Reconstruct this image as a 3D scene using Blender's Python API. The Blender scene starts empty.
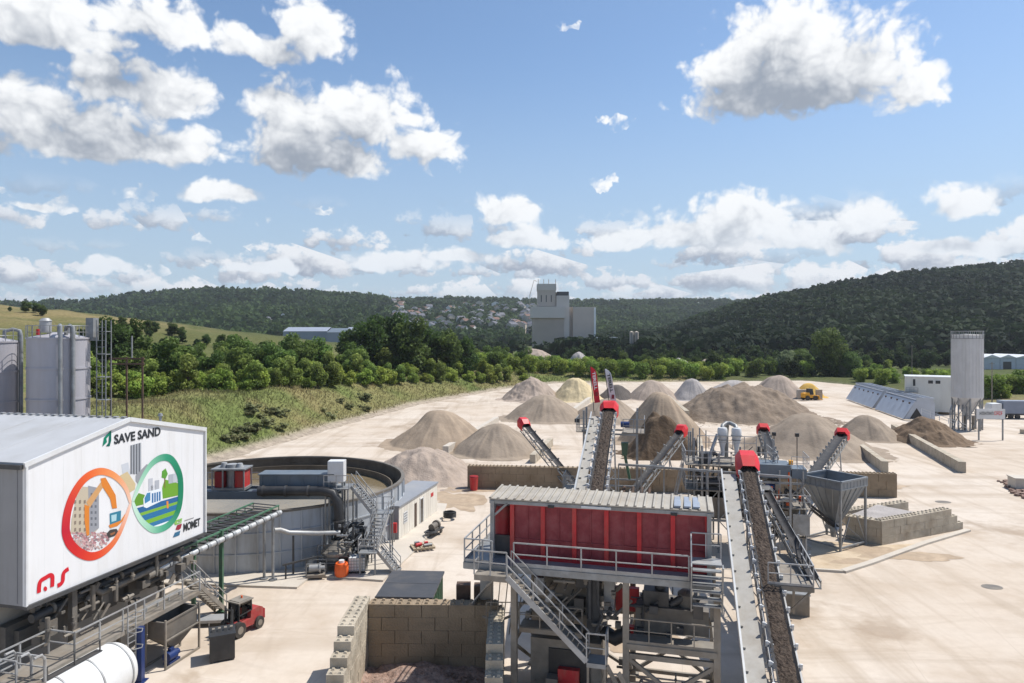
import bpy, math, random
import numpy as np
from mathutils import Vector, Matrix

R = math.radians
S = bpy.context.scene
COL = S.collection
rnd = random.Random(11)
NP = np.random.RandomState(5)

# ------------------------------------------------------------------ survey helpers
FOC, CX, HY, CAMH = 683.0, 512.0, 335.0, 17.5      # focal length (px), centre column, horizon row, eye height


def at(x, y, Y):
    """point seen at column x, row y at a surveyed distance Y"""
    return Vector(((x - CX) / FOC * Y, Y, CAMH - (y - HY) / FOC * Y))


def gnd(x, y):
    Y = CAMH * FOC / (y - HY)
    return Vector(((x - CX) / FOC * Y, Y, 0))


# ------------------------------------------------------------------ materials
def mat(name, col, rough=.65, metal=0.0, var=.14, scale=2.0, dirt=None, damt=.5, dscale=.6, bump=0.0, bscale=14, spec=.4, zs=1.0):
    m = bpy.data.materials.new(name)
    m.use_nodes = True
    nt = m.node_tree
    N, L = nt.nodes, nt.links
    b = N['Principled BSDF']
    b.inputs['Roughness'].default_value = rough
    b.inputs['Metallic'].default_value = metal
    b.inputs['Specular IOR Level'].default_value = spec
    tc = N.new('ShaderNodeTexCoord')
    n1 = N.new('ShaderNodeTexNoise')
    n1.inputs['Scale'].default_value = scale
    n1.inputs['Detail'].default_value = 6
    n1.inputs['Roughness'].default_value = .62
    L.new(tc.outputs['Object'], n1.inputs['Vector'])
    mr = N.new('ShaderNodeMapRange')
    mr.inputs['From Min'].default_value = .3
    mr.inputs['From Max'].default_value = .7
    mr.inputs['To Min'].default_value = 1 - var
    mr.inputs['To Max'].default_value = 1 + var
    L.new(n1.outputs['Fac'], mr.inputs['Value'])
    mul = N.new('ShaderNodeVectorMath')
    mul.operation = 'SCALE'
    mul.inputs[0].default_value = col
    L.new(mr.outputs[0], mul.inputs['Scale'])
    out = mul.outputs[0]
    if dirt:
        n2 = N.new('ShaderNodeTexNoise')
        n2.inputs['Scale'].default_value = dscale
        n2.inputs['Detail'].default_value = 8
        n2.inputs['Roughness'].default_value = .68
        mp = N.new('ShaderNodeMapping')
        mp.inputs['Scale'].default_value = (1, 1, zs)
        L.new(tc.outputs['Object'], mp.inputs['Vector'])
        L.new(mp.outputs[0], n2.inputs['Vector'])
        m2 = N.new('ShaderNodeMapRange')
        m2.inputs['From Min'].default_value = .47
        m2.inputs['From Max'].default_value = .72
        m2.inputs['To Max'].default_value = damt
        L.new(n2.outputs['Fac'], m2.inputs['Value'])
        mx = N.new('ShaderNodeMix')
        mx.data_type = 'RGBA'
        L.new(m2.outputs[0], mx.inputs['Factor'])
        L.new(out, mx.inputs['A'])
        mx.inputs['B'].default_value = (*dirt, 1)
        out = mx.outputs['Result']
    L.new(out, b.inputs['Base Color'])
    if bump:
        n3 = N.new('ShaderNodeTexNoise')
        n3.inputs['Scale'].default_value = bscale
        n3.inputs['Detail'].default_value = 5
        L.new(tc.outputs['Object'], n3.inputs['Vector'])
        bp = N.new('ShaderNodeBump')
        bp.inputs['Strength'].default_value = bump
        bp.inputs['Distance'].default_value = .1
        L.new(n3.outputs['Fac'], bp.inputs['Height'])
        L.new(bp.outputs[0], b.inputs['Normal'])
    return m


M = {}
M['galv'] = mat('galvanised_steel', (.27, .28, .285), .5, .3, .22, 1.5, (.17, .15, .125), .6, .8)
M['galv_pale'] = mat('pale_galvanised_steel', (.37, .375, .375), .5, .25, .2, 1.5, (.24, .21, .175), .65, .8)
M['galv_dusty'] = mat('dusty_galvanised_steel', (.25, .225, .19), .7, .15, .25, 1.2, (.23, .175, .12), .75, .7)
M['steel_dark'] = mat('dark_steel', (.07, .072, .075), .55, .3, .25, 1.5, (.14, .12, .1), .5, .9)
M['steel_mud'] = mat('muddy_steel', (.16, .145, .125), .7, .1, .25, 1.2, (.24, .19, .14), .6, .8)
M['white_paint'] = mat('white_paint', (.66, .67, .67), .42, 0, .06, .7, (.45, .42, .37), .4, .5)
M['white_panel'] = mat('white_cladding', (.76, .76, .76), .42, 0, .03, .3, (.58, .56, .52), .4, 1.6, zs=.12)
M['roof_grey'] = mat('pale_grey_roof_sheet', (.44, .445, .45), .6, .0, .06, .6, (.33, .32, .3), .5, .5)
M['grey_panel'] = mat('grey_cladding', (.28, .285, .295), .55, .1, .06, .6, (.2, .19, .18), .5, 1.2, zs=.15)
M['beige_wall'] = mat('beige_render', (.5, .46, .4), .85, 0, .08, .8, (.3, .26, .21), .45, .5)
M['red'] = mat('red_paint', (.5, .022, .028), .5, 0, .16, 1.2, (.3, .14, .1), .55, 1.6, zs=.3)
M['red_hood'] = mat('bright_red_hood_paint', (.62, .016, .022), .42, 0, .1, 1.2, (.36, .12, .08), .3, 1.6)
M['red_worn'] = mat('worn_red_paint', (.36, .045, .042), .6, 0, .2, 1.5, (.27, .17, .13), .6, 2)
M['red_mesh'] = mat('dark_red_screen_sheet', (.24, .03, .04), .55, 0, .3, 1.6, (.22, .11, .1), .45, 1.6)
M['red_dark'] = mat('deep_red_paint', (.3, .02, .025), .55, 0, .2, 1.2, (.16, .1, .08), .5, .8)
M['rubber'] = mat('black_rubber', (.022, .022, .024), .75, 0, .3, 2, (.12, .1, .085), .4, 1.2)
M['black'] = mat('black_plastic', (.03, .031, .033), .45, 0, .2, 1.5, (.12, .11, .1), .3, .7)
M['blue'] = mat('blue_paint', (.014, .034, .13), .4, 0, .15, 1.5, (.12, .11, .1), .3, 1)
M['teal_steel'] = mat('blue_grey_coated_steel', (.3, .41, .5), .5, .1, .1, .5, (.35, .36, .36), .5, .4)
M['slate_steel'] = mat('slate_blue_steel', (.13, .165, .2), .5, .15, .14, .8, (.22, .22, .21), .4, .6)
M['tank_steel'] = mat('grey_tank_plates', (.42, .45, .48), .55, .1, .12, .35, (.2, .18, .15), .65, .9, zs=.15)
M['tank_mud'] = mat('muddy_tank_wall', (.14, .115, .085), .8, 0, .25, .6, (.06, .05, .04), .6, .5)
M['green'] = mat('green_paint', (.07, .17, .1), .5, 0, .15, 1.2, (.2, .2, .17), .35, .8)
M['green_dark'] = mat('dark_green_paint', (.055, .13, .075), .55, 0, .15, 1, (.14, .13, .1), .45, .7)
M['lid_grey'] = mat('dark_grey_lid', (.06, .062, .068), .6, .05, .12, .9, (.16, .14, .12), .5, .7)
M['orange'] = mat('orange_plastic', (.75, .12, .02), .45, 0, .1, 2, (.4, .2, .1), .25, 1)
M['yellow'] = mat('yellow_paint', (.7, .33, .02), .5, 0, .12, 2)
M['cabin'] = mat('cream_cabin_panel', (.70, .66, .58), .6, 0, .05, .7, (.46, .41, .34), .45, 1.2, zs=.2)
M['cabin_roof'] = mat('grey_cabin_roof', (.25, .265, .29), .6, 0, .08, .5, (.36, .34, .31), .4, .3)
M['glass'] = mat('dark_glass', (.02, .024, .028), .12, 0, .1, 1, spec=.6)
M['block'] = mat('concrete_block', (.44, .385, .30), .9, 0, .2, .9, (.25, .185, .12), .65, .5, .5, 9)
M['block_brown'] = mat('stained_shade_darkened_block', (.28, .215, .145), .9, 0, .28, .9, (.12, .08, .045), .8, .45, .5, 9)  # brown wet stain; colour and dirt also darkened to put the wall's shade in
M['concrete'] = mat('pale_concrete', (.52, .47, .4), .9, 0, .1, .8, (.4, .34, .27), .4, .4, .2, 10)
M['silo'] = mat('lilac_grey_silo_sheet', (.42, .41, .44), .5, .15, .05, .4, (.32, .3, .29), .45, .9, zs=.1)
M['silo_pale'] = mat('pale_silo_sheet', (.56, .56, .56), .55, .1, .08, .5, (.42, .41, .38), .45, .9, zs=.12)
M['mix_panel'] = mat('pale_grey_mixer_cladding', (.62, .62, .58), .6, 0, .04, .5, (.46, .45, .4), .4, .9, zs=.15)
M['bin_blue'] = mat('blue_grey_bin_sheet', (.46, .5, .56), .55, .05, .08, .5, (.36, .36, .36), .45, .4)
M['hopper'] = mat('grey_hopper_steel', (.24, .26, .28), .5, .25, .1, .8, (.2, .19, .17), .5, .6)
M['load'] = mat('wet_brown_aggregate', (.06, .042, .03), .9, 0, .55, 5, (.125, .092, .066), .7, 3, 1.0, 9)
M['gravel_red'] = mat('crushed_brick_rubble', (.27, .18, .14), .95, 0, .5, 4, (.4, .33, .28), .7, 2.5, 1.0, 7)
M['rust'] = mat('rusty_brown_steel', (.09, .06, .045), .8, .1, .3, 2, (.18, .09, .05), .5, 1)
M['tyre'] = mat('tyre_rubber', (.04, .037, .034), .85, 0, .2, 3, (.2, .17, .13), .5, 2)
M['white_bright'] = mat('clean_white_sheet', (.82, .82, .8), .5, 0, .02)
M['truck_blue'] = mat('blue_grey_tarpaulin', (.22, .25, .31), .6, 0, .08, 1)


def colmat(name, rough=.5, hue=False, trans=0.0):
    """print or foliage: the colour of the thing itself comes from its colour attribute"""
    m = bpy.data.materials.new(name)
    m.use_nodes = True
    N, L = m.node_tree.nodes, m.node_tree.links
    b = N['Principled BSDF']
    b.inputs['Roughness'].default_value = rough
    a = N.new('ShaderNodeVertexColor')
    a.layer_name = 'Col'
    out = a.outputs['Color']
    if hue:
        oi = N.new('ShaderNodeObjectInfo')
        hs = N.new('ShaderNodeHueSaturation')
        m1 = N.new('ShaderNodeMapRange')
        m1.inputs['To Min'].default_value = .478
        m1.inputs['To Max'].default_value = .515
        L.new(oi.outputs['Random'], m1.inputs['Value'])
        m2 = N.new('ShaderNodeMath')
        m2.operation = 'FRACT'
        m3 = N.new('ShaderNodeMath')
        m3.operation = 'MULTIPLY'
        m3.inputs[1].default_value = 7.31
        L.new(oi.outputs['Random'], m3.inputs[0])
        L.new(m3.outputs[0], m2.inputs[0])
        m4 = N.new('ShaderNodeMapRange')
        m4.inputs['To Min'].default_value = 1.0
        m4.inputs['To Max'].default_value = 1.7
        L.new(m2.outputs[0], m4.inputs['Value'])
        L.new(m1.outputs[0], hs.inputs['Hue'])
        L.new(m4.outputs[0], hs.inputs['Value'])
        L.new(out, hs.inputs['Color'])
        out = hs.outputs[0]
    L.new(out, b.inputs['Base Color'])
    if trans:
        b.inputs['Specular IOR Level'].default_value = .2
        tr = N.new('ShaderNodeBsdfTranslucent')
        mx = N.new('ShaderNodeMixShader')
        mx.inputs[0].default_value = trans
        L.new(out, tr.inputs[0])
        L.new(b.outputs[0], mx.inputs[1])
        L.new(tr.outputs[0], mx.inputs[2])
        L.new(mx.outputs[0], N['Material Output'].inputs['Surface'])
    return m


M['print'] = colmat('printed_sheet', .4)
M['leaf'] = colmat('leaves', .6, True, .42)
M['wood_far'] = colmat('far_canopy', .85, False, .3)
M['grass_blades'] = colmat('dry_grass_blades', .8, False, .6)
M['bark'] = mat('bark', (.09, .065, .045), .9, 0, .25, 3)


# ------------------------------------------------------------------ mesh builder
class MB:
    def __init__(self):
        self.v, self.f, self.c = [], [], []

    def add(self, vs, fs, col=None):
        o = len(self.v)
        self.v.extend([tuple(p) for p in vs])
        for q in fs:
            self.f.append([i + o for i in q])
            self.c.append(col or (.5, .5, .5))
        return self

    def box(self, x0, y0, z0, x1, y1, z1, col=None):
        x0, x1 = min(x0, x1), max(x0, x1)
        y0, y1 = min(y0, y1), max(y0, y1)
        z0, z1 = min(z0, z1), max(z0, z1)
        return self.add([(x0, y0, z0), (x1, y0, z0), (x1, y1, z0), (x0, y1, z0), (x0, y0, z1), (x1, y0, z1), (x1, y1, z1), (x0, y1, z1)],
                        [(0, 3, 2, 1), (4, 5, 6, 7), (0, 1, 5, 4), (1, 2, 6, 5), (2, 3, 7, 6), (3, 0, 4, 7)], col)

    def cbox(self, c, s, rz=0, col=None):
        m = MB().box(-s[0] / 2, -s[1] / 2, -s[2] / 2, s[0] / 2, s[1] / 2, s[2] / 2)
        ca, sa = math.cos(rz), math.sin(rz)
        return self.add([(c[0] + x * ca - y * sa, c[1] + x * sa + y * ca, c[2] + z) for x, y, z in m.v], m.f, col)

    def bar(self, p, q, w, h=None, col=None):
        p, q = Vector(p), Vector(q)
        h = h or w
        d = (q - p)
        if d.length < 1e-6:
            return self
        d.normalize()
        up = Vector((0, 0, 1)) if abs(d.z) < .95 else Vector((0, 1, 0))
        a = d.cross(up).normalized() * (w / 2)
        b = a.cross(d).normalized() * (h / 2)
        vs = [p - a - b, p + a - b, p + a + b, p - a + b, q - a - b, q + a - b, q + a + b, q - a + b]
        return self.add(vs, [(0, 1, 2, 3), (7, 6, 5, 4), (0, 4, 5, 1), (1, 5, 6, 2), (2, 6, 7, 3), (3, 7, 4, 0)], col)

    def tube(self, p, q, r, r2=None, n=10, caps=True, col=None):
        p, q = Vector(p), Vector(q)
        r2 = r if r2 is None else r2
        d = (q - p).normalized()
        up = Vector((0, 0, 1)) if abs(d.z) < .95 else Vector((0, 1, 0))
        a = d.cross(up).normalized()
        b = a.cross(d).normalized()
        vs = []
        for k in range(n):
            t = 2 * math.pi * k / n
            o = a * math.cos(t) + b * math.sin(t)
            vs += [p + o * r, q + o * r2]
        fs = [(2 * k, 2 * k + 1, (2 * k + 3) % (2 * n), (2 * k + 2) % (2 * n)) for k in range(n)]
        if caps:
            fs.append([2 * k for k in range(n)])
            fs.append([2 * k + 1 for k in range(n)][::-1])
        return self.add(vs, fs, col)

    def path(self, pts, r, n=10, col=None):
        pts = [Vector(p) for p in pts]
        rings = []
        prev = None
        for i, p in enumerate(pts):
            if i == 0:
                d = pts[1] - p
            elif i == len(pts) - 1:
                d = p - pts[i - 1]
            else:
                d = (pts[i + 1] - p).normalized() + (p - pts[i - 1]).normalized()
            d.normalize()
            if prev is None:
                up = Vector((0, 0, 1)) if abs(d.z) < .95 else Vector((0, 1, 0))
                a = d.cross(up).normalized()
            else:
                a = (prev - d * prev.dot(d)).normalized()
            prev = a
            b = d.cross(a).normalized()
            rings.append([p + (a * math.cos(2 * math.pi * k / n) + b * math.sin(2 * math.pi * k / n)) * r for k in range(n)])
        vs = [v for g in rings for v in g]
        fs = []
        for i in range(len(rings) - 1):
            for k in range(n):
                fs.append((i * n + k, i * n + (k + 1) % n, (i + 1) * n + (k + 1) % n, (i + 1) * n + k))
        fs.append(list(range(n))[::-1])
        fs.append([(len(rings) - 1) * n + k for k in range(n)])
        return self.add(vs, fs, col)

    def lathe(self, prof, c=(0, 0, 0), n=32, a0=0, a1=2 * math.pi, col=None):
        full = abs(a1 - a0 - 2 * math.pi) < 1e-6
        m = n if full else n + 1
        vs = []
        for r, z in prof:
            for k in range(m):
                t = a0 + (a1 - a0) * k / n
                vs.append((c[0] + r * math.cos(t), c[1] + r * math.sin(t), c[2] + z))
        fs = []
        for i in range(len(prof) - 1):
            for k in range(n):
                k2 = (k + 1) % m
                fs.append((i * m + k, i * m + k2, (i + 1) * m + k2, (i + 1) * m + k))
        return self.add(vs, fs, col)

    def prism(self, poly, y0, y1, col=None):
        """poly in x,z extruded along y"""
        n = len(poly)
        vs = [(x, y0, z) for x, z in poly] + [(x, y1, z) for x, z in poly]
        fs = [list(range(n)), list(range(n, 2 * n))[::-1]] + [(k, k + n, (k + 1) % n + n, (k + 1) % n) for k in range(n)]
        return self.add(vs, fs, col)

    def slab(self, poly, z0, z1, col=None):
        """poly in x,y extruded along z"""
        n = len(poly)
        vs = [(p[0], p[1], z0) for p in poly] + [(p[0], p[1], z1) for p in poly]
        fs = [list(range(n))[::-1], list(range(n, 2 * n))] + [(k, (k + 1) % n, (k + 1) % n + n, k + n) for k in range(n)]
        return self.add(vs, fs, col)

    def rail(self, pts, h=1.1, step=1.5, w=.055, mid=True, kick=.0, ends=True):
        pts = [Vector(p) for p in pts]
        U = Vector((0, 0, 1))
        for i in range(len(pts) - 1):
            p, q = pts[i], pts[i + 1]
            n = max(1, int(round((q - p).length / step)))
            self.bar(p + U * h, q + U * h, w, w)
            if mid:
                self.bar(p + U * h * .52, q + U * h * .52, w * .75, w * .75)
            if kick:
                self.bar(p + U * kick / 2, q + U * kick / 2, .02, kick)
            for k in range(n + 1):
                if k == 0 and i > 0:
                    continue
                s = p + (q - p) * k / n
                self.bar(s, s + U * h, w, w)
        return self

    def mesh(self, name, m, smooth=40):
        me = bpy.data.meshes.new(name)
        me.from_pydata(self.v, [], self.f)
        me.materials.append(m)
        if m in (M['print'], M['leaf'], M['wood_far'], M['grass_blades']):
            ca = me.color_attributes.new('Col', 'FLOAT_COLOR', 'CORNER')
            arr = np.ones((len(me.loops), 4), np.float32)
            i = 0
            for q, c in zip(self.f, self.c):
                arr[i:i + len(q), :3] = c
                i += len(q)
            ca.data.foreach_set('color', arr.ravel())
        if smooth:
            me.polygons.foreach_set('use_smooth', [True] * len(me.polygons))
            me.set_sharp_from_angle(angle=R(smooth))
        me.update()
        return me


class T:
    """a thing: an Empty at its base that parents its parts; parts are given in the thing's own frame unless world=True"""

    def __init__(self, name, label, cat, loc=(0, 0, 0), rz=0.0, group=None):
        e = bpy.data.objects.new(name, None)
        e.empty_display_size = .3
        COL.objects.link(e)
        e.location = loc
        e.rotation_euler = (0, 0, rz)
        e['label'], e['category'] = label, cat
        if group:
            e['group'] = group
        self.e = e
        self.mat = Matrix.Translation(Vector(loc)) @ Matrix.Rotation(rz, 4, 'Z')
        self.inv = self.mat.inverted()

    def part(self, name, mb, m, under=None, world=False, label=None, smooth=40):
        if world:
            mb.v = [tuple(self.inv @ Vector(p)) for p in mb.v]
        o = bpy.data.objects.new(name, mb.mesh(name, m, smooth) if isinstance(mb, MB) else mb)
        COL.objects.link(o)
        o.parent = under or self.e
        if label:
            o['label'] = label
        return o

    def clone(self, o, loc):
        c = o.copy()
        COL.objects.link(c)
        c.location = loc
        return c

    def dup(self, loc, rz=0.0, scale=None, label=None):
        def cp(o, par):
            c = o.copy()
            COL.objects.link(c)
            c.parent = par
            for ch in o.children:
                cp(ch, c)
            return c
        r = cp(self.e, None)
        r.location, r.rotation_euler = loc, (0, 0, rz)
        if scale:
            r.scale = scale if hasattr(scale, '__len__') else (scale,) * 3
        if label:
            r['label'] = label
        return r


def solo(name, label, cat, mb, m, loc=(0, 0, 0), rz=0.0, group=None, kind=None, smooth=40):
    o = bpy.data.objects.new(name, mb.mesh(name, m, smooth) if isinstance(mb, MB) else mb)
    COL.objects.link(o)
    o.location, o.rotation_euler = loc, (0, 0, rz)
    if label:
        o['label'] = label
    if cat:
        o['category'] = cat
    if group:
        o['group'] = group
    if kind:
        o['kind'] = kind
    return o


def text_mb(s, size, bold=0.0, spacing=1.0):
    """letters as a flat mesh in x,y (baseline at y = 0)"""
    cu = bpy.data.curves.new('lettering', 'FONT')
    cu.body = s
    cu.size = size
    cu.offset = bold
    cu.space_character = spacing
    cu.resolution_u = 3
    o = bpy.data.objects.new('lettering', cu)
    COL.objects.link(o)
    dg = bpy.context.evaluated_depsgraph_get()
    me = bpy.data.meshes.new_from_object(o.evaluated_get(dg))
    mb = MB()
    mb.add([tuple(v.co) for v in me.vertices], [list(p.vertices) for p in me.polygons])
    bpy.data.objects.remove(o)
    bpy.data.curves.remove(cu)
    bpy.data.meshes.remove(me)
    return mb


def clutter(t, name, box, n, seed, m, tubes=.5, size=(.15, .6)):
    """pumps, valves, cable boxes and short pipes packed into one machine bay, every piece a part of the machine"""
    q = random.Random(seed)
    x0, y0, z0, x1, y1, z1 = box
    for _ in range(n):
        mb = MB()
        c = Vector((q.uniform(x0, x1), q.uniform(y0, y1), q.uniform(z0, z1)))
        s = q.uniform(*size)
        if q.random() < tubes:
            d = q.choice([Vector((1, 0, 0)), Vector((0, 1, 0)), Vector((0, 0, 1)), Vector((.7, 0, .7))])
            l_ = q.uniform(.4, 1.3)
            mb.tube(c - d * l_ / 2, c + d * l_ / 2, s * .22, n=8)
            if q.random() < .5:
                mb.tube(c - d * .05, c + d * .05, s * .36, n=8)
            t.part('pipe_fitting', mb, m)
        else:
            mb.cbox(c, (s, s * q.uniform(.5, 1.2), s * q.uniform(.5, 1.4)), 0)
            t.part('equipment_box', mb, m)


def stairs(st, tr, hr, p, q, wv, n, sw=.05, sh=.25, rails=(0, 1)):
    """straight flight from top p to bottom q; wv = width vector. stringers, treads and handrails go to three builders"""
    p, q, wv = Vector(p), Vector(q), Vector(wv)
    st.bar(p, q, sw, sh)
    st.bar(p + wv, q + wv, sw, sh)
    run = Vector((q.x - p.x, q.y - p.y, 0))
    rd = run.normalized() * .26
    for k in range(1, n + 1):
        c = p + (q - p) * k / (n + 1)
        tr.add([c, c + wv, c + wv + rd, c + rd, c + Vector((0, 0, -.04)), c + wv + Vector((0, 0, -.04)), c + wv + rd + Vector((0, 0, -.04)), c + rd + Vector((0, 0, -.04))],
               [(0, 1, 2, 3), (7, 6, 5, 4), (0, 4, 5, 1), (1, 5, 6, 2), (2, 6, 7, 3), (3, 7, 4, 0)])
    for k in rails:
        o = wv * k
        for hh in (1.0, .55):
            hr.bar(p + o + Vector((0, 0, hh)), q + o + Vector((0, 0, hh)), .05)
        m = max(2, int((q - p).length / 1.3))
        for j in range(m + 1):
            c = p + o + (q - p) * j / m
            hr.bar(c, c + Vector((0, 0, 1.0)), .045)

# ------------------------------------------------------------------ camera, sun, sky
cd = bpy.data.cameras.new('camera')
cam = bpy.data.objects.new('camera', cd)
COL.objects.link(cam)
cam.location = (0, 0, CAMH)
cam.rotation_euler = (R(90), 0, 0)
cd.sensor_width = 36
cd.lens = 36 * FOC / 1024
cd.shift_y = -(341.5 - HY) / 1024
cd.clip_end = 20000
S.camera = cam
S.view_settings.view_transform = 'Standard'
S.view_settings.look = 'None'
S.view_settings.exposure = 0.2
S.view_settings.gamma = 1
S.cycles.use_denoising = True
S.cycles.max_bounces = 6
S.cycles.diffuse_bounces = 4
S.cycles.glossy_bounces = 3
S.cycles.volume_bounces = 0
S.cycles.sample_clamp_indirect = 6
S.cycles.caustics_reflective = False
S.cycles.caustics_refractive = False

SUN_AZ, SUN_EL = R(68), R(59)
sd = bpy.data.lights.new('sun', 'SUN')
sd.energy = 4.7
sd.angle = R(.53)
sd.color = (1, .955, .89)
so = bpy.data.objects.new('sun', sd)
COL.objects.link(so)
sv = Vector((math.cos(SUN_EL) * math.sin(SUN_AZ), math.cos(SUN_EL) * math.cos(SUN_AZ), math.sin(SUN_EL)))
so.rotation_euler = sv.to_track_quat('Z', 'Y').to_euler()
so.location = sv * 300

W = bpy.data.worlds.new('World')
S.world = W
W.use_nodes = True
wt = W.node_tree
WN, WL = wt.nodes, wt.links
bg = WN['Background']
bg.inputs['Strength'].default_value = .135
W.cycles.sampling_method = 'MANUAL'
W.cycles.sample_map_resolution = 256


def node(tr, typ, op=None, *ins, clamp=False):
    n = tr.nodes.new(typ)
    if op:
        n.operation = op
    if clamp:
        n.use_clamp = True
    for i, v in enumerate(ins):
        if v is None:
            continue
        if hasattr(v, 'is_output'):
            tr.links.new(v, n.inputs[i])
        else:
            n.inputs[i].default_value = v
    return n


def mth(tr, op, *ins, clamp=False):
    return node(tr, 'ShaderNodeMath', op, *ins, clamp=clamp).outputs[0]


def vec(tr, op, *ins):
    return node(tr, 'ShaderNodeVectorMath', op, *ins)


# cumulus of the day: centre column, row, half width, half height as seen from the yard, turned into azimuth and elevation
CLOUDS = [
    (785, 50, 72, 52), (845, 72, 85, 48), (738, 82, 46, 40), (912, 92, 44, 30), (800, 95, 110, 30),
    (300, 130, 55, 42), (362, 122, 62, 40), (425, 152, 42, 30), (320, 160, 70, 26),
    (35, 128, 66, 42), (105, 142, 75, 36), (180, 150, 50, 22), (-40, 140, 60, 40),
    (112, 84, 58, 30), (168, 96, 44, 32),
    (40, 12, 80, 36), (155, 24, 66, 30), (60, 36, 80, 16),
    (312, 38, 38, 33), (255, 50, 56, 20),
    (742, 220, 62, 30), (690, 234, 70, 24), (505, 212, 34, 18), (862, 220, 36, 20), (962, 204, 42, 18), (805, 242, 60, 18),
    (620, 244, 30, 14), (530, 240, 40, 14), (395, 266, 52, 14), (965, 248, 60, 10), (1070, 225, 60, 24), (462, 258, 34, 10),
    (140, 194, 27, 11), (222, 196, 44, 13), (320, 211, 15, 8), (62, 207, 24, 11), (601, 184, 18, 8), (618, 124, 15, 9),
    (105, 268, 34, 9), (262, 268, 40, 8), (568, 25, 12, 6), (200, 240, 11, 6), (1000, 250, 40, 12), (40, 208, 30, 6), (155, 272, 20, 6), (-10, 188, 26, 10),
]
BIG = [c for c in CLOUDS if c[2] >= 30]
SMALL = [c for c in CLOUDS if c[2] < 30]


def cloud_group(name, full):
    """density of the cumulus: lobes round the listed centres, roughened by noise; the plain version only serves the self-shading"""
    g = bpy.data.node_groups.new(name, 'ShaderNodeTree')
    g.interface.new_socket('P', in_out='INPUT', socket_type='NodeSocketVector')
    g.interface.new_socket('D', in_out='OUTPUT', socket_type='NodeSocketFloat')
    g.interface.new_socket('N', in_out='OUTPUT', socket_type='NodeSocketFloat')
    gi, go = g.nodes.new('NodeGroupInput'), g.nodes.new('NodeGroupOutput')
    P0 = gi.outputs[0]

    def warp(P, scale, amt, det):
        n = node(g, 'ShaderNodeTexNoise', None)
        n.noise_dimensions = '2D'
        n.inputs['Scale'].default_value = scale
        n.inputs['Detail'].default_value = det
        g.links.new(P, n.inputs['Vector'])
        return vec(g, 'ADD', P, vec(g, 'MULTIPLY_ADD', n.outputs['Color'], (amt, amt * .6, 0), (-amt / 2, -amt * .3, 0)).outputs[0]).outputs[0]

    def lobes(P, lst, best=None):
        for (x, y, rx, ry) in lst:
            t = (x - CX) / FOC
            az = math.atan(t)
            el = math.atan((HY - y) / FOC / math.sqrt(1 + t * t))
            kx = FOC * (1 + t * t) / rx
            ky = FOC * math.sqrt(1 + t * t) / ry
            q = vec(g, 'MULTIPLY_ADD', P, (kx, ky, 0), (-az * kx, -el * ky, 0)).outputs[0]
            q2 = vec(g, 'MULTIPLY', q, (1, -1.7, 1)).outputs[0]
            d = vec(g, 'LENGTH', vec(g, 'MAXIMUM', q, q2).outputs[0]).outputs['Value']
            best = d if best is None else mth(g, 'SMOOTH_MIN', best, d, .35)
        return best
    P1 = warp(P0, 13, .05, 2)
    if not full:
        g.links.new(mth(g, 'SUBTRACT', 1.12, lobes(P1, BIG), clamp=True), go.inputs[0])
        return g
    best = lobes(P1, BIG)
    best = mth(g, 'MINIMUM', best, mth(g, 'MAXIMUM', .98, lobes(warp(P0, 45, .05, 4), [(x, y, rx * .8, ry * .8) for x, y, rx, ry in SMALL])))
    n2 = node(g, 'ShaderNodeTexNoise', None)
    n2.noise_dimensions = '2D'
    n2.inputs['Scale'].default_value = 34
    n2.inputs['Detail'].default_value = 5
    n2.inputs['Roughness'].default_value = .55
    n2.inputs['Distortion'].default_value = .25
    g.links.new(P0, n2.inputs['Vector'])
    P2 = vec(g, 'MULTIPLY', P1, (1, 1.25, 1)).outputs[0]
    fs_ = None
    for sc_, am in ((20, .50), (46, .40), (110, .22)):
        vo = g.nodes.new('ShaderNodeTexVoronoi')
        vo.voronoi_dimensions = '2D'
        vo.feature = 'SMOOTH_F1'
        vo.inputs['Smoothness'].default_value = .5
        vo.inputs['Scale'].default_value = sc_
        g.links.new(P2, vo.inputs['Vector'])
        v_ = mth(g, 'MULTIPLY', mth(g, 'POWER', vo.outputs['Distance'], 1.6), -am)
        fs_ = v_ if fs_ is None else mth(g, 'ADD', fs_, v_)
    rough = mth(g, 'ADD', mth(g, 'MULTIPLY_ADD', n2.outputs['Fac'], 1.0, -.5), mth(g, 'ADD', fs_, .28))
    g.links.new(mth(g, 'ADD', mth(g, 'SUBTRACT', 1.10, best), rough), go.inputs[0])
    g.links.new(rough, go.inputs[1])
    return g


CG_FULL, CG_LOW = cloud_group('cumulus_density', True), cloud_group('cumulus_body', False)

sky = WN.new('ShaderNodeTexSky')
sky.sky_type = 'NISHITA'
sky.sun_disc = False
sky.sun_elevation = SUN_EL
sky.sun_rotation = SUN_AZ
sky.altitude = 100
sky.air_density = 1.0
sky.dust_density = .6
sky.ozone_density = 1.6
tcw = WN.new('ShaderNodeTexCoord')
nrm = vec(wt, 'NORMALIZE', tcw.outputs['Generated']).outputs[0]
sx = node(wt, 'ShaderNodeSeparateXYZ', None, nrm)
az = mth(wt, 'ARCTAN2', sx.outputs[0], sx.outputs[1])
el = mth(wt, 'ARCSINE', sx.outputs[2])
pc = node(wt, 'ShaderNodeCombineXYZ', None, az, el, 0.0).outputs[0]


def dens(p, grp):
    g = WN.new('ShaderNodeGroup')
    g.node_tree = grp
    WL.new(p, g.inputs[0])
    return g.outputs


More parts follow.
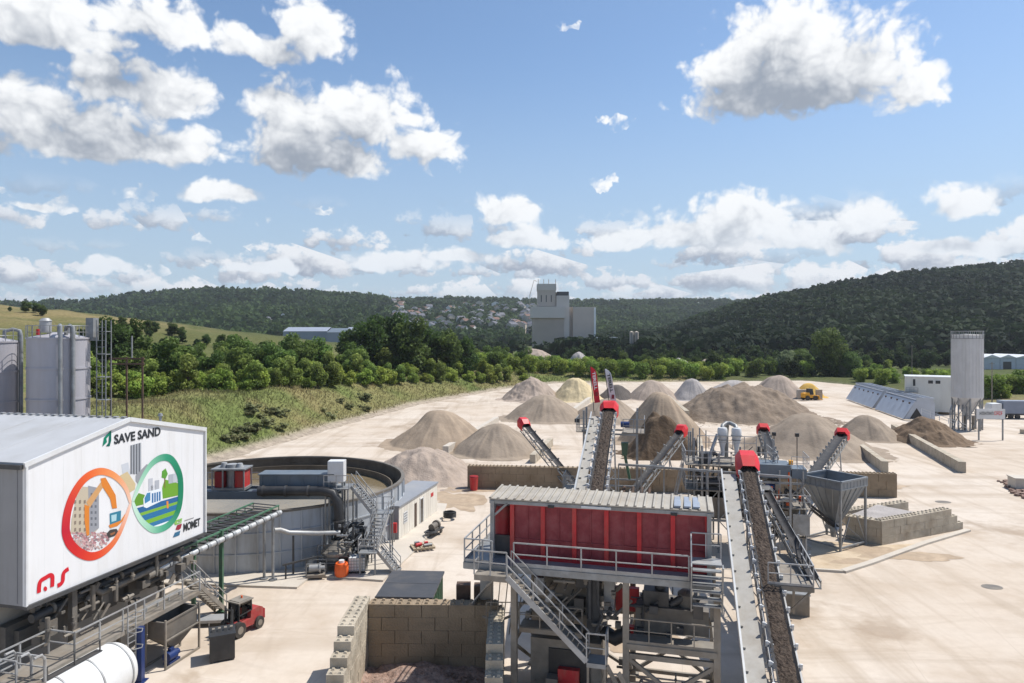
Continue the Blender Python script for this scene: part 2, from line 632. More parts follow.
def sstep(tr, v, a, b, lo=0.0, hi=1.0):
    n = tr.nodes.new('ShaderNodeMapRange')
    n.interpolation_type = 'SMOOTHSTEP'
    tr.links.new(v, n.inputs['Value'])
    for k, x in (('From Min', a), ('From Max', b), ('To Min', lo), ('To Max', hi)):
        n.inputs[k].default_value = x
    return n.outputs[0]


o_ = dens(pc, CG_FULL)
d0, rough = o_[0], o_[1]
alpha = sstep(wt, d0, -.08, .40)
dep = None      # cloud between this point and the sun
for k_, w_ in ((.022, .5), (.05, .7), (.085, .55)):
    q_ = dens(vec(wt, 'ADD', pc, (k_ * .45, k_ * .9, 0)).outputs[0], CG_LOW)[0]
    q_ = mth(wt, 'MULTIPLY', q_, w_)
    dep = q_ if dep is None else mth(wt, 'ADD', dep, q_)
dep = mth(wt, 'MULTIPLY_ADD', rough, -1.1, dep)
shade = sstep(wt, dep, -.05, 1.5, 1.0, .0)
cc = WN.new('ShaderNodeMix')
cc.data_type = 'RGBA'
WL.new(shade, cc.inputs['Factor'])
cc.inputs['A'].default_value = (2.2, 2.5, 3.0, 1)
cc.inputs['B'].default_value = (6.5, 6.6, 6.7, 1)
# pale veil of distant cloud towards the horizon
def bank(sx_, sy_, a, b, c, d, seed):
    """far cumulus heaped over the horizon: one puff per cell, flat below"""
    nzb = node(wt, 'ShaderNodeTexNoise', None)
    nzb.noise_dimensions = '2D'
    nzb.inputs['Scale'].default_value = sx_ * 4.2
    nzb.inputs['Detail'].default_value = 4
    nzb.inputs['Roughness'].default_value = .58
    WL.new(vec(wt, 'MULTIPLY_ADD', pc, (1, 1.3, 1), (seed, seed, 0)).outputs[0], nzb.inputs['Vector'])
    pv = vec(wt, 'MULTIPLY_ADD', pc, (sx_, sy_, 0), (seed, seed * .7, 0)).outputs[0]
    vo = WN.new('ShaderNodeTexVoronoi')
    vo.voronoi_dimensions = '2D'
    vo.inputs['Scale'].default_value = 1
    WL.new(pv, vo.inputs['Vector'])
    q = vec(wt, 'SUBTRACT', pv, vo.outputs['Position']).outputs[0]
    dd = vec(wt, 'LENGTH', vec(wt, 'MAXIMUM', q, vec(wt, 'MULTIPLY', q, (1, -1.9, 1)).outputs[0]).outputs[0]).outputs['Value']
    rc = node(wt, 'ShaderNodeSeparateXYZ', None, vo.outputs['Color'])
    size = mth(wt, 'MULTIPLY_ADD', rc.outputs[0], .5, .22)
    nf = mth(wt, 'MULTIPLY_ADD', nzb.outputs['Fac'], 1.5, -.75)
    D_ = mth(wt, 'ADD', mth(wt, 'SUBTRACT', size, dd), nf)
    al = mth(wt, 'MULTIPLY', sstep(wt, D_, -.06, .22), mth(wt, 'MULTIPLY', sstep(wt, el, a, b), sstep(wt, el, c, d, 1.0, .0)))
    qy = node(wt, 'ShaderNodeSeparateXYZ', None, q)
    sh = sstep(wt, mth(wt, 'ADD', mth(wt, 'MULTIPLY_ADD', qy.outputs[0], .35, qy.outputs[1]), mth(wt, 'MULTIPLY', nf, .55)), -.28, .26)
    return al, sh


banks = [bank(8, 19, .045, .075, .13, .20, 3.3), bank(13, 34, .015, .035, .085, .125, 8.1), bank(21, 62, -.01, .0, .045, .075, 5.7)]
haz = sstep(wt, el, -.0, .42, .8, .0)
tint = WN.new('ShaderNodeMix')
tint.data_type = 'RGBA'
tint.blend_type = 'MULTIPLY'
tint.inputs['Factor'].default_value = 1
WL.new(sky.outputs[0], tint.inputs['A'])
tint.inputs['B'].default_value = (.86, .93, .97, 1)
m0 = WN.new('ShaderNodeMix')
m0.data_type = 'RGBA'
WL.new(haz, m0.inputs['Factor'])
WL.new(tint.outputs['Result'], m0.inputs['A'])
m0.inputs['B'].default_value = (2.9, 3.65, 4.6, 1)
cur = m0.outputs['Result']
for k_ in (2, 1, 0):
    al, sh = banks[k_]
    vc = WN.new('ShaderNodeMix')
    vc.data_type = 'RGBA'
    WL.new(sh, vc.inputs['Factor'])
    vc.inputs['A'].default_value = [(2.2, 2.55, 3.2, 1), (2.5, 2.9, 3.55, 1), (2.9, 3.35, 4.0, 1)][k_]
    vc.inputs['B'].default_value = [(5.7, 5.85, 6.1, 1), (5.2, 5.4, 5.75, 1), (4.6, 4.9, 5.3, 1)][k_]
    m1 = WN.new('ShaderNodeMix')
    m1.data_type = 'RGBA'
    WL.new(mth(wt, 'MULTIPLY', al, [.95, .9, .8][k_]), m1.inputs['Factor'])
    WL.new(cur, m1.inputs['A'])
    WL.new(vc.outputs['Result'], m1.inputs['B'])
    cur = m1.outputs['Result']
m2 = WN.new('ShaderNodeMix')
m2.data_type = 'RGBA'
WL.new(alpha, m2.inputs['Factor'])
WL.new(m1.outputs['Result'], m2.inputs['A'])
ccm = WN.new('ShaderNodeMix')
ccm.data_type = 'RGBA'
WL.new(sstep(wt, el, .04, .24, .42, .0), ccm.inputs['Factor'])
WL.new(cc.outputs['Result'], ccm.inputs['A'])
ccm.inputs['B'].default_value = (3.6, 4.3, 5.2, 1)
WL.new(ccm.outputs['Result'], m2.inputs['B'])
WL.new(m2.outputs['Result'], bg.inputs['Color'])

# ------------------------------------------------------------------ terrain
YARD = np.array([(-95, -90), (-95, 25), (-64, 62), (-41, 90), (-33.5, 126), (-23, 171), (-2, 221), (17, 249), (76, 256), (112, 262),
                 (121, 230), (113, 165), (150, 140), (320, 132), (320, -90)], float)


def sdf(x, y):
    d2 = np.full(x.shape, 1e18)
    ins = np.zeros(x.shape, bool)
    n = len(YARD)
    for i in range(n):
        a, b = YARD[i], YARD[(i + 1) % n]
        e = b - a
        t = np.clip(((x - a[0]) * e[0] + (y - a[1]) * e[1]) / (e @ e), 0, 1)
        d2 = np.minimum(d2, (x - a[0] - t * e[0]) ** 2 + (y - a[1] - t * e[1]) ** 2)
        c = ((a[1] > y) != (b[1] > y)) & (x < (b[0] - a[0]) * (y - a[1]) / (b[1] - a[1] + 1e-12) + a[0])
        ins ^= c
    d = np.sqrt(d2)
    return np.where(ins, -d, d)


def ss(t):
    t = np.clip(t, 0, 1)
    return t * t * (3 - 2 * t)


_perm = NP.rand(64, 64)


def vnoise(x, y):
    xi, yi = np.floor(x).astype(int), np.floor(y).astype(int)
    fx, fy = x - xi, y - yi
    fx, fy = fx * fx * (3 - 2 * fx), fy * fy * (3 - 2 * fy)
    g = lambda a, b: _perm[a % 64, b % 64]
    return (g(xi, yi) * (1 - fx) + g(xi + 1, yi) * fx) * (1 - fy) + (g(xi, yi + 1) * (1 - fx) + g(xi + 1, yi + 1) * fx) * fy


def fbm(x, y, o=4):
    s, a, tot = 0, 1, 0
    for k in range(o):
        s = s + a * vnoise(x * 2 ** k + 17.3 * k, y * 2 ** k + 9.1 * k)
        tot += a
        a *= .5
    return s / tot - .5


RIDGES = {  # skyline of each range: columns, rows, distance of the crest, distance where the slope begins
    'west': ([-900, -200, 0, 80, 130, 200, 300, 380, 430, 500, 560], [312, 306, 307, 306, 299, 293, 295, 301, 312, 330, 345], 1500, 720),
    'town': ([300, 330, 400, 450, 530, 600, 700, 760, 900, 1300], [345, 312, 301, 300, 302, 303, 302, 303, 305, 310], 1750, 800),
    'east': ([560, 660, 705, 745, 790, 850, 900, 1024, 1300, 1900], [345, 338, 322, 309, 300, 288, 280, 269, 258, 250], 850, 380),
}


def ridge(name, x, y):
    cx, cy, Yc, Yf = RIDGES[name]
    Y = np.maximum(y, 1)
    px = np.clip(CX + x / Y * FOC, -900, 1900)
    zc = CAMH - (np.interp(px, cx, cy) - HY) / FOC * Yc
    zc = np.maximum(zc, 0)
    t = np.clip((y - Yf) / (Yc - Yf), 0, 1)
    prof = np.where(y < Yf, 0, t ** 1.15)
    und = 1 + .5 * fbm(x / 190, y / 190, 3) * np.sin(np.pi * np.clip(t, 0, 1))
    back = np.where(y > Yc, np.maximum(0.35, 1 - (y - Yc) / (Yc * 1.2)), 1)
    return zc * prof * und * back


def terrain(x, y):
    x, y = np.asarray(x, float), np.asarray(y, float)
    d = sdf(x, y)
    t = np.where(y > 20, x / np.maximum(y, 20), np.where(x < 0, -1, 1))
    hb = np.interp(t, [-.62, -.45, -.27, -.09, .07, .16, .3], [7.6, 7.0, 6.3, 4.6, 2.2, 1.6, .5])
    z = hb * ss((d - .5) / 15) * (1 + .35 * fbm(x / 9, y / 9, 3))
    z = z + np.where(d > 0, .35 * ss(d / 3) + .8 * fbm(x / 30, y / 30, 3) * ss(d / 40), -.35)
    r = np.hypot(x + 330, (y - 345) * .9)
    z = z + 27.5 * (1 - ss(r / 330)) * ss(d / 30)
    for k in RIDGES:
        z = np.maximum(z, ridge(k, x, y) * ss(d / 80))
    return np.where(d > 0, z, -.35)


def tz(x, y):
    return float(terrain(np.array([x]), np.array([y]))[0])


def build_terrain():
    azs = np.radians(np.linspace(-84, 84, 337))
    rs = [40.0]
    while rs[-1] < 330:
        rs.append(rs[-1] * 1.013)
    while rs[-1] < 7000:
        rs.append(rs[-1] * 1.03)
    rs = np.array(rs)
    A, RR = np.meshgrid(azs, rs)
    X, Y = RR * np.sin(A), RR * np.cos(A)
    Z = terrain(X, Y)
    nr, na = X.shape
    co = np.stack([X, Y, Z], -1).reshape(-1, 3).astype(np.float32)
    i = np.arange(nr - 1)[:, None] * na + np.arange(na - 1)[None]
    q = np.stack([i, i + 1, i + 1 + na, i + na], -1).reshape(-1, 4)
    me = bpy.data.meshes.new('terrain')
    me.vertices.add(len(co))
    me.vertices.foreach_set('co', co.ravel())
    me.loops.add(q.size)
    me.loops.foreach_set('vertex_index', q.ravel().astype(np.int32))
    me.polygons.add(len(q))
    me.polygons.foreach_set('loop_start', np.arange(0, q.size, 4, dtype=np.int32))
    me.polygons.foreach_set('use_smooth', np.ones(len(q), bool))
    # land cover: rough bank grass, straw-coloured hill field, meadow green, soil, forest floor
    d = sdf(X, Y)
    n1, n2 = fbm(X / 14, Y / 14, 4), fbm(X / 5 + 40, Y / 5, 3)
    n3 = fbm(X / 45 + 9, Y / 45, 3)
    bank = np.array([.2, .185, .078])
    lush = np.array([.135, .165, .052])
    straw = np.array([.30, .235, .11])
    soil = np.array([.26, .19, .115])
    floor_ = np.array([.022, .042, .016])
    w = ss((n1 + .15) / .3)[..., None]
    c = bank * (1 - w) + lush * w
    sw = ss((n2 - .08) / .18)[..., None] * .45
    c = c * (1 - sw) + straw * .75 * sw
    rr = np.hypot(X + 330, (Y - 345) * .9)
    hf = (1 - ss((rr - 235) / 60))
    fw = (hf * ss((n3 + .5) / .3))[..., None]
    gw = np.clip(ss((n1 + .05) / .2) * .5 + (1 - ss((Z - 16) / 11)) * .8 + .12, 0, .95)[..., None]
    fieldc = straw * .8 * (1 - gw) + np.array([.095, .105, .035]) * gw
    c = c * (1 - fw) + fieldc * fw
    sh = ((d > 0) * (1 - ss((d - 1.6) / 2.2)))[..., None]
    c = c * (1 - sh) + np.array([.36, .30, .235]) * sh
    rt = (ss((X - 40) / 30) * ss((Y - 60) / 20) * (1 - ss((d - 18) / 12)))[..., None] * ss((n1 + .12) / .2)[..., None]
    c = c * (1 - rt * .6) + soil * rt * .6
    hill = np.zeros_like(X)
    for k in RIDGES:
        hill = np.maximum(hill, ridge(k, X, Y))
    hw = ss((hill - 3) / 6)[..., None]
    c = c * (1 - hw) + floor_ * hw
    far = ss((Y - 330) / 120)[..., None] * (1 - hw) * .6
    c = c * (1 - far) + np.array([.035, .055, .02]) * far
    rf_ = (ss((X - 60) / 20) * ss((Y - 170) / 60) * (1 - hw[..., 0]))[..., None] * .75
    c = c * (1 - rf_) + np.array([.05, .07, .022]) * rf_
    col = np.ones((nr * na, 4), np.float32)
    col[:, :3] = c.reshape(-1, 3)
    ca = me.color_attributes.new('Col', 'FLOAT_COLOR', 'POINT')
    ca.data.foreach_set('color', col.ravel())
    me.update()
    m = bpy.data.materials.new('land_cover')
    m.use_nodes = True
    N, L = m.node_tree.nodes, m.node_tree.links
    b = N['Principled BSDF']
    b.inputs['Roughness'].default_value = .95
    b.inputs['Specular IOR Level'].default_value = .1
    a = N.new('ShaderNodeVertexColor')
    a.layer_name = 'Col'
    g = N.new('ShaderNodeNewGeometry')
    n = N.new('ShaderNodeTexNoise')
    n.inputs['Scale'].default_value = .9
    n.inputs['Detail'].default_value = 9
    n.inputs['Roughness'].default_value = .7
    L.new(g.outputs['Position'], n.inputs['Vector'])
    mr = N.new('ShaderNodeMapRange')
    mr.inputs['From Min'].default_value = .3
    mr.inputs['From Max'].default_value = .7
    mr.inputs['To Min'].default_value = .55
    mr.inputs['To Max'].default_value = 1.45
    L.new(n.outputs['Fac'], mr.inputs['Value'])
    sc = N.new('ShaderNodeVectorMath')
    sc.operation = 'SCALE'
    L.new(a.outputs['Color'], sc.inputs[0])
    L.new(mr.outputs[0], sc.inputs['Scale'])
    L.new(sc.outputs[0], b.inputs['Base Color'])
    bp = N.new('ShaderNodeBump')
    bp.inputs['Strength'].default_value = .8
    bp.inputs['Distance'].default_value = .5
    L.new(n.outputs['Fac'], bp.inputs['Height'])
    L.new(bp.outputs[0], b.inputs['Normal'])
    me.materials.append(m)
    solo('terrain', 'grassy bank, hill field and wooded hills behind the yard', None, me, None, kind='structure')


build_terrain()


# ------------------------------------------------------------------ yard: pale dusty concrete
def yard_material():
    m = bpy.data.materials.new('dusty_yard_concrete')
    m.use_nodes = True
    N, L = m.node_tree.nodes, m.node_tree.links
    b = N['Principled BSDF']
    b.inputs['Specular IOR Level'].default_value = .15
    g = N.new('ShaderNodeNewGeometry')

    def noise(scale, detail=6, rough=.6, stretch=None, dist=0):
        n = N.new('ShaderNodeTexNoise')
        n.inputs['Scale'].default_value = scale
        n.inputs['Detail'].default_value = detail
        n.inputs['Roughness'].default_value = rough
        n.inputs['Distortion'].default_value = dist
        v = g.outputs['Position']
        if stretch:
            mp = N.new('ShaderNodeMapping')
            mp.inputs['Rotation'].default_value = (0, 0, stretch[2])
            mp.inputs['Scale'].default_value = (stretch[0], stretch[1], 1)
            L.new(v, mp.inputs['Vector'])
            v = mp.outputs[0]
        L.new(v, n.inputs['Vector'])
        return n.outputs['Fac']

    def rng(v, a, c, lo, hi):
        n = N.new('ShaderNodeMapRange')
        L.new(v, n.inputs['Value'])
        for k, x in (('From Min', a), ('From Max', c), ('To Min', lo), ('To Max', hi)):
            n.inputs[k].default_value = x
        return n.outputs[0]

    def mix(f, a, c):
        n = N.new('ShaderNodeMix')
        n.data_type = 'RGBA'
        L.new(f, n.inputs['Factor'])
        for k, x in (('A', a), ('B', c)):
            if hasattr(x, 'is_output'):
                L.new(x, n.inputs[k])
            else:
                n.inputs[k].default_value = (*x, 1)
        return n.outputs['Result']
    c = mix(rng(noise(.035, 5), .35, .65, 0, 1), (.55, .465, .375), (.62, .55, .47))
    c = mix(rng(noise(.16, 8, .65), .46, .68, 0, .65), c, (.40, .31, .225))
    # wheel tracks: long faint streaks along the lanes and across them
    c = mix(rng(noise(.5, 5, .6, (1, .06, R(-14)), .4), .52, .68, 0, .55), c, (.37, .295, .22))
    c = mix(rng(noise(.4, 5, .6, (.07, 1, R(-20)), .6), .53, .7, 0, .5), c, (.38, .305, .23))
    # damp silt patches
    c = mix(rng(noise(.075, 7, .6, None, .3), .60, .66, 0, .6), c, (.28, .2, .13))
    c = mix(rng(noise(2.2, 6, .7), .35, .75, 0, .22), c, (.36, .3, .23))
    # meandering tyre tracks and hairline cracks
    for sc, st, wd, am in ((.05, (1, .2, R(-12)), .008, .22), (.06, (.25, 1, R(-25)), .008, .2)):
        nn = noise(sc, 3, .5, st, .2)
        rd_ = N.new('ShaderNodeMath')
        rd_.operation = 'PINGPONG'
        rd_.inputs[1].default_value = .045 if sc < .4 else .25
        L.new(nn, rd_.inputs[0])
        ln = rng(rd_.outputs[0], 0, wd, 1, 0)
        ms = rng(noise(.05 + sc * .3, 3), .45, .62, 0, am)
        mm = N.new('ShaderNodeMath')
        mm.operation = 'MULTIPLY'
        L.new(ln, mm.inputs[0])
        L.new(ms, mm.inputs[1])
        c = mix(mm.outputs[0], c, (.30, .24, .18))
    # fine joints of the cast slabs
    br = N.new('ShaderNodeTexBrick')
    mp = N.new('ShaderNodeMapping')
    mp.inputs['Rotation'].default_value = (0, 0, R(14))
    L.new(g.outputs['Position'], mp.inputs['Vector'])
    L.new(mp.outputs[0], br.inputs['Vector'])
    br.offset = 0
    br.inputs['Scale'].default_value = 1
    br.inputs['Brick Width'].default_value = 6
    br.inputs['Row Height'].default_value = 6
    br.inputs['Mortar Size'].default_value = .018
    c = mix(rng(br.outputs['Fac'], 0, 1, 0, .35), c, (.33, .27, .21))
    L.new(c, b.inputs['Base Color'])
    L.new(rng(noise(.075, 7, .6, None, .3), .62, .68, .92, .6), b.inputs['Roughness'])
    bp = N.new('ShaderNodeBump')
    bp.inputs['Strength'].default_value = .25
    bp.inputs['Distance'].default_value = .05
    L.new(noise(1.6, 8, .7), bp.inputs['Height'])
    L.new(bp.outputs[0], b.inputs['Normal'])
    return m


M['yard'] = yard_material()
mb = MB()
mb.add([(-140, -120, 0), (420, -120, 0), (420, 300, 0), (-140, 300, 0)], [(0, 1, 2, 3)])
solo('ground', 'pale dusty concrete yard', None, mb, M['yard'], kind='structure')


# ------------------------------------------------------------------ vegetation
def leaf_crown(seed, rx, rz, z0, n, leaf, dark, light, lobes=14, fill=.55, low=-.62):
    """many leaf sprays spread through the lobes of a crown"""
    r = np.random.RandomState(seed)
    cs, rad = [], []
    for k in range(lobes):
        a = r.uniform(0, 2 * np.pi)
        q = math.sqrt(r.rand()) * .66
        zz = r.uniform(low, .72)
        q *= math.sqrt(max(.15, 1 - zz * zz))
        cs.append((q * rx * math.cos(a), q * rx * math.sin(a), z0 + rz + zz * rz))
        rad.append(r.uniform(.2, .44) * min(rx, rz * 1.2))
    cs, rad = np.array(cs), np.array(rad)
    tone = r.uniform(0, 1, lobes)
    k = r.choice(lobes, n, p=rad ** 2 / (rad ** 2).sum())
    dv = r.normal(size=(n, 3))
    dv /= np.linalg.norm(dv, axis=1, keepdims=True)
    rr = 1 - fill * r.rand(n) ** 1.6
    p = cs[k] + dv * (rad[k] * rr)[:, None] * np.array([1.08, 1.08, .9])
    nv = dv + r.normal(size=(n, 3)) * .75 + np.array([0, 0, .25])
    nv /= np.linalg.norm(nv, axis=1, keepdims=True)
    t = np.cross(nv, r.normal(size=(n, 3)))
    t /= np.linalg.norm(t, axis=1, keepdims=True)
    b = np.cross(nv, t)
    s = leaf * r.uniform(.6, 1.35, n)[:, None]
    bend = nv * s * .28
    vs = np.stack([p - t * s * .5 - bend, p + b * s * .42, p + t * s * .62 - bend, p - b * s * .38], 1).reshape(-1, 3)
    vs[:, 2] = np.maximum(vs[:, 2], .05)
    me = bpy.data.meshes.new('crown')
    me.vertices.add(4 * n)
    me.vertices.foreach_set('co', vs.astype(np.float32).ravel())
    me.loops.add(4 * n)
    me.loops.foreach_set('vertex_index', np.arange(4 * n, dtype=np.int32))
    me.polygons.add(n)
    me.polygons.foreach_set('loop_start', np.arange(0, 4 * n, 4, dtype=np.int32))
    f = np.clip(tone[k] * .75 + r.uniform(-.2, .4, n), 0, 1)[:, None]
    c = np.ones((n, 4), np.float32)
    c[:, :3] = np.array(dark) * (1 - f) + np.array(light) * f
    ca = me.color_attributes.new('Col', 'FLOAT_COLOR', 'CORNER')
    ca.data.foreach_set('color', np.repeat(c, 4, axis=0).ravel())
    me.materials.append(M['leaf'])
    me.update()
    return me


def trunk_mb(h, r, rx, seed):
    q = random.Random(seed)
    mb = MB()
    top = (q.uniform(-.3, .3), q.uniform(-.3, .3), h * .62)
    mb.path([(0, 0, -.3), (top[0] * .3, top[1] * .3, h * .3), top], r, 8)
    for k in range(6):
        a = q.uniform(0, 6.28)
        z = h * q.uniform(.28, .6)
        f = z / top[2]
        mb.tube((top[0] * f, top[1] * f, z), (math.cos(a) * rx * .55, math.sin(a) * rx * .55, min(h * .92, z + h * q.uniform(.15, .32))), r * .45, r * .12, 6)
    return mb


PROTO = {}


def tree_kind(key, name, cat, label, group, rx, rz, z0, n, leaf, dark, light, lobes, tr, seed, low=-.62):
    """first tree of a kind stands at its real place as soon as it is planted"""
    PROTO[key] = dict(name=name, cat=cat, label=label, group=group, mesh=leaf_crown(seed, rx, rz, z0, n, leaf, dark, light, lobes, low=low),
                      trunk=trunk_mb(z0 + rz * 1.7, tr, rx, seed).mesh('trunk', M['bark']))


def plant(key, x, y, scale=1.0, rz=None, label=None, group=None, sz=None, dz=0):
    p = PROTO[key]
    t = T(p['name'], label or p['label'], p['cat'], (x, y, tz(x, y) + dz), rnd.uniform(0, 6.28) if rz is None else rz, group or p['group'])
    t.e.scale = (scale, scale, scale * (sz or 1))
    t.part('crown', p['mesh'], None)
    t.part('trunk', p['trunk'], None)
    return t


tree_kind('scrub', 'shrub', 'shrub', 'bright green leafy shrub in the dense thicket along the grass bank', 'shrubs of the thicket above the bank', 3.2, 2.3, .2, 2300, .42, (.095, .135, .024), (.27, .34, .07), 22, .12, 1, -.9)
tree_kind('scrub2', 'shrub', 'shrub', 'bright green leafy shrub in the dense thicket along the grass bank', 'shrubs of the thicket above the bank', 3.0, 3.0, .2, 2500, .42, (.075, .115, .028), (.22, .29, .07), 22, .14, 2, -.9)
tree_kind('round', 'deciduous_tree', 'tree', 'round mid green tree standing among the thicket shrubs above the bank', 'trees of the thicket above the bank', 4.2, 4.2, .6, 3400, .5, (.045, .08, .02), (.15, .215, .05), 26, .24, 3, -.85)
tree_kind('dark', 'deciduous_tree', 'tree', 'tall dark green tree in the clump behind the thicket', 'dark trees behind the thicket', 4.6, 5.6, .9, 4000, .55, (.025, .046, .014), (.085, .13, .032), 28, .3, 4, -.85)
tree_kind('hedge', 'shrub', 'shrub', 'fresh green bush in the row along the far end of the yard', 'bushes along the far end of the yard', 3.8, 3.3, .1, 2600, .5, (.075, .12, .02), (.235, .31, .06), 24, .14, 5, -.95)
tree_kind('pale', 'willow_tree', 'tree', 'pale silvery willow beside the dark trees past the stockpiles', 'willows past the stockpiles', 4.5, 5.4, .3, 3200, .55, (.07, .09, .045), (.19, .22, .12), 24, .3, 6, -.95)
tree_kind('wide', 'deciduous_tree', 'tree', 'huge spreading bright green tree past the stockpiles', 'large trees past the stockpiles', 8.5, 8.0, .5, 7500, .7, (.03, .058, .016), (.11, .16, .042), 44, .55, 8, -.98)
tree_kind('valley', 'deciduous_tree', 'tree', 'dark green valley tree behind the mixing plant', 'valley trees behind the mixing plant', 5.0, 5.4, .4, 2600, .75, (.014, .028, .011), (.05, .08, .024), 24, .3, 9, -.95)
tree_kind('field', 'field_shrub', 'shrub', 'small dark bush dotted over the straw coloured hill field', 'bushes on the hill field', 2.6, 1.5, .1, 700, .55, (.016, .032, .011), (.05, .08, .025), 10, .1, 10)


def ipx(x, xs, ys):
    return float(np.interp(x, xs, ys))


FRONT_X, FRONT_Y = [40, 110, 240, 330, 420, 520], [104, 108, 122, 150, 188, 238]
# thicket above the bank
for row, (n, off) in enumerate([(42, 3), (36, 11), (26, 24), (20, 42), (14, 66)]):
    for k in range(n):
        x = 75 + (k + rnd.random()) / n * 450
        Y = ipx(x, FRONT_X, FRONT_Y) + off * rnd.uniform(.8, 1.25)
        p = at(x, 0, Y)
        key = rnd.choice(['scrub', 'scrub2', 'scrub'] if row < 2 else ['scrub2', 'scrub', 'round', 'round'])
        sc = {'scrub': rnd.uniform(.5, 1.1), 'scrub2': rnd.uniform(.55, 1.05), 'round': rnd.uniform(.62, .95), 'dark': rnd.uniform(.5, .75)}[key]
        if row >= 2:
            sc *= 1.18
        plant(key, p.x, p.y, sc)
# tall dark clump and single crowns standing above the thicket
for x, Y, sc, key in [(372, 205, 1.12, 'dark'), (392, 212, 1.2, 'dark'), (412, 205, 1.1, 'dark'), (430, 215, .95, 'dark'), (448, 215, .9, 'dark'), (466, 222, .82, 'dark'),
                      (352, 215, .85, 'dark'), (300, 180, 1.05, 'round'), (318, 186, .95, 'round'), (282, 190, .85, 'round'), (262, 185, .7, 'round'), (130, 150, .8, 'dark'), (112, 140, .8, 'dark')]:
    p = at(x, 0, Y)
    plant(key, p.x, p.y, sc * (1.36 if key == 'dark' else 1.2))
# bushes along the far end
for k in range(48):
    x = 480 + k * 5.4 + rnd.uniform(-2, 2)
    Y = 262 + (k % 3) * 9 + rnd.uniform(-2, 3)
    p = at(x, 0, Y)
    plant('hedge', p.x, p.y, rnd.uniform(.78, 1.08), dz=-.3)
for k in range(14):
    x = 625 + k * 12 + rnd.uniform(-4, 4)
    p = at(x, 0, 300 + rnd.uniform(-8, 25))
    plant('dark', p.x, p.y, rnd.uniform(.55, .8), label='dark green tree behind the bushes at the far end of the yard', group='dark trees behind the far bushes')
# hill field bushes and skyline trees
for x, Y, sc in [(42, 300, .9), (26, 302, .9), (36, 305, .8), (122, 285, .8), (148, 280, 1.05), (155, 283, .9), (172, 280, 1.0), (181, 282, .9), (10, 306, .4), (206, 262, .8), (222, 255, .9), (238, 262, .9)]:
    p = at(x, 0, Y)
    plant('dark', p.x, p.y, sc * .62, label='dark round tree on the crest of the straw coloured hill field', group='trees on the crest of the hill field', sz=.75)
for k in range(95):
    x = rnd.uniform(80, 330)
    Y = rnd.uniform(165, 262)
    p = at(x, 0, Y)
    plant('field', p.x, p.y, rnd.uniform(.4, 1.2))
# trees past the stockpiles on the far side of the valley road
for x, Y, sc, key, sz in [(830, 278, 1.08, 'wide', 1.08), (852, 272, .6, 'wide', 1), (803, 300, .7, 'wide', .9), (787, 285, 1.0, 'pale', 1.05), (776, 290, .7, 'pale', 1), (800, 277, .55, 'pale', 1), (842, 272, .45, 'pale', 1)]:
    p = at(x, 0, Y)
    plant(key, p.x, p.y, sc, sz=sz)
for k in range(118):
    x = 566 + (k % 59) * 8 + rnd.uniform(-5, 5)
    p = at(x, 0, rnd.uniform(318, 385) if k < 59 else rnd.uniform(390, 480))
    if 622 < x < 648 and p.y < 440 or sdf(np.array([p.x]), np.array([p.y]))[0] < 25 or (x > 968 and p.y < 420):
        continue
    plant('valley', p.x, p.y, rnd.uniform(.6, 1.1))
for k in range(48):
    x = 850 + k * 4 + rnd.uniform(-4, 4)
    p = at(x, 0, rnd.uniform(205, 262) if x < 960 else rnd.uniform(172, 225))
    if sdf(np.array([p.x]), np.array([p.y]))[0] > 5:
        plant('hedge', p.x, p.y, rnd.uniform(.5, .95), label='low green bush on the rough ground behind the silo and mixing plant', group='bushes behind the mixing plant')


for k in range(34):
    x = 712 + k * 5.2 + rnd.uniform(-3, 3)
    p = at(x, 0, rnd.uniform(272, 312))
    if sdf(np.array([p.x]), np.array([p.y]))[0] > 6:
        plant(rnd.choice(['valley', 'hedge', 'round']), p.x, p.y, rnd.uniform(.6, 1.0), label='green growth in the loose strip between the far bushes and the great spreading tree', group='strip of trees at the far corner of the yard')


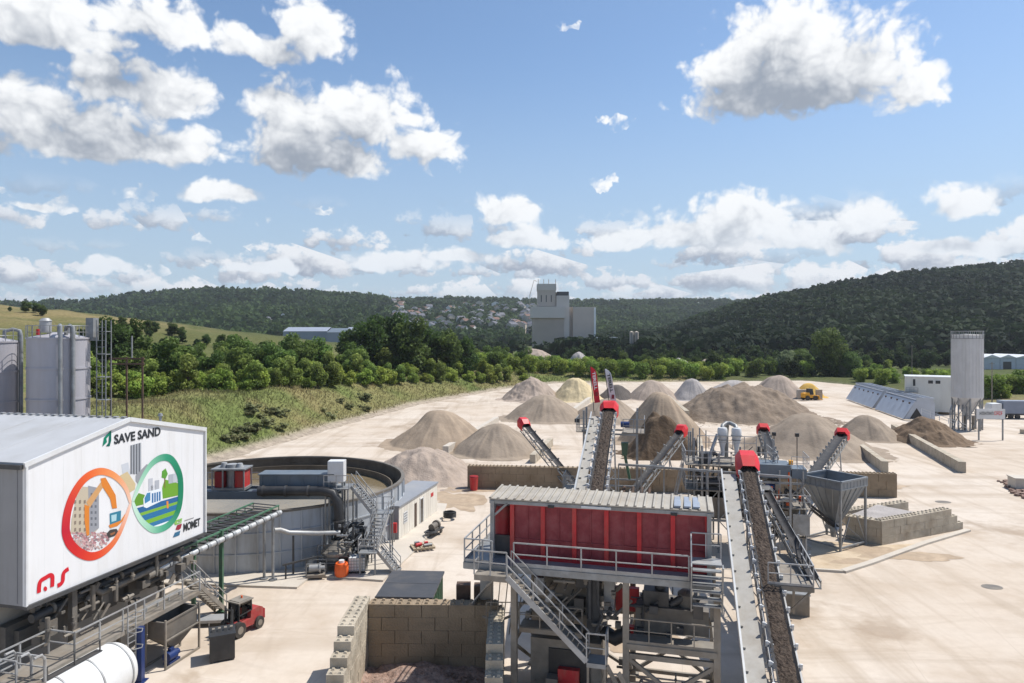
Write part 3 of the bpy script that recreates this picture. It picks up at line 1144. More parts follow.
# woods on the hills: every crown a loose dome of leaf masses, one object per wood (nobody could count them)
def wood(name, label, pts, rad, dark, light, seed, nq=24):
    r = np.random.RandomState(seed)
    n = len(pts)
    variants, nv = [], 10
    for k in range(nv):
        d = r.normal(size=(nq, 3))
        d[:, 2] = np.abs(d[:, 2]) * 1.1 - .3
        d /= np.linalg.norm(d, axis=1, keepdims=True)
        p = d * r.uniform(.55, 1.0, (nq, 1)) * np.array([1, 1, r.uniform(.95, 1.35)])
        nn = d + r.normal(size=(nq, 3)) * .45
        nn /= np.linalg.norm(nn, axis=1, keepdims=True)
        t = np.cross(nn, r.normal(size=(nq, 3)))
        t /= np.linalg.norm(t, axis=1, keepdims=True)
        b = np.cross(nn, t)
        s = r.uniform(.42, .85, (nq, 1))
        bend = nn * s * .3
        variants.append(np.stack([p - t * s * .6 - bend, p + b * s * .5, p + t * s * .6 - bend, p - b * s * .5], 1))
    variants = np.array(variants)
    sel = r.randint(0, nv, n)
    ang = r.uniform(0, 6.28, n)
    s = rad * r.uniform(.6, 1.35, n)
    V = variants[sel]
    ca, sa = np.cos(ang)[:, None, None], np.sin(ang)[:, None, None]
    X = V[..., 0] * ca - V[..., 1] * sa
    Y = V[..., 0] * sa + V[..., 1] * ca
    P = np.stack([X, Y, V[..., 2]], -1) * s[:, None, None, None] + pts[:, None, None, :] + np.array([0, 0, 1]) * (s * .55)[:, None, None, None]
    nf = n * nq
    me = bpy.data.meshes.new(name)
    me.vertices.add(nf * 4)
    me.vertices.foreach_set('co', P.astype(np.float32).ravel())
    me.loops.add(nf * 4)
    me.loops.foreach_set('vertex_index', np.arange(nf * 4, dtype=np.int32))
    me.polygons.add(nf)
    me.polygons.foreach_set('loop_start', np.arange(0, nf * 4, 4, dtype=np.int32))
    big = fbm(pts[:, 0] / 60, pts[:, 1] / 60, 3) * 1.7
    tone = np.clip(r.rand(n) * .34 + big * .9 + .3, 0, 1)
    fcol = np.clip(tone[:, None] + r.uniform(-.14, .14, (n, nq)), 0, 1).reshape(-1, 1)
    c = np.ones((nf, 4), np.float32)
    c[:, :3] = np.array(dark) * (1 - fcol) + np.array(light) * fcol
    at_ = me.color_attributes.new('Col', 'FLOAT_COLOR', 'CORNER')
    at_.data.foreach_set('color', np.repeat(c, 4, axis=0).ravel())
    me.materials.append(M['wood_far'])
    me.update()
    solo(name, label, None, me, None, kind='stuff')


def hill_pts(key, n, x0, x1, Y0, Y1, seed, power=1.0, minz=2.0, gap=None):
    r = np.random.RandomState(seed)
    px = r.uniform(x0, x1, n)
    Y = Y0 + (Y1 - Y0) * r.rand(n) ** power
    X = (px - CX) / FOC * Y
    z = terrain(X, Y)
    ok = ridge(key, X, Y) > minz
    if gap:
        ok &= ~gap(px, Y, X, r)
    return np.stack([X, Y, z], -1)[ok]


wood('forest', 'dark wooded slope of the nearer hill', hill_pts('east', 12000, 560, 1130, 400, 900, 21, .9, .5), 6.0, (.008, .019, .008), (.027, .048, .016), 31)  # leaf colours darkened to stand in for a cloud's shadow on this hill
wood('forest', 'dark wooded slope running on past the yard', hill_pts('east', 5000, 1130, 1750, 400, 900, 24, .9, .5), 6.4, (.008, .019, .008), (.027, .048, .016), 35)  # same leaf colours, darkened in place of the cloud shadow
wood('forest', 'wooded ridge running on behind the hill field', hill_pts('west', 3500, -800, -60, 720, 1520, 25, .9, .5), 8.5, (.015, .03, .014), (.055, .09, .028), 36)
wood('forest', 'wooded ridge behind the thicket and the hill field', hill_pts('west', 7000, -60, 520, 720, 1520, 22, .9, .5), 8.2, (.02, .042, .014), (.07, .115, .03), 32)
wood('forest', 'wooded hillside with houses among its trees', hill_pts('town', 8500, 320, 860, 800, 1790, 23, .9, .5, lambda px, Y, X, r: (px > 393) & (px < 534) & (Y > 880) & (Y < 1600) & (r.rand(len(px)) < .78)), 6.4, (.02, .042, .016), (.08, .125, .038), 33)


# valley floor woodland between yard and hills
def valley_pts(n, seed):
    r = np.random.RandomState(seed)
    px = r.uniform(470, 1060, n)
    Y = 480 + 400 * r.rand(n)
    X = (px - CX) / FOC * Y
    d = sdf(X, Y)
    ok = (d > 40) & ~((px > 500) & (px < 625) & (Y > 500)) & ~((px > 960) & (Y < 420)) & ~((px < 560) & (Y < 420) & (px > 520))
    ok &= (px > 560) | (Y > 420)
    ok &= ~((px < 540) & (Y > 420) & (r.rand(n) < .5))
    ok &= ~((px > 620) & (px < 645) & (Y < 440))
    z = terrain(X, Y)
    return np.stack([X, Y, z], -1)[ok]


wood('woodland', 'dark flat woodland on the valley floor behind the yard', valley_pts(2600, 41), 5.4, (.014, .028, .012), (.055, .085, .026), 34)


# grass on the bank: blades and dry stems
def bank_grass(n, seed):
    r = np.random.RandomState(seed)
    px = r.uniform(60, 720, n * 3)
    Y = r.uniform(70, 290, n * 3)
    X = (px - CX) / FOC * Y
    d = sdf(X, Y)
    k = ((d > 2.4 + 1.5 * fbm(X / 3, Y / 3, 2)) & (d < 24)).nonzero()[0][:n]
    X, Y = X[k], Y[k]
    n = len(k)
    Z = terrain(X, Y)
    a = r.uniform(0, 3.14, n)
    w = r.uniform(.04, .09, n) * (Y / 110).clip(.8, 2)
    h = r.uniform(.16, .52, n) * (.7 + 1.2 * (fbm(X / 7, Y / 7, 3) + .3).clip(0, 1))
    lx, ly = r.normal(size=n) * .25, r.normal(size=n) * .25
    cx, sx = np.cos(a) * w, np.sin(a) * w
    vs = np.stack([np.stack([X - cx, Y - sx, Z - .1], -1), np.stack([X + cx, Y + sx, Z - .1], -1),
                   np.stack([X + cx * .4 + lx, Y + sx * .4 + ly, Z + h], -1), np.stack([X - cx * .4 + lx, Y - sx * .4 + ly, Z + h * .85], -1)], 1).reshape(-1, 3)
    me = bpy.data.meshes.new('grass')
    me.vertices.add(4 * n)
    me.vertices.foreach_set('co', vs.astype(np.float32).ravel())
    me.loops.add(4 * n)
    me.loops.foreach_set('vertex_index', np.arange(4 * n, dtype=np.int32))
    me.polygons.add(n)
    me.polygons.foreach_set('loop_start', np.arange(0, 4 * n, 4, dtype=np.int32))
    m1 = ss((fbm(X / 14, Y / 14, 4) + .15) / .3)[:, None]
    m2 = ss((fbm(X / 5 + 40, Y / 5, 3) - .05) / .18)[:, None]
    c = np.array([.26, .23, .115]) * (1 - m1) + np.array([.175, .2, .078]) * m1
    c = c * (1 - m2 * .6) + np.array([.3, .24, .13]) * m2 * .6
    c = c * r.uniform(.65, 1.35, (n, 1))
    col = np.ones((n, 4), np.float32)
    col[:, :3] = c
    ca = me.color_attributes.new('Col', 'FLOAT_COLOR', 'CORNER')
    ca.data.foreach_set('color', np.repeat(col, 4, axis=0).ravel())
    me.materials.append(M['grass_blades'])
    me.update()
    solo('grass', 'rough dry and green grass on the bank', None, me, None, kind='stuff')


bank_grass(62000, 51)
# low weeds on the face of the bank
tree_kind('weed', 'weed_bush', 'weed', 'low grey green weed clump on the face of the grass bank', 'weed clumps on the grass bank', 1.5, .9, .05, 420, .38, (.15, .165, .075), (.3, .3, .16), 12, .05, 12, -.9)
for k in range(22):
    x = rnd.choice([rnd.gauss(262, 18), rnd.gauss(262, 18), rnd.gauss(345, 25)])
    Yb = ipx(x, [207, 330, 420, 505, 560], [92, 128, 173, 222, 250])
    p = at(x, 0, Yb + rnd.uniform(3, 13))
    plant('weed', p.x, p.y, rnd.uniform(.7, 1.5), sz=.6)

# ------------------------------------------------------------------ white sign building on stilts
SB0 = Vector((-21.4, 30.0, 0))
SB1 = Vector((-18.6, 41.35, 0))
SBA = math.atan2(SB1.y - SB0.y, SB1.x - SB0.x)
SBL = (SB1 - SB0).length
ux, uy = math.cos(SBA), math.sin(SBA)
ZB, ZE, ZR = 5.56, 11.83, 13.1


def face(x, y):
    """where a mark seen at column x, row y sits on the gable (metres along it, height)"""
    k = (x - CX) / FOC
    a = (k * SB0.y - SB0.x) / (ux - k * uy)
    Y = SB0.y + a * uy
    return a, CAMH - (y - HY) * Y / FOC


hall = T('plant_hall', 'white clad hall on stilts with SAVE SAND lettering on its gable', 'building', SB0, SBA)
mb = MB()
mid = SBL / 2
DEEP = 24
seams = MB()
for k in range(1, 12):
    x = k * SBL / 12
    seams.box(x - .012, -.003, ZB + .05, x + .012, .0, ZE + (ZR - ZE) * (1 - abs(x - SBL / 2) / (SBL / 2)) - .2)
gable = [(0, ZB), (SBL, ZB), (SBL, ZE), (mid, ZR), (0, ZE)]
mb.prism(gable, 0, .12)
gw_ = hall.part('gable_wall', mb, M['white_panel'])
hall.part('panel_seam', seams, M['white_panel'], gw_)
mb = MB()
mb.box(0.0, .125, ZB, .1, DEEP, ZE - .02)
for k in range(18):
    mb.box(-.03, .4 + k * 1.3, ZB + .1, .0, .46 + k * 1.3, ZE - .15)
hall.part('side_wall', mb, M['grey_panel'])  # grey colour puts in the shade of the hall's camera-facing side
mb = MB()
mb.box(SBL - .1, .125, ZB, SBL, DEEP, ZE - .02)
hall.part('side_wall', mb, M['grey_panel'])
mb = MB()
for s in (0, 1):
    x0, x1 = (-.08, mid) if s == 0 else (SBL + .04, mid)
    z0 = ZE + .06
    mb.add([(x0, -.02, z0), (x1, -.02, ZR + .06), (x1, DEEP, ZR + .06), (x0, DEEP, z0), (x0, -.02, z0 - .08), (x1, -.02, ZR - .02), (x1, DEEP, ZR - .02), (x0, DEEP, z0 - .08)],
           [(0, 1, 2, 3), (7, 6, 5, 4), (0, 4, 5, 1), (2, 6, 7, 3), (3, 7, 4, 0)])
    for k in range(1, 9):     # lapped sheet joints
        y = k * 2.7
        mb.bar((x0, y, z0 + .005), (x1, y, ZR + .065), .04, .02)
rf = hall.part('roof', mb, M['roof_grey'])
mb = MB()
for k in range(48):
    mb.box(mid - .1, .2 + k * .5, ZR + .08, mid + .1, .45 + k * .5, ZR + .13)
hall.part('ridge_cap', mb, M['galv_pale'], rf)
mb = MB()
for x, y in ((1.2, 4.2), (mid + 2.9, .6)):
    z = ZE + (ZR - ZE) * (1 - abs(x - mid) / mid) + .1
    mb.tube((x, y, z), (x, y, z + .35), .07)
    mb.tube((x, y, z + .35), (x, y, z + .5), .14, .1)
hall.part('roof_vent', mb, M['galv'], rf)
mb = MB()
mb.bar((-.08, -.06, ZE - .04), (mid, -.06, ZR), .1, .22)
mb.bar((SBL + .04, -.06, ZE - .04), (mid, -.06, ZR), .1, .22)
mb.bar((.02, -.055, ZB), (.02, -.055, ZE - .1), .1, .12)
mb.bar((SBL - .02, -.055, ZB), (SBL - .02, -.055, ZE - .1), .1, .12)
hall.part('trim', mb, M['white_paint'])
mb = MB()
mb.bar((-.16, -.02, ZE - .12), (-.16, DEEP, ZE - .12), .16, .2)
hall.part('gutter', mb, M['steel_dark'])
mb = MB()
mb.box(0, .0, ZB - .14, SBL, DEEP, ZB - .004)
mb.bar((0, -.06, ZB - .07), (SBL, -.06, ZB - .07), .12, .18)
hall.part('floor_frame', mb, M['steel_dark'])
for a, y in ((2.9, .5), (.5, 3), (6, 3), (10.8, 3), (SBL - .4, 14)):
    for _ in (0,):
        mb = MB().box(a - .14, y - .14, 0, a + .14, y + .14, ZB - .14)
        hall.part('column', mb, M['steel_mud'])
mb = MB()
mb.box(.1, 2.4, 0, SBL - .6, DEEP, ZB - .16)
hall.part('base_wall', mb, M['beige_wall'])


# printed artwork on the gable
def fz(x, y, ox=55, oy=440, s=5.467):
    return face(ox + x / s, oy + y / s)


def flat(mb, pts, off, col):
    """flat printed patch on the gable"""
    mb.add([(a, .118 - off, z) for a, z in pts], [list(range(len(pts)))[::-1]], col)


def crom(pts, n=8, closed=False):
    out = []
    m = len(pts)
    rng = range(m if closed else m - 1)
    for i in rng:
        p = [Vector((*pts[(i + k) % m if closed else min(max(i + k, 0), m - 1)], 0)) for k in (-1, 0, 1, 2)]
        for j in range(n):
            t = j / n
            v = .5 * ((2 * p[1]) + (p[2] - p[0]) * t + (2 * p[0] - 5 * p[1] + 4 * p[2] - p[3]) * t * t + (3 * p[1] - p[0] - 3 * p[2] + p[3]) * t ** 3)
            out.append((v.x, v.y))
    if not closed:
        out.append(tuple(pts[-1]))
    return out


def ribbon(mb, pts, wid, off, colf):
    n = len(pts)
    L_, R_ = [], []
    for i, p in enumerate(pts):
        a, b = Vector(pts[max(i - 1, 0)]), Vector(pts[min(i + 1, n - 1)])
        d = (b - a).normalized()
        w = wid(i / (n - 1)) / 2
        L_.append((p[0] - d.y * w, p[1] + d.x * w))
        R_.append((p[0] + d.y * w, p[1] - d.x * w))
    for i in range(n - 1):
        mb.add([(q[0], .118 - off, q[1]) for q in (L_[i], R_[i], R_[i + 1], L_[i + 1])], [(0, 1, 2, 3)], colf((i + .5) / (n - 1)))


def lerp(cols, t):
    t *= len(cols) - 1
    i = min(int(t), len(cols) - 2)
    f = t - i
    return tuple(cols[i][k] * (1 - f) + cols[i + 1][k] * f for k in range(3))


# red and orange loop of the figure
red_pts = [(412, 345), (385, 262), (330, 200), (262, 172), (200, 185), (145, 228), (98, 302), (68, 390), (58, 470), (62, 520), (85, 572), (132, 615), (190, 636), (248, 622), (302, 580), (342, 525), (380, 440), (412, 345)]
mb = MB()
ribbon(mb, crom([fz(*p) for p in red_pts], 6), lambda t: .14 + .3 * math.sin(math.pi * min(1, max(0, t))) ** .6, .136,
       lambda t: lerp([(.8, .55, .42), (.82, .3, .1), (.78, .13, .03), (.62, .04, .03), (.5, .01, .03), (.6, .02, .02), (.72, .06, .02), (.75, .2, .07), (.85, .6, .48)], t))
hall.part('red_loop', mb, M['print'])
grn_pts = [(424, 338), (452, 262), (492, 180), (532, 126), (580, 97), (625, 100), (658, 138), (683, 205), (686, 300), (674, 378), (646, 435), (608, 472), (560, 490), (522, 484), (474, 444), (442, 390), (424, 338)]
mb = MB()
ribbon(mb, crom([fz(*p) for p in grn_pts], 6), lambda t: .14 + .28 * math.sin(math.pi * min(1, max(0, t))) ** .6, .136,
       lambda t: lerp([(.55, .75, .62), (.25, .55, .38), (.03, .3, .17), (.005, .2, .1), (.01, .22, .11), (.08, .4, .24), (.4, .68, .5), (.6, .78, .66)], t))
hall.part('green_loop', mb, M['print'])

# demolition scene inside the red loop
mb = MB()
G = lambda pts, off, col: flat(mb, [fz(*p) for p in pts], off, col)
G([(120, 300), (150, 255), (240, 262), (240, 480), (205, 520), (85, 510), (90, 430)], .126, (.52, .45, .34))
G([(180, 250), (238, 262), (240, 480), (188, 520)], .128, (.3, .31, .34))
for i in range(3):
    for j in range(5):
        x, y = 104 + i * 26, 330 + j * 38
        G([(x, y), (x + 11, y - 3), (x + 11, y + 16), (x, y + 19)], .131, (.25, .2, .16))
for i in range(2):
    for j in range(6):
        x, y = 194 + i * 22, 290 + j * 33
        G([(x, y), (x + 10, y), (x + 10, y + 14), (x, y + 14)], .131, (.14, .15, .17))
q = random.Random(3)
for k in range(300):
    x, y = q.uniform(95, 300), q.uniform(505, 600)
    if (x - 190) ** 2 / 115 ** 2 + (y - 500) ** 2 / 105 ** 2 > 1:
        continue
    w = q.uniform(8, 20)
    c = q.choice([(.55, .3, .3), (.42, .2, .22), (.6, .42, .4), (.25, .17, .18), (.5, .36, .33)])
    G([(x - w / 2, y), (x, y - w * .4), (x + w / 2, y), (x + w * .1, y + w * .45)], .129 + k * .00001, c)
org = (.68, .22, .03)
org2 = (.6, .33, .14)
G([(170, 340), (245, 236), (268, 212), (280, 240), (262, 258), (188, 372)], .133, org2)
G([(248, 210), (275, 205), (330, 300), (338, 372), (312, 375), (300, 320), (255, 250)], .1335, org)
G([(160, 352), (186, 362), (186, 520), (172, 525), (160, 440)], .134, org)
G([(298, 402), (360, 385), (358, 450), (300, 468)], .1335, (.03, .2, .3))
G([(306, 412), (336, 404), (334, 440), (308, 448)], .1345, (.4, .6, .65))
G([(292, 466), (358, 440), (384, 400), (372, 440), (340, 470), (300, 482)], .1345, org)
G([(280, 512), (300, 490), (335, 485), (345, 500), (325, 525), (290, 535)], .1345, (.05, .045, .045))
G([(298, 512), (328, 500), (325, 512), (305, 522)], .1355, (.3, .12, .05))
hall.part('demolition_picture', mb, M['print'])
# green city scene
mb = MB()
G([(432, 330), (456, 290), (490, 300), (490, 350), (440, 362)], .126, (.12, .3, .03))
G([(584, 265), (600, 215), (684, 240), (684, 300), (584, 322)], .126, (.15, .35, .03))
for x, y0, y1, c in ((510, 212, 285, (.5, .52, .56)), (545, 222, 275, (.42, .44, .48)), (620, 190, 235, (.4, .43, .47)), (645, 185, 230, (.5, .53, .57)), (525, 250, 280, (.6, .62, .66))):
    G([(x, y0), (x + 24, y0 - 4), (x + 24, y1), (x, y1 + 4)], .127, c)
G([(585, 170), (604, 155), (616, 185), (604, 212), (582, 205)], .129, (.1, .32, .04))
G([(597, 205), (602, 205), (602, 262), (597, 262)], .1285, (.2, .12, .05))
G([(448, 372), (684, 305), (686, 330), (462, 400)], .128, (.02, .12, .3))
G([(462, 400), (686, 330), (685, 345), (472, 414)], .1285, (.2, .42, .05))
G([(472, 414), (685, 345), (680, 375), (492, 440)], .128, (.02, .16, .34))
G([(492, 440), (680, 375), (668, 402), (510, 458)], .1285, (.18, .42, .04))
G([(510, 458), (668, 402), (640, 435), (530, 474)], .128, (.03, .18, .36))
G([(530, 474), (640, 435), (604, 468), (560, 482)], .1285, (.8, .84, .84))
G([(482, 322), (500, 284), (584, 262), (588, 330), (500, 372), (484, 366)], .131, (.75, .8, .84))
G([(488, 318), (502, 290), (520, 286), (520, 330), (490, 348)], .1325, (.05, .22, .42))
for k in range(4):
    x = 528 + k * 13
    G([(x, 292 - k * 3), (x + 9, 290 - k * 3), (x + 9, 342 - k * 4), (x, 345 - k * 4)], .1325, (.04, .16, .36))
G([(608, 335), (618, 333), (620, 372), (610, 374)], .1335, (.75, .25, .05))
hall.part('green_city_picture', mb, M['print'])
# silos and sand heap drawn above the crossing
mb = MB()
G([(345, 200), (395, 172), (440, 240), (436, 270), (405, 290), (372, 240)], .125, (.6, .48, .28))
G([(362, 135), (400, 122), (412, 190), (372, 200)], .1245, (.55, .58, .62))
for k in range(4):
    x = 412 + k * 15
    G([(x, 30 - k * 4), (x + 7, 28 - k * 4), (x + 7, 186 + k * 2), (x, 186)], .126, (.12, .13, .15))
    G([(x + 7, 28 - k * 4), (x + 14, 26 - k * 4), (x + 14, 186), (x + 7, 186)], .126, (.38, .4, .43))
G([(440, 195), (500, 132), (512, 136), (470, 205), (455, 245), (440, 225)], .1265, (.3, .31, .33))
hall.part('plant_picture', mb, M['print'])


def face_text(name, s, px_pts, bold, m, spacing=1.0):
    """lettering fitted between two base-line points and a cap height, all given on the gable"""
    (x0, y0), (x1, y1), (xt, yt) = px_pts
    a0, z0 = face(x0, y0)
    a1, z1 = face(x1, y1)
    at_, zt = face(xt, yt)
    t = text_mb(s, 1.0, bold, spacing)
    w0 = min(v[0] for v in t.v)
    w = max(v[0] for v in t.v) - w0
    hcap = max(v[1] for v in t.v)
    t.v = [(a0 + (v[0] - w0) / w * (a1 - a0), -.022, z0 + (v[0] - w0) / w * (z1 - z0) + v[1] / hcap * (zt - z0)) for v in t.v]
    return hall.part(name, t, m, smooth=0)


M['ink'] = mat('charcoal_print', (.03, .035, .04), .4, 0, .02)
M['ink_red'] = mat('red_print', (.62, .015, .025), .4, 0, .02)
sc_ = lambda x, y: (20 + x / 5.251, 410 + y / 5.251)
face_text('lettering', 'SAVE SAND', (sc_(493, 178), sc_(737, 131), sc_(493, 130)), .032, M['ink'])
sm = lambda x, y: (160 + x / 8.54, 480 + y / 8.54)
face_text('lettering', 'MOMET', (sm(198, 440), sm(342, 386), sm(198, 372)), .03, M['ink'], .92)
mb = MB()
for k in range(9):      # small illegible line above the name
    x = 208 + k * 9
    flat(mb, [face(*sm(x, 352 - k * 3)), face(*sm(x + 6, 350 - k * 3)), face(*sm(x + 6, 342 - k * 3)), face(*sm(x, 344 - k * 3))], .135, (.2, .2, .2))
g2 = lambda pts, col: flat(mb, [face(*sm(*p)) for p in pts], .135, col)
g2([(120, 370), (130, 345), (188, 325), (180, 365), (130, 385)], (.25, .5, .1))
g2([(140, 365), (150, 350), (176, 342), (170, 362)], (.8, .8, .75))
g2([(130, 425), (145, 385), (186, 372), (176, 412), (160, 425)], (.3, .02, .04))
g2([(108, 490), (125, 450), (172, 432), (165, 470), (130, 485)], (.03, .14, .25))
hall.part('momet_emblem', mb, M['print'])
# leaf emblem beside SAVE SAND
mb = MB()
g3 = lambda pts, col: flat(mb, [face(*sc_(*p)) for p in pts], .135, col)
g3([(432, 192), (440, 145), (478, 105), (478, 122), (452, 150), (456, 168)], (.0, .2, .12))
g3([(478, 105), (478, 160), (470, 190), (450, 190), (464, 172), (466, 140)], (.0, .12, .09))
hall.part('leaf_emblem', mb, M['print'])
# rounded red ms mark
sx_ = lambda x, y: (x / 6.047, 570 + y / 6.047)
mb = MB()
arc = crom([face(*sx_(*p)) for p in [(234, 138), (236, 95), (245, 66), (275, 46), (300, 32), (315, 40), (316, 70), (314, 102)]], 6)
ribbon(mb, arc, lambda t: .2, .136, lambda t: (.6, .012, .025))
arc = crom([face(*sx_(*p)) for p in [(346, 95), (366, 84), (378, 66), (380, 38), (384, 18), (396, 4), (414, -8)]], 6)
ribbon(mb, arc, lambda t: .2, .136, lambda t: (.6, .012, .025))
g4 = [face(*sx_(273 + 11 * math.cos(k * .785), 113 + 15 * math.sin(k * .785))) for k in range(8)]
flat(mb, g4[::-1], .136, (.6, .012, .025))
hall.part('ms_emblem', mb, M['print'])

# ------------------------------------------------------------------ pipes, catwalk and machines below the hall (hall frame)
FR = hall.mat


def loc(a, y, z=0):
    return FR @ Vector((a, y, z))


t = T('process_pipe', 'thick dark process pipes slung below the hall floor', 'pipe', loc(6, .6), SBA)
t.part('main_pipe', MB().path([(-5, .2, 4.55), (-1, .3, 4.7), (1.2, .2, 4.85), (5.2, .1, 4.95)], .2, 12), M['steel_dark'])
t.part('branch_pipe', MB().path([(-2.4, .9, 5.3), (-1.9, .4, 4.9), (-1.4, -.1, 4.45), (1.5, -.1, 4.5), (5, 0, 4.7)], .16, 12), M['steel_mud'])
for k in range(5):
    t.part('flange', MB().tube((-4 + k * 2, .25, 4.62 + k * .07), (-3.85 + k * 2, .25, 4.63 + k * .07), .27, n=14), M['galv_dusty'])
mb = MB()
for k in range(5):
    mb.bar((-4.2 + k * 2.1, .25, 4.6), (-4.2 + k * 2.1, .25, 5.4), .05)
t.part('hanger', mb, M['steel_dark'])
mb = MB()
mb.box(-5.4, 1.2, 2.95, 4.6, 1.7, 4.2)
for k in range(6):
    mb.box(-5 + k * 1.6, .9, 3.0, -4.2 + k * 1.6, 1.2, 3.9)
t.part('pump_row', mb, M['steel_mud'])

clutter(t, 'valve_group', (-5, -.6, 2.9, 5, .8, 5.2), 60, 3, M['steel_mud'])
clutter(t, 'pale_fittings', (-4, -.5, 3.0, 5, .4, 4.9), 22, 4, M['galv_dusty'], .7, (.15, .4))
cw = T('catwalk', 'galvanised catwalk with handrail below the white hall', 'catwalk', loc(0, 0), SBA)
mb = MB().box(-1.5, -1.3, 2.82, 9.6, .2, 2.9)
mb.bar((-1.5, -1.3, 2.8), (9.6, -1.3, 2.8), .08, .22)
mb.bar((-1.5, .2, 2.8), (9.6, .2, 2.8), .08, .22)
cw.part('deck', mb, M['galv_dusty'])
cw.part('handrail', MB().rail([(1.3, -1.3, 2.9), (9.6, -1.3, 2.9)], 1.1, 1.5, .06), M['galv_pale'])
cw.part('handrail', MB().rail([(-1.5, .15, 2.9), (1.3, .15, 2.9), (1.3, -1.3, 2.9)], 1.1, 1.4, .06), M['galv_pale'])
cw.part('handrail', MB().rail([(-1.5, -1.3, 2.9), (-1.5, .15, 2.9)], 1.1, 1.4, .06), M['galv_pale'])
for a in (1.2, 5.0, 9.4):
    cw.part('support_post', MB().bar((a, -.15, 0), (a, -.15, 2.8), .14), M['galv_dusty'])
mb = MB()      # caged ladder down to the tank
for s in (-.25, .25):
    mb.bar((4.5 + s, -1.42, .2), (4.5 + s, -1.42, 4.0), .05)
for k in range(12):
    mb.bar((4.25, -1.42, .4 + k * .3), (4.75, -1.42, .4 + k * .3), .035)
for k in range(3):
    z = 2.0 + k * .8
    mb.path([(4.25, -1.42, z), (4.2, -1.8, z), (4.5, -2.02, z), (4.8, -1.8, z), (4.75, -1.42, z)], .022, 6)
cw.part('ladder', mb, M['galv_pale'])

tk = T('storage_tank', 'white horizontal storage tank lying below the catwalk', 'tank', loc(-1, -1.6), SBA)
prof = [(0.02, 4.95), (.5, 4.88), (.9, 4.7), (1.18, 4.42), (1.3, 4.1), (1.3, -6), (.02, -6.4)]
mb = MB()
l_ = MB().lathe(prof, (0, 0, 0), 40)
mb.add([(z, x, 1.5 + y) for x, y, z in l_.v], [f[::-1] for f in l_.f])
tk.part('shell', mb, M['white_paint'])
mb = MB()
for k in range(6):
    l_ = MB().lathe([(1.302, 0), (1.33, 0), (1.33, .08), (1.302, .08)], (0, 0, -4 + k * 1.6), 40)
    mb.add([(z, x, 1.5 + y) for x, y, z in l_.v], [f[::-1] for f in l_.f])
tk.part('hoop', mb, M['galv_pale'])
for a in (-3, 0, 3):
    tk.part('saddle', MB().box(a - .15, -1.0, 0, a + .15, 1.0, .5), M['galv_dusty'])
mb = MB().rail([(-5, -.2, 2.86), (3.2, -.2, 2.86)], .5, 1.3, .05, mid=False)
mb.box(-5, -.25, 2.8, 3.3, .1, 2.84)
tk.part('top_walk', mb, M['steel_dark'])

t = T('steel_column', 'blue steel column beside the white tank dome', 'column', loc(5.0, -1.45))
t.part('shaft', MB().box(-.16, -.16, 0, .16, .16, 2.75), M['blue'])
t.part('foot_plate', MB().box(-.3, -.3, 0, .3, .3, .03), M['blue'])

sk = T('skip_hopper', 'open steel hopper bin in a frame beside the catwalk', 'hopper', loc(7.55, -1.25), SBA)
mb = MB()
for s, q2 in ((-1, -1), (1, -1), (1, 1), (-1, 1)):
    pass
w0, d0_ = 1.2, .55
z0, z1, z2 = .7, 1.5, 2.4
v = [(-w0, -d0_, z2), (w0, -d0_, z2), (w0, d0_, z2), (-w0, d0_, z2), (-w0, -d0_, z1), (w0, -d0_, z1), (w0, d0_, z1), (-w0, d0_, z1), (-.3, -.2, z0), (.3, -.2, z0), (.3, .2, z0), (-.3, .2, z0)]
fs = [(0, 4, 5, 1), (1, 5, 6, 2), (2, 6, 7, 3), (3, 7, 4, 0), (4, 8, 9, 5), (5, 9, 10, 6), (6, 10, 11, 7), (7, 11, 8, 4), (8, 11, 10, 9)]
mb.add(v, fs)
mb.add([(p[0] * .96, p[1] * .93, p[2] + .03) for p in v], [f[::-1] for f in fs])
for p, q2 in ((0, 1), (1, 2), (2, 3), (3, 0)):
    mb.bar(v[p], v[q2], .09, .09)
sk.part('bin', mb, M['steel_mud'])
mb = MB()
for sx0 in (-1.28, 1.28):
    for sy0 in (-.62, .62):
        mb.bar((sx0, sy0, 0), (sx0, sy0, 2.6), .09)
for sy0 in (-.62, .62):
    mb.bar((-1.28, sy0, 1.5), (1.28, sy0, 1.5), .06)
    mb.bar((-1.28, sy0, .06), (1.28, sy0, .06), .1)
sk.part('frame', mb, M['galv_dusty'])
mb = MB()
for k in range(4):
    mb.bar((-1.2 + k * .8, .62, 2.4), (-1.2 + k * .8, .62, 3.1), .05)
mb.rail([(-1.28, .62, 2.5), (1.28, .62, 2.5)], .7, .8, .05)
sk.part('handrail', mb, M['galv_pale'])
mb = MB().tube((-.9, -.35, .45), (-.3, -.35, .45), .26, n=16)
mb.tube((-.3, -.35, .45), (-.05, -.35, .45), .16, n=16)
mb.box(-.9, -.55, .05, -.1, -.15, .2)
mb.box(-.7, -.45, .7, -.45, -.25, .85)
sk.part('pump_motor', mb, M['blue'])

# railing on the near edge, bottom corner
t = T('guard_rail', 'galvanised guard frame at the near end of the tank', 'railing', loc(-2.0, -1.2), SBA)
t.part('rail', MB().rail([(-3, .6, 3.1), (1.1, .6, 3.1), (1.1, -.9, 3.1)], .9, 1.2, .07), M['galv_pale'])
mb = MB()
for y in (.6, -.2, -.9):
    mb.path([(1.1, y, 1.5), (1.1, y, 3.9), (.95, y, 4.15), (.6, y, 4.15)], .06, 8)
t.part('vent_pipe', mb, M['galv_pale'])
mb = MB()
for k in range(5):
    mb.box(-3, -.95, 1.2 + k * .38, 1.1, -.85, 1.45 + k * .38)
mb.box(-3, -.85, 0, 1.0, .7, 3.1)
t.part('louvre_box', mb, M['galv_dusty'])

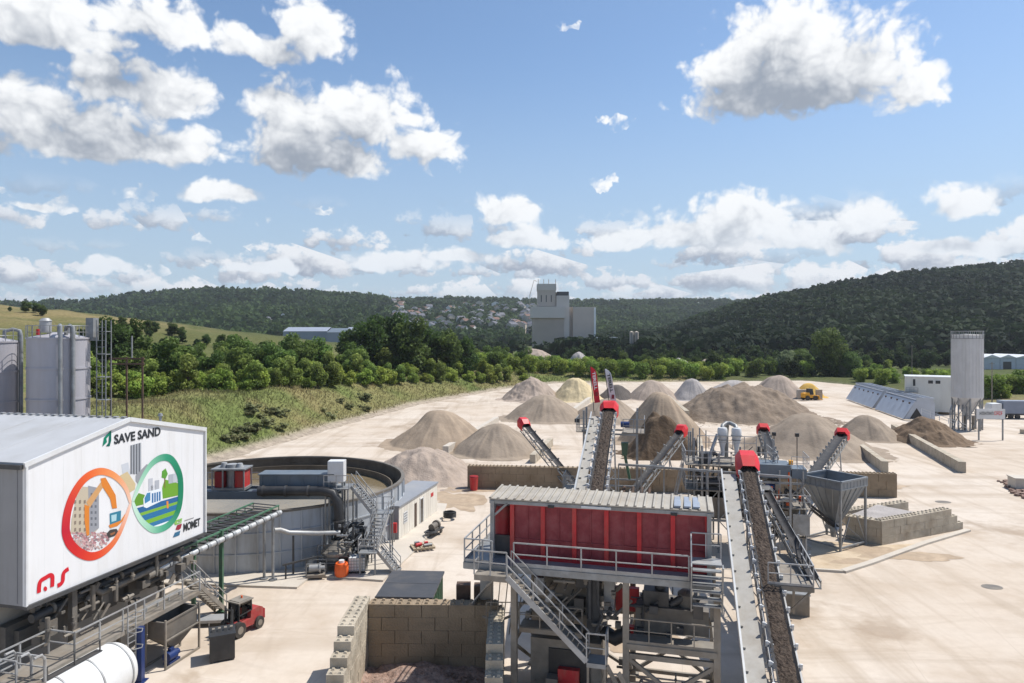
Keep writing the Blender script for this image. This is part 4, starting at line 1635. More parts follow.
# steps behind the catwalk
t = T('steel_stair', 'narrow steel stair leading down from the catwalk end', 'stairs', (-19.1, 41, 0))
st, tr, hr = MB(), MB(), MB()
stairs(st, tr, hr, (-.15, -1.2, 3.3), (.35, 2.2, .1), (.75, -.1, 0), 13)
t.part('stringer', st, M['galv_dusty'])
t.part('tread', tr, M['galv_dusty'])
t.part('handrail', hr, M['galv_pale'])
t = T('work_platform', 'low pale metal platform frame beside the stair foot', 'platform', (-18.2, 41.4, 0), R(6))
mb = MB().box(-1.4, -.5, .32, 1.6, .45, .4)
mb.bar((-1.4, -.5, .32), (1.6, -.5, .32), .06, .16)
t.part('deck', mb, M['galv_pale'])
mb = MB()
for x in (-1.3, 0, 1.5):
    for y in (-.45, .4):
        mb.bar((x, y, 0), (x, y, .32), .08)
t.part('leg', mb, M['galv_pale'])

# black tote box
t = T('tote_box', 'black steel box standing alone on the concrete before the telehandler', 'box', (-15.75, 37.1, 0), R(25))
t.part('body', MB().box(-.62, -.62, .1, .62, .62, 1.38), M['black'])
t.part('lid', MB().box(-.67, -.67, 1.38, .67, .67, 1.46), M['black'])
t.part('skid', MB().box(-.6, -.55, 0, -.4, .55, .1).box(.4, -.55, 0, .6, .55, .1), M['steel_dark'])
mb = MB()
for k in range(4):
    mb.box(-.5 + k * .3, -.1, 1.46, -.36 + k * .3, .1, 1.62)
t.part('socket', mb, M['galv_dusty'])

# telehandler / forklift
fk = T('forklift', 'red rough terrain forklift with dark cab parked near the green post', 'forklift', (-15.95, 40.3, 0), R(-116))
fk.e.scale = (.78, .78, .85)
mb = MB()
mb.prism([(-1.5, .55), (-1.5, 1.35), (-1.2, 1.5), (-.35, 1.45), (-.3, .95), (1.0, .85), (1.0, .45), (-1.2, .42)], -.62, .62)
fk.part('body', mb, M['red_worn'])
fk.part('counterweight', MB().prism([(-1.75, .5), (-1.75, 1.15), (-1.5, 1.3), (-1.49, .5)], -.58, .58), M['red_dark'])
mb = MB()
for x, y in ((-.45, -.58), (-.45, .58), (.75, -.55), (.75, .55)):
    mb.bar((x, y, .9), (x * .9 + (.05 if x > 0 else 0), y * .94, 2.25), .08)
mb.bar((-.45, -.58, 1.5), (.75, -.58, 1.4), .06)
mb.bar((-.45, .58, 1.5), (.75, .58, 1.4), .06)
cab = fk.part('cab_frame', mb, M['black'])
fk.part('cab_roof', MB().box(-.55, -.64, 2.22, .85, .64, 2.3).box(-.4, -.5, 2.3, .7, .5, 2.34), M['galv_dusty'], cab)
mb = MB()
mb.add([(.74, -.53, 1.0), (.74, .53, 1.0), (.66, .5, 2.2), (.66, -.5, 2.2)], [(0, 1, 2, 3)])
mb.add([(-.44, -.55, 1.45), (-.44, .55, 1.45), (-.4, .52, 2.2), (-.4, -.52, 2.2)], [(3, 2, 1, 0)])
fk.part('windscreen', mb, M['glass'], cab)
fk.part('driver_seat', MB().box(-.3, -.25, 1.0, .15, .25, 1.12).box(-.34, -.25, 1.1, -.24, .25, 1.65), M['black'])
fk.part('beacon', MB().tube((0, 0, 2.34), (0, 0, 2.5), .07), M['orange'])
for x, r, w in ((.85, .52, .36), (-1.05, .42, .3)):
    for s in (-1, 1):
        y = s * .66
        mb = MB().tube((x, y - w / 2, r), (x, y + w / 2, r), r, n=20)
        wh = fk.part('wheel', mb, M['tyre'])
        fk.part('rim', MB().tube((x, y - w / 2 - .012, r), (x, y + w / 2 + .012, r), r * .5, n=16), M['galv_dusty'], wh)
mb = MB()
for s in (-.32, .32):
    mb.bar((1.25, s, .1), (1.15, s, 1.95), .1, .12)
    mb.bar((1.33, s, .3), (1.24, s, 2.15), .06, .08)
for z in (.35, 1.1, 1.9):
    mb.bar((1.25, -.35, z), (1.25, .35, z), .08)
fk.part('mast', mb, M['steel_dark'])
for s in (-.3, .3):
    fk.part('fork', MB().box(1.38, s - .06, .3, 1.45, s + .06, 1.0).box(1.45, s - .06, .3, 2.5, s + .06, .35), M['steel_dark'])

# green pipe gallery
M['galv_edge'] = mat('bright_edge_beam', (.48, .49, .49), .5, .2, .1, 1, (.36, .33, .29), .6, .6)
A, B = Vector((-19.9, 38.9, 4.4)), Vector((-16.6, 48.6, 4.95))
gd = (B - A).normalized()
gn = Vector((gd.y, -gd.x, 0)).normalized()
t = T('pipe_bridge', 'green pipe bridge carrying white pipes towards the round tank', 'pipe bridge', (A.x, A.y, 0))
mb = MB()
for s in (0, 2.2):
    o = -gn * s
    mb.bar(A + o + Vector((0, 0, .42)), B + o + Vector((0, 0, .42)), .1)
    mb.bar(A + o, B + o, .09)
    for k in range(13):
        c = A + (B - A) * k / 12 + o
        mb.bar(c, c + Vector((0, 0, .42)), .05)
t.part('truss', mb, M['green'], world=True)
mb = MB()
for k in range(19):
    c = A + (B - A) * k / 18 + Vector((0, 0, .04))
    mb.bar(c, c - gn * 2.2, .09)
    c += Vector((0, 0, .36))
    mb.bar(c, c - gn * 2.2, .16, .04)
t.part('cross_bar', mb, M['steel_dark'], world=True)
mb = MB()
c0, c1 = A + gn * .14 + Vector((0, 0, -.06)), B + gn * .14 + Vector((0, 0, -.06))
mb.path([c0 - gd * 1.2 + Vector((0, 0, .05)), c0, c1], .17, 12)
t.part('white_pipe', mb, M['galv_edge'], world=True)
for k in range(14):
    c = c0 + (c1 - c0) * (k + .5) / 14
    t.part('pipe_coupling', MB().tube(c - gd * .12, c + gd * .12, .225, n=12), M['galv'], world=True)
mb = MB()
c0 -= gd * 1.0
mb.tube(c0 - gd * .3, c0 + gd * .12, .3, n=14)
t.part('flange', mb, M['galv_dusty'], world=True)
mb = MB()
for s in (0, 2.2):
    p = A + (B - A) * .45 - gn * s
    mb.bar((p.x, p.y, 0), (p.x, p.y, p.z + .5), .22)
    mb.box(p.x - .25, p.y - .25, 0, p.x + .25, p.y + .25, .04)
t.part('post', mb, M['green_dark'], world=True)
mb = MB()
p = A + (B - A) * .97
for s in (.25, 1.0):
    q2 = p - gn * s
    mb.tube((q2.x, q2.y, .15), (q2.x, q2.y, p.z), .1)
    mb.tube((q2.x, q2.y, .15), (q2.x, q2.y, .22), .3)
t.part('support_pipe', mb, M['galv'], world=True)

# ------------------------------------------------------------------ steel silos behind the hall
def steel_silo(name, label, x, y, r, h, pipes):
    t = T(name, label, 'silo', (x, y, 0), 0, 'steel silos behind the hall')
    t.part('shell', MB().lathe([(r, 0), (r, h), (r - .12, h + .12), (.3, h + .55), (.02, h + .58)], n=56), M['silo'], smooth=30)
    mb = MB()
    for z in (h - 8.2, h - 5.2, h - 2.6, h - .05):
        mb.lathe([(r + .005, z), (r + .07, z), (r + .07, z + .14), (r + .005, z + .14)], n=56)
    t.part('hoop', mb, M['silo'])
    mb = MB()
    for k in range(20):
        a = 2 * math.pi * k / 20
        c, s = r * math.cos(a), r * math.sin(a)
        mb.bar((c, s, h), (c, s, h + 1.1), .05)
    for z in (h + .55, h + 1.1):
        mb.path([(r * math.cos(2 * math.pi * k / 40), r * math.sin(2 * math.pi * k / 40), z) for k in range(41)], .022, 5)
    t.part('handrail', mb, M['galv'])
    for a in pipes:
        c, s = (r + .22) * math.cos(a), (r + .22) * math.sin(a)
        c2, s2 = (r - 1.0) * math.cos(a), (r - 1.0) * math.sin(a)
        t.part('filling_pipe', MB().path([(c, s, 0), (c, s, h + .5), (c * .97, s * .97, h + .95), ((c + c2) / 2, (s + s2) / 2, h + 1.1), (c2, s2, h + .9), (c2, s2, h + .3)], .16, 10), M['galv'])
    mb = MB()
    mb.tube((-.6, -.8, h + .5), (-.6, -.8, h + 1.5), .45, n=14)
    mb.tube((-.6, -.8, h + 1.5), (-.6, -.8, h + 1.75), .5, .25, n=14)
    t.part('dust_filter', mb, M['galv_pale'])
    t.part('dust_filter', MB().tube((.7, .2, h + .4), (.7, .2, h + 1.1), .28, n=12), M['galv_pale'])
    t.part('red_valve', MB().tube((-.4, -2.0, h + .3), (-.4, -2.0, h + .8), .14, n=10), M['red'])
    return t


steel_silo('steel_silo', 'lilac grey steel silo beside the caged ladder tower', -39.15, 59, 2.32, 17.2, (R(-54), R(-33)))
steel_silo('steel_silo', 'lilac grey steel silo beyond the hall roof, cut by the picture edge', -45.2, 58.6, 2.4, 16.9, (R(18),))
t = T('ladder_tower', 'slim galvanised caged ladder tower standing beside the silo', 'ladder', (-36.2, 60, 0))
mb = MB()
for x in (-.05, .75):
    for y in (-.4, .4):
        mb.bar((x, y, 0), (x, y, 18.8), .07)
for k in range(32):
    mb.bar((-.05, -.4, .5 + k * .57), (.75, -.4, .5 + k * .57), .035)
for k in range(9):
    z = 1.8 + k * 2.0
    mb.bar((.75, -.4, z), (.75, .4, z), .05)
    mb.bar((-.05, .4, z), (.75, .4, z), .05)
    mb.box(-.05, -.4, z, .75, .4, z + .04)
t.part('frame', mb, M['galv'])
t.part('top_cabinet', MB().box(-1.0, -.4, 17.0, -.35, .4, 19.0), M['galv'])
t = T('pipe_rack', 'low brown pipe rack running behind the ladder tower', 'pipe rack', (-44, 78, 0))
mb = MB()
for z in (14.2, 14.8):
    mb.bar((-2, 0, z), (2, 0, z), .18)
for x in (-1.8, 0, 1.8):
    mb.bar((x, 0, 0), (x, 0, 15.0), .16)
t.part('frame', mb, M['rust'])
t.part('mast', MB().bar((.6, 0, 14.8), (.6, 0, 17.4), .12), M['galv'])

# ------------------------------------------------------------------ round thickener tank
TC = Vector((-21.65, 61.4, 0))
TR, TH = 11.75, 4.5
tank = T('thickener_tank', 'large round open settling tank with dark rim and muddy water', 'tank', TC)
tank.part('outer_wall', MB().lathe([(TR, 0), (TR, TH)], n=96), M['tank_steel'])
mb = MB()
for k in range(48):
    a = 2 * math.pi * k / 48
    c, s = math.cos(a), math.sin(a)
    mb.bar((c * (TR + .04), s * (TR + .04), 0), (c * (TR + .04), s * (TR + .04), TH), .12, .08)
for z in (1.4, 2.9):
    mb.lathe([(TR + .002, z), (TR + .08, z), (TR + .08, z + .1), (TR + .002, z + .1)], n=96)
tank.part('stiffener', mb, M['tank_steel'])
tank.part('inner_wall', MB().lathe([(TR - .14, TH), (TR - .14, 2.6)], n=96), M['tank_mud'])
tank.part('rim', MB().lathe([(TR + .1, TH - .12), (TR + .1, TH + .05), (TR - .2, TH + .05), (TR - .2, TH - .12)], n=96), M['steel_mud'])
mb = MB().lathe([(TR - 1.0, 2.9), (TR - 1.0, 3.75), (TR - 1.1, 3.75), (TR - 1.1, 2.9)], n=96)
tank.part('overflow_weir', mb, M['tank_mud'])
M['mudwater'] = mat('muddy_water', (.2, .155, .09), .12, 0, .3, .25, (.25, .2, .13), .7, .2, .15, 3, spec=.5)
tank.part('water', MB().lathe([(TR - .15, 3.15), (0.01, 3.15)], n=96), M['mudwater'])

br = T('tank_bridge', 'slate blue bridge with trough crossing the round tank', 'bridge', (-23.4, 52.7, .6))
mb = MB().box(-14, -.9, 4.75, 10.0, .9, 4.85)
mb.box(-14, -.98, 4.45, 10.0, -.9, 5.05)
mb.box(-14, .9, 4.45, 10.0, .98, 5.05)
br.part('deck', mb, M['slate_steel'])
mb = MB()
mb.rail([(-14, -.94, 5.05), (-1.4, -.94, 5.05)], 1.05, 1.5, .05)
mb.rail([(-14, .94, 5.05), (10, .94, 5.05)], 1.05, 1.5, .05)
br.part('handrail', mb, M['galv'])
mb = MB().box(4.2, -.8, 5.06, 9.8, .7, 6.25)
for k in range(6):
    mb.box(4.3 + k * 1.05, -.86, 5.06, 4.42 + k * 1.05, -.8, 6.25)
mb.box(4.1, -.88, 6.25, 9.9, .78, 6.33)
br.part('trough', mb, M['slate_steel'])
br.part('water_pipe', MB().path([(4.3, -1.25, 5.15), (9.2, -1.25, 5.15), (9.9, -1.3, 5.0), (10.3, -1.35, 4.4), (10.4, -1.4, 3.4), (10.4, -1.4, 1.3)], .36, 16), M['black'])
for x in (4.6, 6.3, 8.0):
    br.part('flange', MB().tube((x, -1.25, 5.15), (x + .14, -1.25, 5.15), .42, n=16), M['steel_dark'])
br.part('flange', MB().tube((10.4, -1.4, 2.9), (10.4, -1.4, 3.02), .44, n=16), M['steel_dark'])
for x in (-13, -.5, 9.5):
    br.part('support_post', MB().bar((x, 0, 2.3 if x == -.5 else -.6), (x, 0, 4.7), .3), M['slate_steel'])

dr = T('drive_unit', 'rake drive cabinet with red motors on the tank bridge', 'machine', (-21.6, 52.7, 5.66))
mb = MB().box(-1.25, -.8, 0, 1.25, .8, .18)
for x in (-1.2, -.4, .4, 1.2):
    for y in (-.75, .75):
        mb.bar((x, y, .18), (x, y, 1.55), .09)
mb.box(-1.3, -.85, 1.55, 1.3, .85, 1.65)
dr.part('frame', mb, M['galv'])
dr.part('motor', MB().box(-1.1, -.6, .2, -.35, .6, 1.4), M['red_dark'])
dr.part('motor', MB().box(.45, -.6, .2, 1.15, .6, 1.45), M['red'])
dr.part('gearbox', MB().tube((0, 0, .18), (0, 0, 1.9), .4, n=16).tube((-.6, 0, 1.65), (-.6, 0, 2.0), .3, .2, 14).tube((.6, 0, 1.65), (.6, 0, 1.95), .3, .2, 14), M['galv_pale'])

cb = T('control_cabinet', 'white control cabinet on a bracket above the black water pipe', 'cabinet', (-13.4, 52.3, .55))
cb.part('case', MB().box(-.6, -.45, 5.75, .6, .45, 7.35), M['white_paint'])
cb.part('door', MB().box(-.52, -.48, 5.85, .5, -.452, 7.25), M['white_paint'])
mb = MB()
for x in (-.5, .5):
    for y in (-.35, .35):
        mb.bar((x, y, 0), (x, y, 5.75), .12)
cb.part('stand', mb, M['galv'])

# access stairs and platforms between tank and cabin
ac = T('access_stair', 'galvanised zigzag stair tower climbing to the tank bridge', 'stairs', (-11.8, 52, 0))
st, tr, hr = MB(), MB(), MB()
stairs(st, tr, hr, (-12.3, 52.2, 5.9), (-10.65, 52.0, 3.9), (.15, 1.0, 0), 10, .07, .24)
stairs(st, tr, hr, (-10.3, 52.0, 3.9), (-10.85, 50.3, 1.75), (.95, -.2, 0), 9, .07, .24)
stairs(st, tr, hr, (-9.9, 49.9, 1.75), (-8.4, 49.6, .1), (.15, .95, 0), 8, .07, .24)
ac.part('stringer', st, M['galv_pale'], world=True)
ac.part('tread', tr, M['galv'], world=True)
ac.part('handrail', hr, M['galv_pale'], world=True)
mb = MB()
mb.box(-14.2, 51.5, 5.82, -12.3, 53.4, 5.9)
mb.box(-10.8, 52.0, 3.82, -9.2, 53.2, 3.9)
mb.box(-11.1, 49.3, 1.67, -9.8, 50.4, 1.75)
ac.part('landing', mb, M['galv'], world=True)
ac.part('guard_rail', MB().rail([(-14.2, 51.5, 5.9), (-12.3, 51.5, 5.9)], 1.0, .9), M['galv_pale'], world=True)
ac.part('guard_rail', MB().rail([(-11.1, 50.4, 1.75), (-11.1, 49.3, 1.75), (-9.95, 49.3, 1.75)], 1.0, .9), M['galv_pale'], world=True)
mb = MB()
mb.rail([(-10.8, 53.2, 3.9), (-9.2, 53.2, 3.9), (-9.2, 52.0, 3.9)], 1.0, .9)
ac.part('guard_rail', mb, M['galv_pale'], world=True)
mb = MB()
for x, y, z in ((-14.1, 51.6, 5.8), (-12.4, 51.6, 5.8), (-12.4, 53.3, 5.8), (-10.7, 53.1, 3.8), (-9.3, 53.1, 3.8), (-10.7, 52.1, 3.8), (-9.3, 52.1, 3.8), (-11, 49.4, 1.7), (-9.9, 49.4, 1.7), (-11, 50.3, 1.7)):
    mb.bar((x, y, 0), (x, y, z), .1)
mb.bar((-14.1, 51.6, .2), (-12.4, 51.6, 5.2), .06)
mb.bar((-10.7, 50.3, .1), (-10.7, 52, 3), .06)
ac.part('post', mb, M['galv'], world=True)

# pump set with funnel under the black pipe
pm = T('mixing_funnel', 'dusty grey mixing funnel machine below the black water pipe', 'machine', (-13.05, 50.9, .14))
pm.part('funnel', MB().lathe([(.42, 2.15), (.5, 1.95), (1.15, 1.35), (1.15, 1.15), (1.05, 1.15)], n=24), M['galv_dusty'])
mb = MB()
for x in (-1.15, 1.15):
    for y in (-1.0, 1.0):
        mb.bar((x, y, 0), (x, y, 1.2), .1)
for y in (-1, 1):
    mb.bar((-1.15, y, 1.15), (1.15, y, 1.15), .1)
    mb.bar((-1.15, y, .5), (1.15, y, .5), .06)
mb.box(-1.1, -.9, .5, 1.1, .9, .56)
mb.rail([(-1.15, -1.0, 1.2), (1.15, -1.0, 1.2)], .8, .8, .04)
pm.part('frame', mb, M['steel_dark'])
clutter(pm, 'valve_group', (-1.1, -.9, .55, 1.1, .9, 1.1), 16, 7, M['steel_mud'], .6, (.12, .35))
pm.part('pump', MB().tube((-.8, -.5, .85), (.3, -.5, .85), .28, n=14).box(-.9, -.8, .57, .4, -.2, .65).tube((-.2, .3, .57), (-.2, .3, 1.0), .3, n=14), M['galv'])
t = T('pump_skid', 'small grey pump skid in front of the mixing funnel', 'pump', (-14.0, 49.3, .14), R(8))
t.part('skid', MB().box(-.8, -.5, 0, .6, -.4, .15).box(-.8, .4, 0, .6, .5, .15).box(-.7, -.5, .15, .5, .5, .2), M['galv_dusty'])
t.part('pump', MB().tube((-.6, 0, .55), (.1, 0, .55), .25, n=14).tube((.1, 0, .55), (.2, 0, .55), .36, n=14).tube((.2, 0, .55), (.5, 0, .55), .16, n=12), M['galv_pale'])
mb = MB()
for x in (-.75, .55):
    for y in (-.45, .45):
        mb.bar((x, y, .15), (x, y, 1.0), .05)
mb.bar((-.75, -.45, 1.0), (.55, -.45, 1.0), .05)
mb.bar((-.75, .45, 1.0), (.55, .45, 1.0), .05)
t.part('guard', mb, M['galv'])
t = T('drum', 'orange plastic drum standing beside the white tote tank', 'drum', (-12.3, 49.3, .14))
t.part('body', MB().lathe([(.02, 0), (.44, 0), (.48, .1), (.5, .45), (.48, .8), (.42, .92), (.02, .95)], n=20), M['orange'])
t.part('cap', MB().tube((0, 0, .93), (0, 0, 1.12), .2, n=12), M['white_paint'])
ib = T('tote_tank', 'white plastic tote tank in a wire cage near the stair foot', 'tote tank', (-11.35, 50.2, .14), R(6))
ib.e.scale = (.95, .95, 1)
ib.part('bottle', MB().box(-.6, -.52, .17, .6, .52, 1.13).tube((0, 0, 1.13), (0, 0, 1.2), .12, n=12), M['white_paint'])
mb = MB()
for k in range(7):
    x = -.63 + k * .21
    mb.bar((x, -.55, .15), (x, -.55, 1.16), .025)
    mb.bar((x, .55, .15), (x, .55, 1.16), .025)
for k in range(6):
    y = -.55 + k * .22
    mb.bar((-.63, y, .15), (-.63, y, 1.16), .025)
    mb.bar((.63, y, .15), (.63, y, 1.16), .025)
for k in range(5):
    z = .25 + k * .22
    mb.path([(-.63, -.55, z), (.63, -.55, z), (.63, .55, z), (-.63, .55, z), (-.63, -.55, z)], .014, 5)
ib.part('cage', mb, M['galv'])
ib.part('pallet', MB().box(-.62, -.54, .1, .62, .54, .15).box(-.6, -.54, 0, -.4, .54, .1).box(-.1, -.54, 0, .1, .54, .1).box(.4, -.54, 0, .6, .54, .1), M['black'])

# horizontal pipe from gallery to funnel
t = T('transfer_pipe', 'pale horizontal transfer pipe held on posts against the tank', 'pipe', (-15, 49.6, 0))
t.part('pipe', MB().path([(-2.0, -.8, 3.55), (-1.7, -.5, 3.5), (-1.2, 0, 3.15), (.8, .5, 2.95), (2.2, 1.2, 2.8)], .17, 12), M['galv_pale'])
mb = MB()
for x, y in ((-.9, .05), (1.2, .6)):
    mb.bar((x, y, 0), (x, y, 2.9), .12)
t.part('post', mb, M['steel_dark'])
t = T('pipe_trestle', 'small dark pipe trestle on the tank slab', 'trestle', (-15.3, 48.6, .1))
mb = MB()
mb.bar((-.8, 0, 0), (-.8, 0, 1.1), .1)
mb.bar((.5, .6, 0), (.5, .6, 1.2), .1)
mb.bar((-1.0, -.1, 1.05), (1.2, 1.0, 1.3), .12)
t.part('frame', mb, M['steel_dark'])
t = T('pipe_manifold', 'tangle of dark pipes and valves under the upper stair', 'pipes', (-11.9, 51.9, 0))
mb = MB()
mb.path([(-.9, .2, .2), (-.9, .2, 2.6), (-.2, .2, 3.1), (.6, .3, 3.1)], .14, 10)
mb.path([(-.3, .0, .2), (-.3, .0, 1.8), (.5, .0, 2.0), (.9, .1, 1.2), (.9, .1, .2)], .12, 10)
mb.path([(-1.3, -.3, 1.2), (0, -.3, 1.3), (1.0, -.3, 1.0)], .16, 10)
mb.tube((-.9, .2, 1.4), (-.9, .2, 1.6), .26, n=12)
mb.tube((.2, -.3, 1.1), (.2, -.3, 1.75), .2, n=12)
mb.box(-.1, .3, 1.9, .7, .9, 2.7)
t.part('pipe', mb, M['steel_dark'])
t.part('valve', MB().box(-.45, -.25, 2.1, -.1, .1, 2.5).box(.5, -.5, .3, .9, -.1, .8).tube((.1, .1, 2.3), (.1, .1, 2.75), .18, n=10), M['galv_pale'])

clutter(t, 'small_fittings', (-1.4, -1.6, .2, 1.4, .2, 3.0), 46, 5, M['steel_dark'], .6, (.12, .45))
clutter(t, 'pale_fittings', (-1.2, -1.8, .2, 1.2, 0, 3.4), 30, 6, M['galv'], .6, (.12, .4))
# cabin
cn = T('site_cabin', 'cream site cabin with grey roof beside the tank stairs', 'cabin', (-9.6, 58, 0), math.atan2(9.5, 2.2))
CL, CWd, CH = 9.75, 2.5, 2.85
mb = MB().box(0, 0, .15, CL, CWd, CH)
for k in range(1, 16):
    x = k * CL / 16
    mb.box(x - .02, -.012, .2, x + .02, 0, CH - .05)
cn.part('wall', mb, M['cabin'])
cn.part('end_wall', MB().box(-.03, .02, .16, -.002, CWd - .02, CH - .02), M['grey_panel'])
cn.part('roof', MB().box(-.12, -.1, CH, CL + .12, CWd + .1, CH + .14), M['cabin_roof'])
cn.part('floor_frame', MB().box(.02, .02, 0, CL - .02, CWd - .02, .15), M['steel_dark'])
d_ = cn.part('door', MB().box(5.0, -.04, .2, 5.75, -.013, 2.35), M['glass'])
cn.part('door_frame', MB().box(4.9, -.05, .16, 5.0, -.013, 2.45).box(5.75, -.05, .16, 5.85, -.013, 2.45).box(4.9, -.05, 2.35, 5.85, -.013, 2.45), M['white_paint'], d_)
cn.part('door', MB().box(3.6, -.035, .2, 4.1, -.013, 2.3), M['rust'])
wn = cn.part('window', MB().box(1.0, -.03, 1.2, 1.9, -.013, 2.15), M['white_paint'])
mb = MB()
for k in range(4):
    mb.box(1.08, -.036, 1.28 + k * .22, 1.82, -.031, 1.4 + k * .22)
cn.part('shutter', mb, M['galv'], wn)
cn.part('notice', MB().box(7.9, -.03, 1.9, 8.6, -.013, 2.25), M['red'])
cn.part('end_door', MB().box(-.06, 1.3, .2, -.031, 2.1, 2.2), M['black'])
t = T('fire_extinguisher_box', 'red extinguisher box by the cabin end wall', 'box', (-9.9, 57.4, 0))
t.part('post', MB().bar((0, 0, 0), (0, 0, 1.2), .08), M['galv'])
t.part('case', MB().box(-.22, -.15, .9, .22, .15, 1.7), M['red'])
# bits on the slab along the cabin
t = T('pallet', 'wooden pallet of loose red and grey fittings beside the stair foot', 'pallet', (-7.3, 55.8, .15), R(20))
mb = MB()
for k in range(6):
    mb.box(-.9 + k * .32, -.7, .12, -.68 + k * .32, .7, .15)
for y in (-.6, 0, .6):
    mb.box(-.9, y - .06, 0, .9, y + .06, .12)
M['timber'] = mat('grey_timber', (.36, .29, .2), .85, 0, .2, 3)
t.part('deck', mb, M['timber'])
t2 = T('fittings', 'red and grey pipe fittings lying on the wooden pallet', 'fittings', (-7.3, 55.8, .3), R(20))
t2.part('red_fitting', MB().tube((-.6, -.2, .15), (-.1, 0, .15), .14, n=10).box(.2, .1, 0, .5, .4, .2), M['red'])
t2.part('grey_fitting', MB().tube((.0, -.4, .12), (.7, -.3, .12), .12, n=10).box(-.6, .2, 0, -.2, .5, .25), M['galv'])
t = T('pump_trolley', 'dark pump trolley parked along the cabin wall', 'trolley', (-6.8, 59.8, .15), R(70))
t.part('frame', MB().box(-1.0, -.5, .25, 1.0, .5, .35).bar((-1, -.4, .3), (-1.5, 0, .25), .08).bar((-1, .4, .3), (-1.5, 0, .25), .08), M['steel_dark'])
t.part('motor', MB().tube((-.6, 0, .65), (.3, 0, .65), .28, n=14).tube((.3, 0, .65), (.5, 0, .65), .4, n=14).box(-.5, -.3, .35, .3, .3, .5), M['steel_mud'])
for s in (-.5, .5):
    t.part('wheel', MB().tube((.3, s - .06, .2), (.3, s + .06, .2), .2, n=14), M['tyre'])
t = T('hose_coil', 'coil of black hose lying near the far cabin end', 'hose', (-5.9, 64.8, .15))
mb = MB()
pts = []
for k in range(90):
    a = k * .35
    pts.append(((.55 + .003 * (k % 18)) * math.cos(a), (.55 + .003 * (k % 18)) * math.sin(a), .08 + .006 * k))
mb.path(pts, .06, 6)
t.part('hose', mb, M['black'])

# raised slab with kerb round the tank
pts = [gnd(150, 584), gnd(204, 586), gnd(297, 589), gnd(312, 577), gnd(383, 582), gnd(416, 551), gnd(442, 521), gnd(447, 505), gnd(400, 500), gnd(200, 560)]
mb = MB().slab([(p.x, p.y) for p in pts], -.05, .14)
solo('kerb', 'raised concrete slab edge round the tank', None, mb, M['concrete'], kind='structure')

# ------------------------------------------------------------------ dark lidded container
ct = T('roll_off_container', 'green roll off container under a dark grey lid behind the block bay', 'container', (-7.9, 40.1, 0), math.atan2(-.0, 1) + R(-3))
L2, W2, H2 = 3.15, 4.3, 2.05
mb = MB().box(0, 0, .15, L2, W2, H2)
for k in range(6):
    y = .2 + k * .78
    mb.box(L2, y - .06, .2, L2 + .08, y + .06, H2 - .02)
    mb.box(-.08, y - .06, .2, 0, y + .06, H2 - .02)
for k in range(4):
    x = .3 + k * .85
    mb.box(x - .06, -.08, .2, x + .06, 0, H2 - .02)
ct.part('body', mb, M['green_dark'])
mb = MB().box(-.12, -.14, H2, L2 + .14, W2 + .12, H2 + .12)
mb.box(-.12, -.16, H2 + .06, L2 + .14, -.14, H2 + .16)
ct.part('lid', mb, M['lid_grey'])
ct.part('lid_seam', MB().box(-.06, W2 / 2, H2 + .12, L2 + .08, W2 / 2 + .04, H2 + .13), M['lid_grey'])
ct.part('skid', MB().box(.3, 0, 0, .6, W2, .15).box(L2 - .6, 0, 0, L2 - .3, W2, .15), M['steel_dark'])


# ------------------------------------------------------------------ concrete block walls
def block_wall(name, label, p, q, h, th=.8, bl=1.6, bh=.8, m='block', studs=True, group=None, steps=0, jitter=.02, seed=1):
    """interlocking cast blocks; steps > 0 makes the q end go down block by block"""
    r = random.Random(seed)
    p, q = Vector((p[0], p[1], 0)), Vector((q[0], q[1], 0))
    L_ = (q - p).length
    ang = math.atan2(q.y - p.y, q.x - p.x)
    rows = max(1, int(round(h / bh)))
    bh = h / rows
    mb = MB()
    g = .012
    for k in range(rows):
        Lk = L_ - max(0, (k + 1 - (rows - steps))) * bl * .5 if steps else L_
        x = -bl * .5 * (k % 2)
        while x < Lk - .05:
            a, b = max(0, x), min(Lk, x + bl)
            if b - a > .08:
                o = r.uniform(-jitter, jitter)
                mb.box(a + g, o, k * bh + g, b - g, th + o, (k + 1) * bh)
                nxt = L_ - max(0, (k + 2 - (rows - steps))) * bl * .5 if steps else L_
                if studs and (k == rows - 1 or b > nxt + .1):
                    for i in range(max(1, int((b - a) / .4))):
                        for j in (.25, .75):
                            xx = a + (b - a) * (i + .5) / max(1, int((b - a) / .4))
                            if k < rows - 1 and xx < nxt:
                                continue
                            c = (xx, j * th + o)
                            mb.add([(c[0] - .1, c[1] - .1, (k + 1) * bh), (c[0] + .1, c[1] - .1, (k + 1) * bh), (c[0] + .1, c[1] + .1, (k + 1) * bh), (c[0] - .1, c[1] + .1, (k + 1) * bh),
                                    (c[0] - .06, c[1] - .06, (k + 1) * bh + .09), (c[0] + .06, c[1] - .06, (k + 1) * bh + .09), (c[0] + .06, c[1] + .06, (k + 1) * bh + .09), (c[0] - .06, c[1] + .06, (k + 1) * bh + .09)],
                                   [(4, 5, 6, 7), (0, 1, 5, 4), (1, 2, 6, 5), (2, 3, 7, 6), (3, 0, 4, 7)])
            x += bl
    return solo(name, label, 'block wall', mb, M[m], p, ang, group, smooth=0)


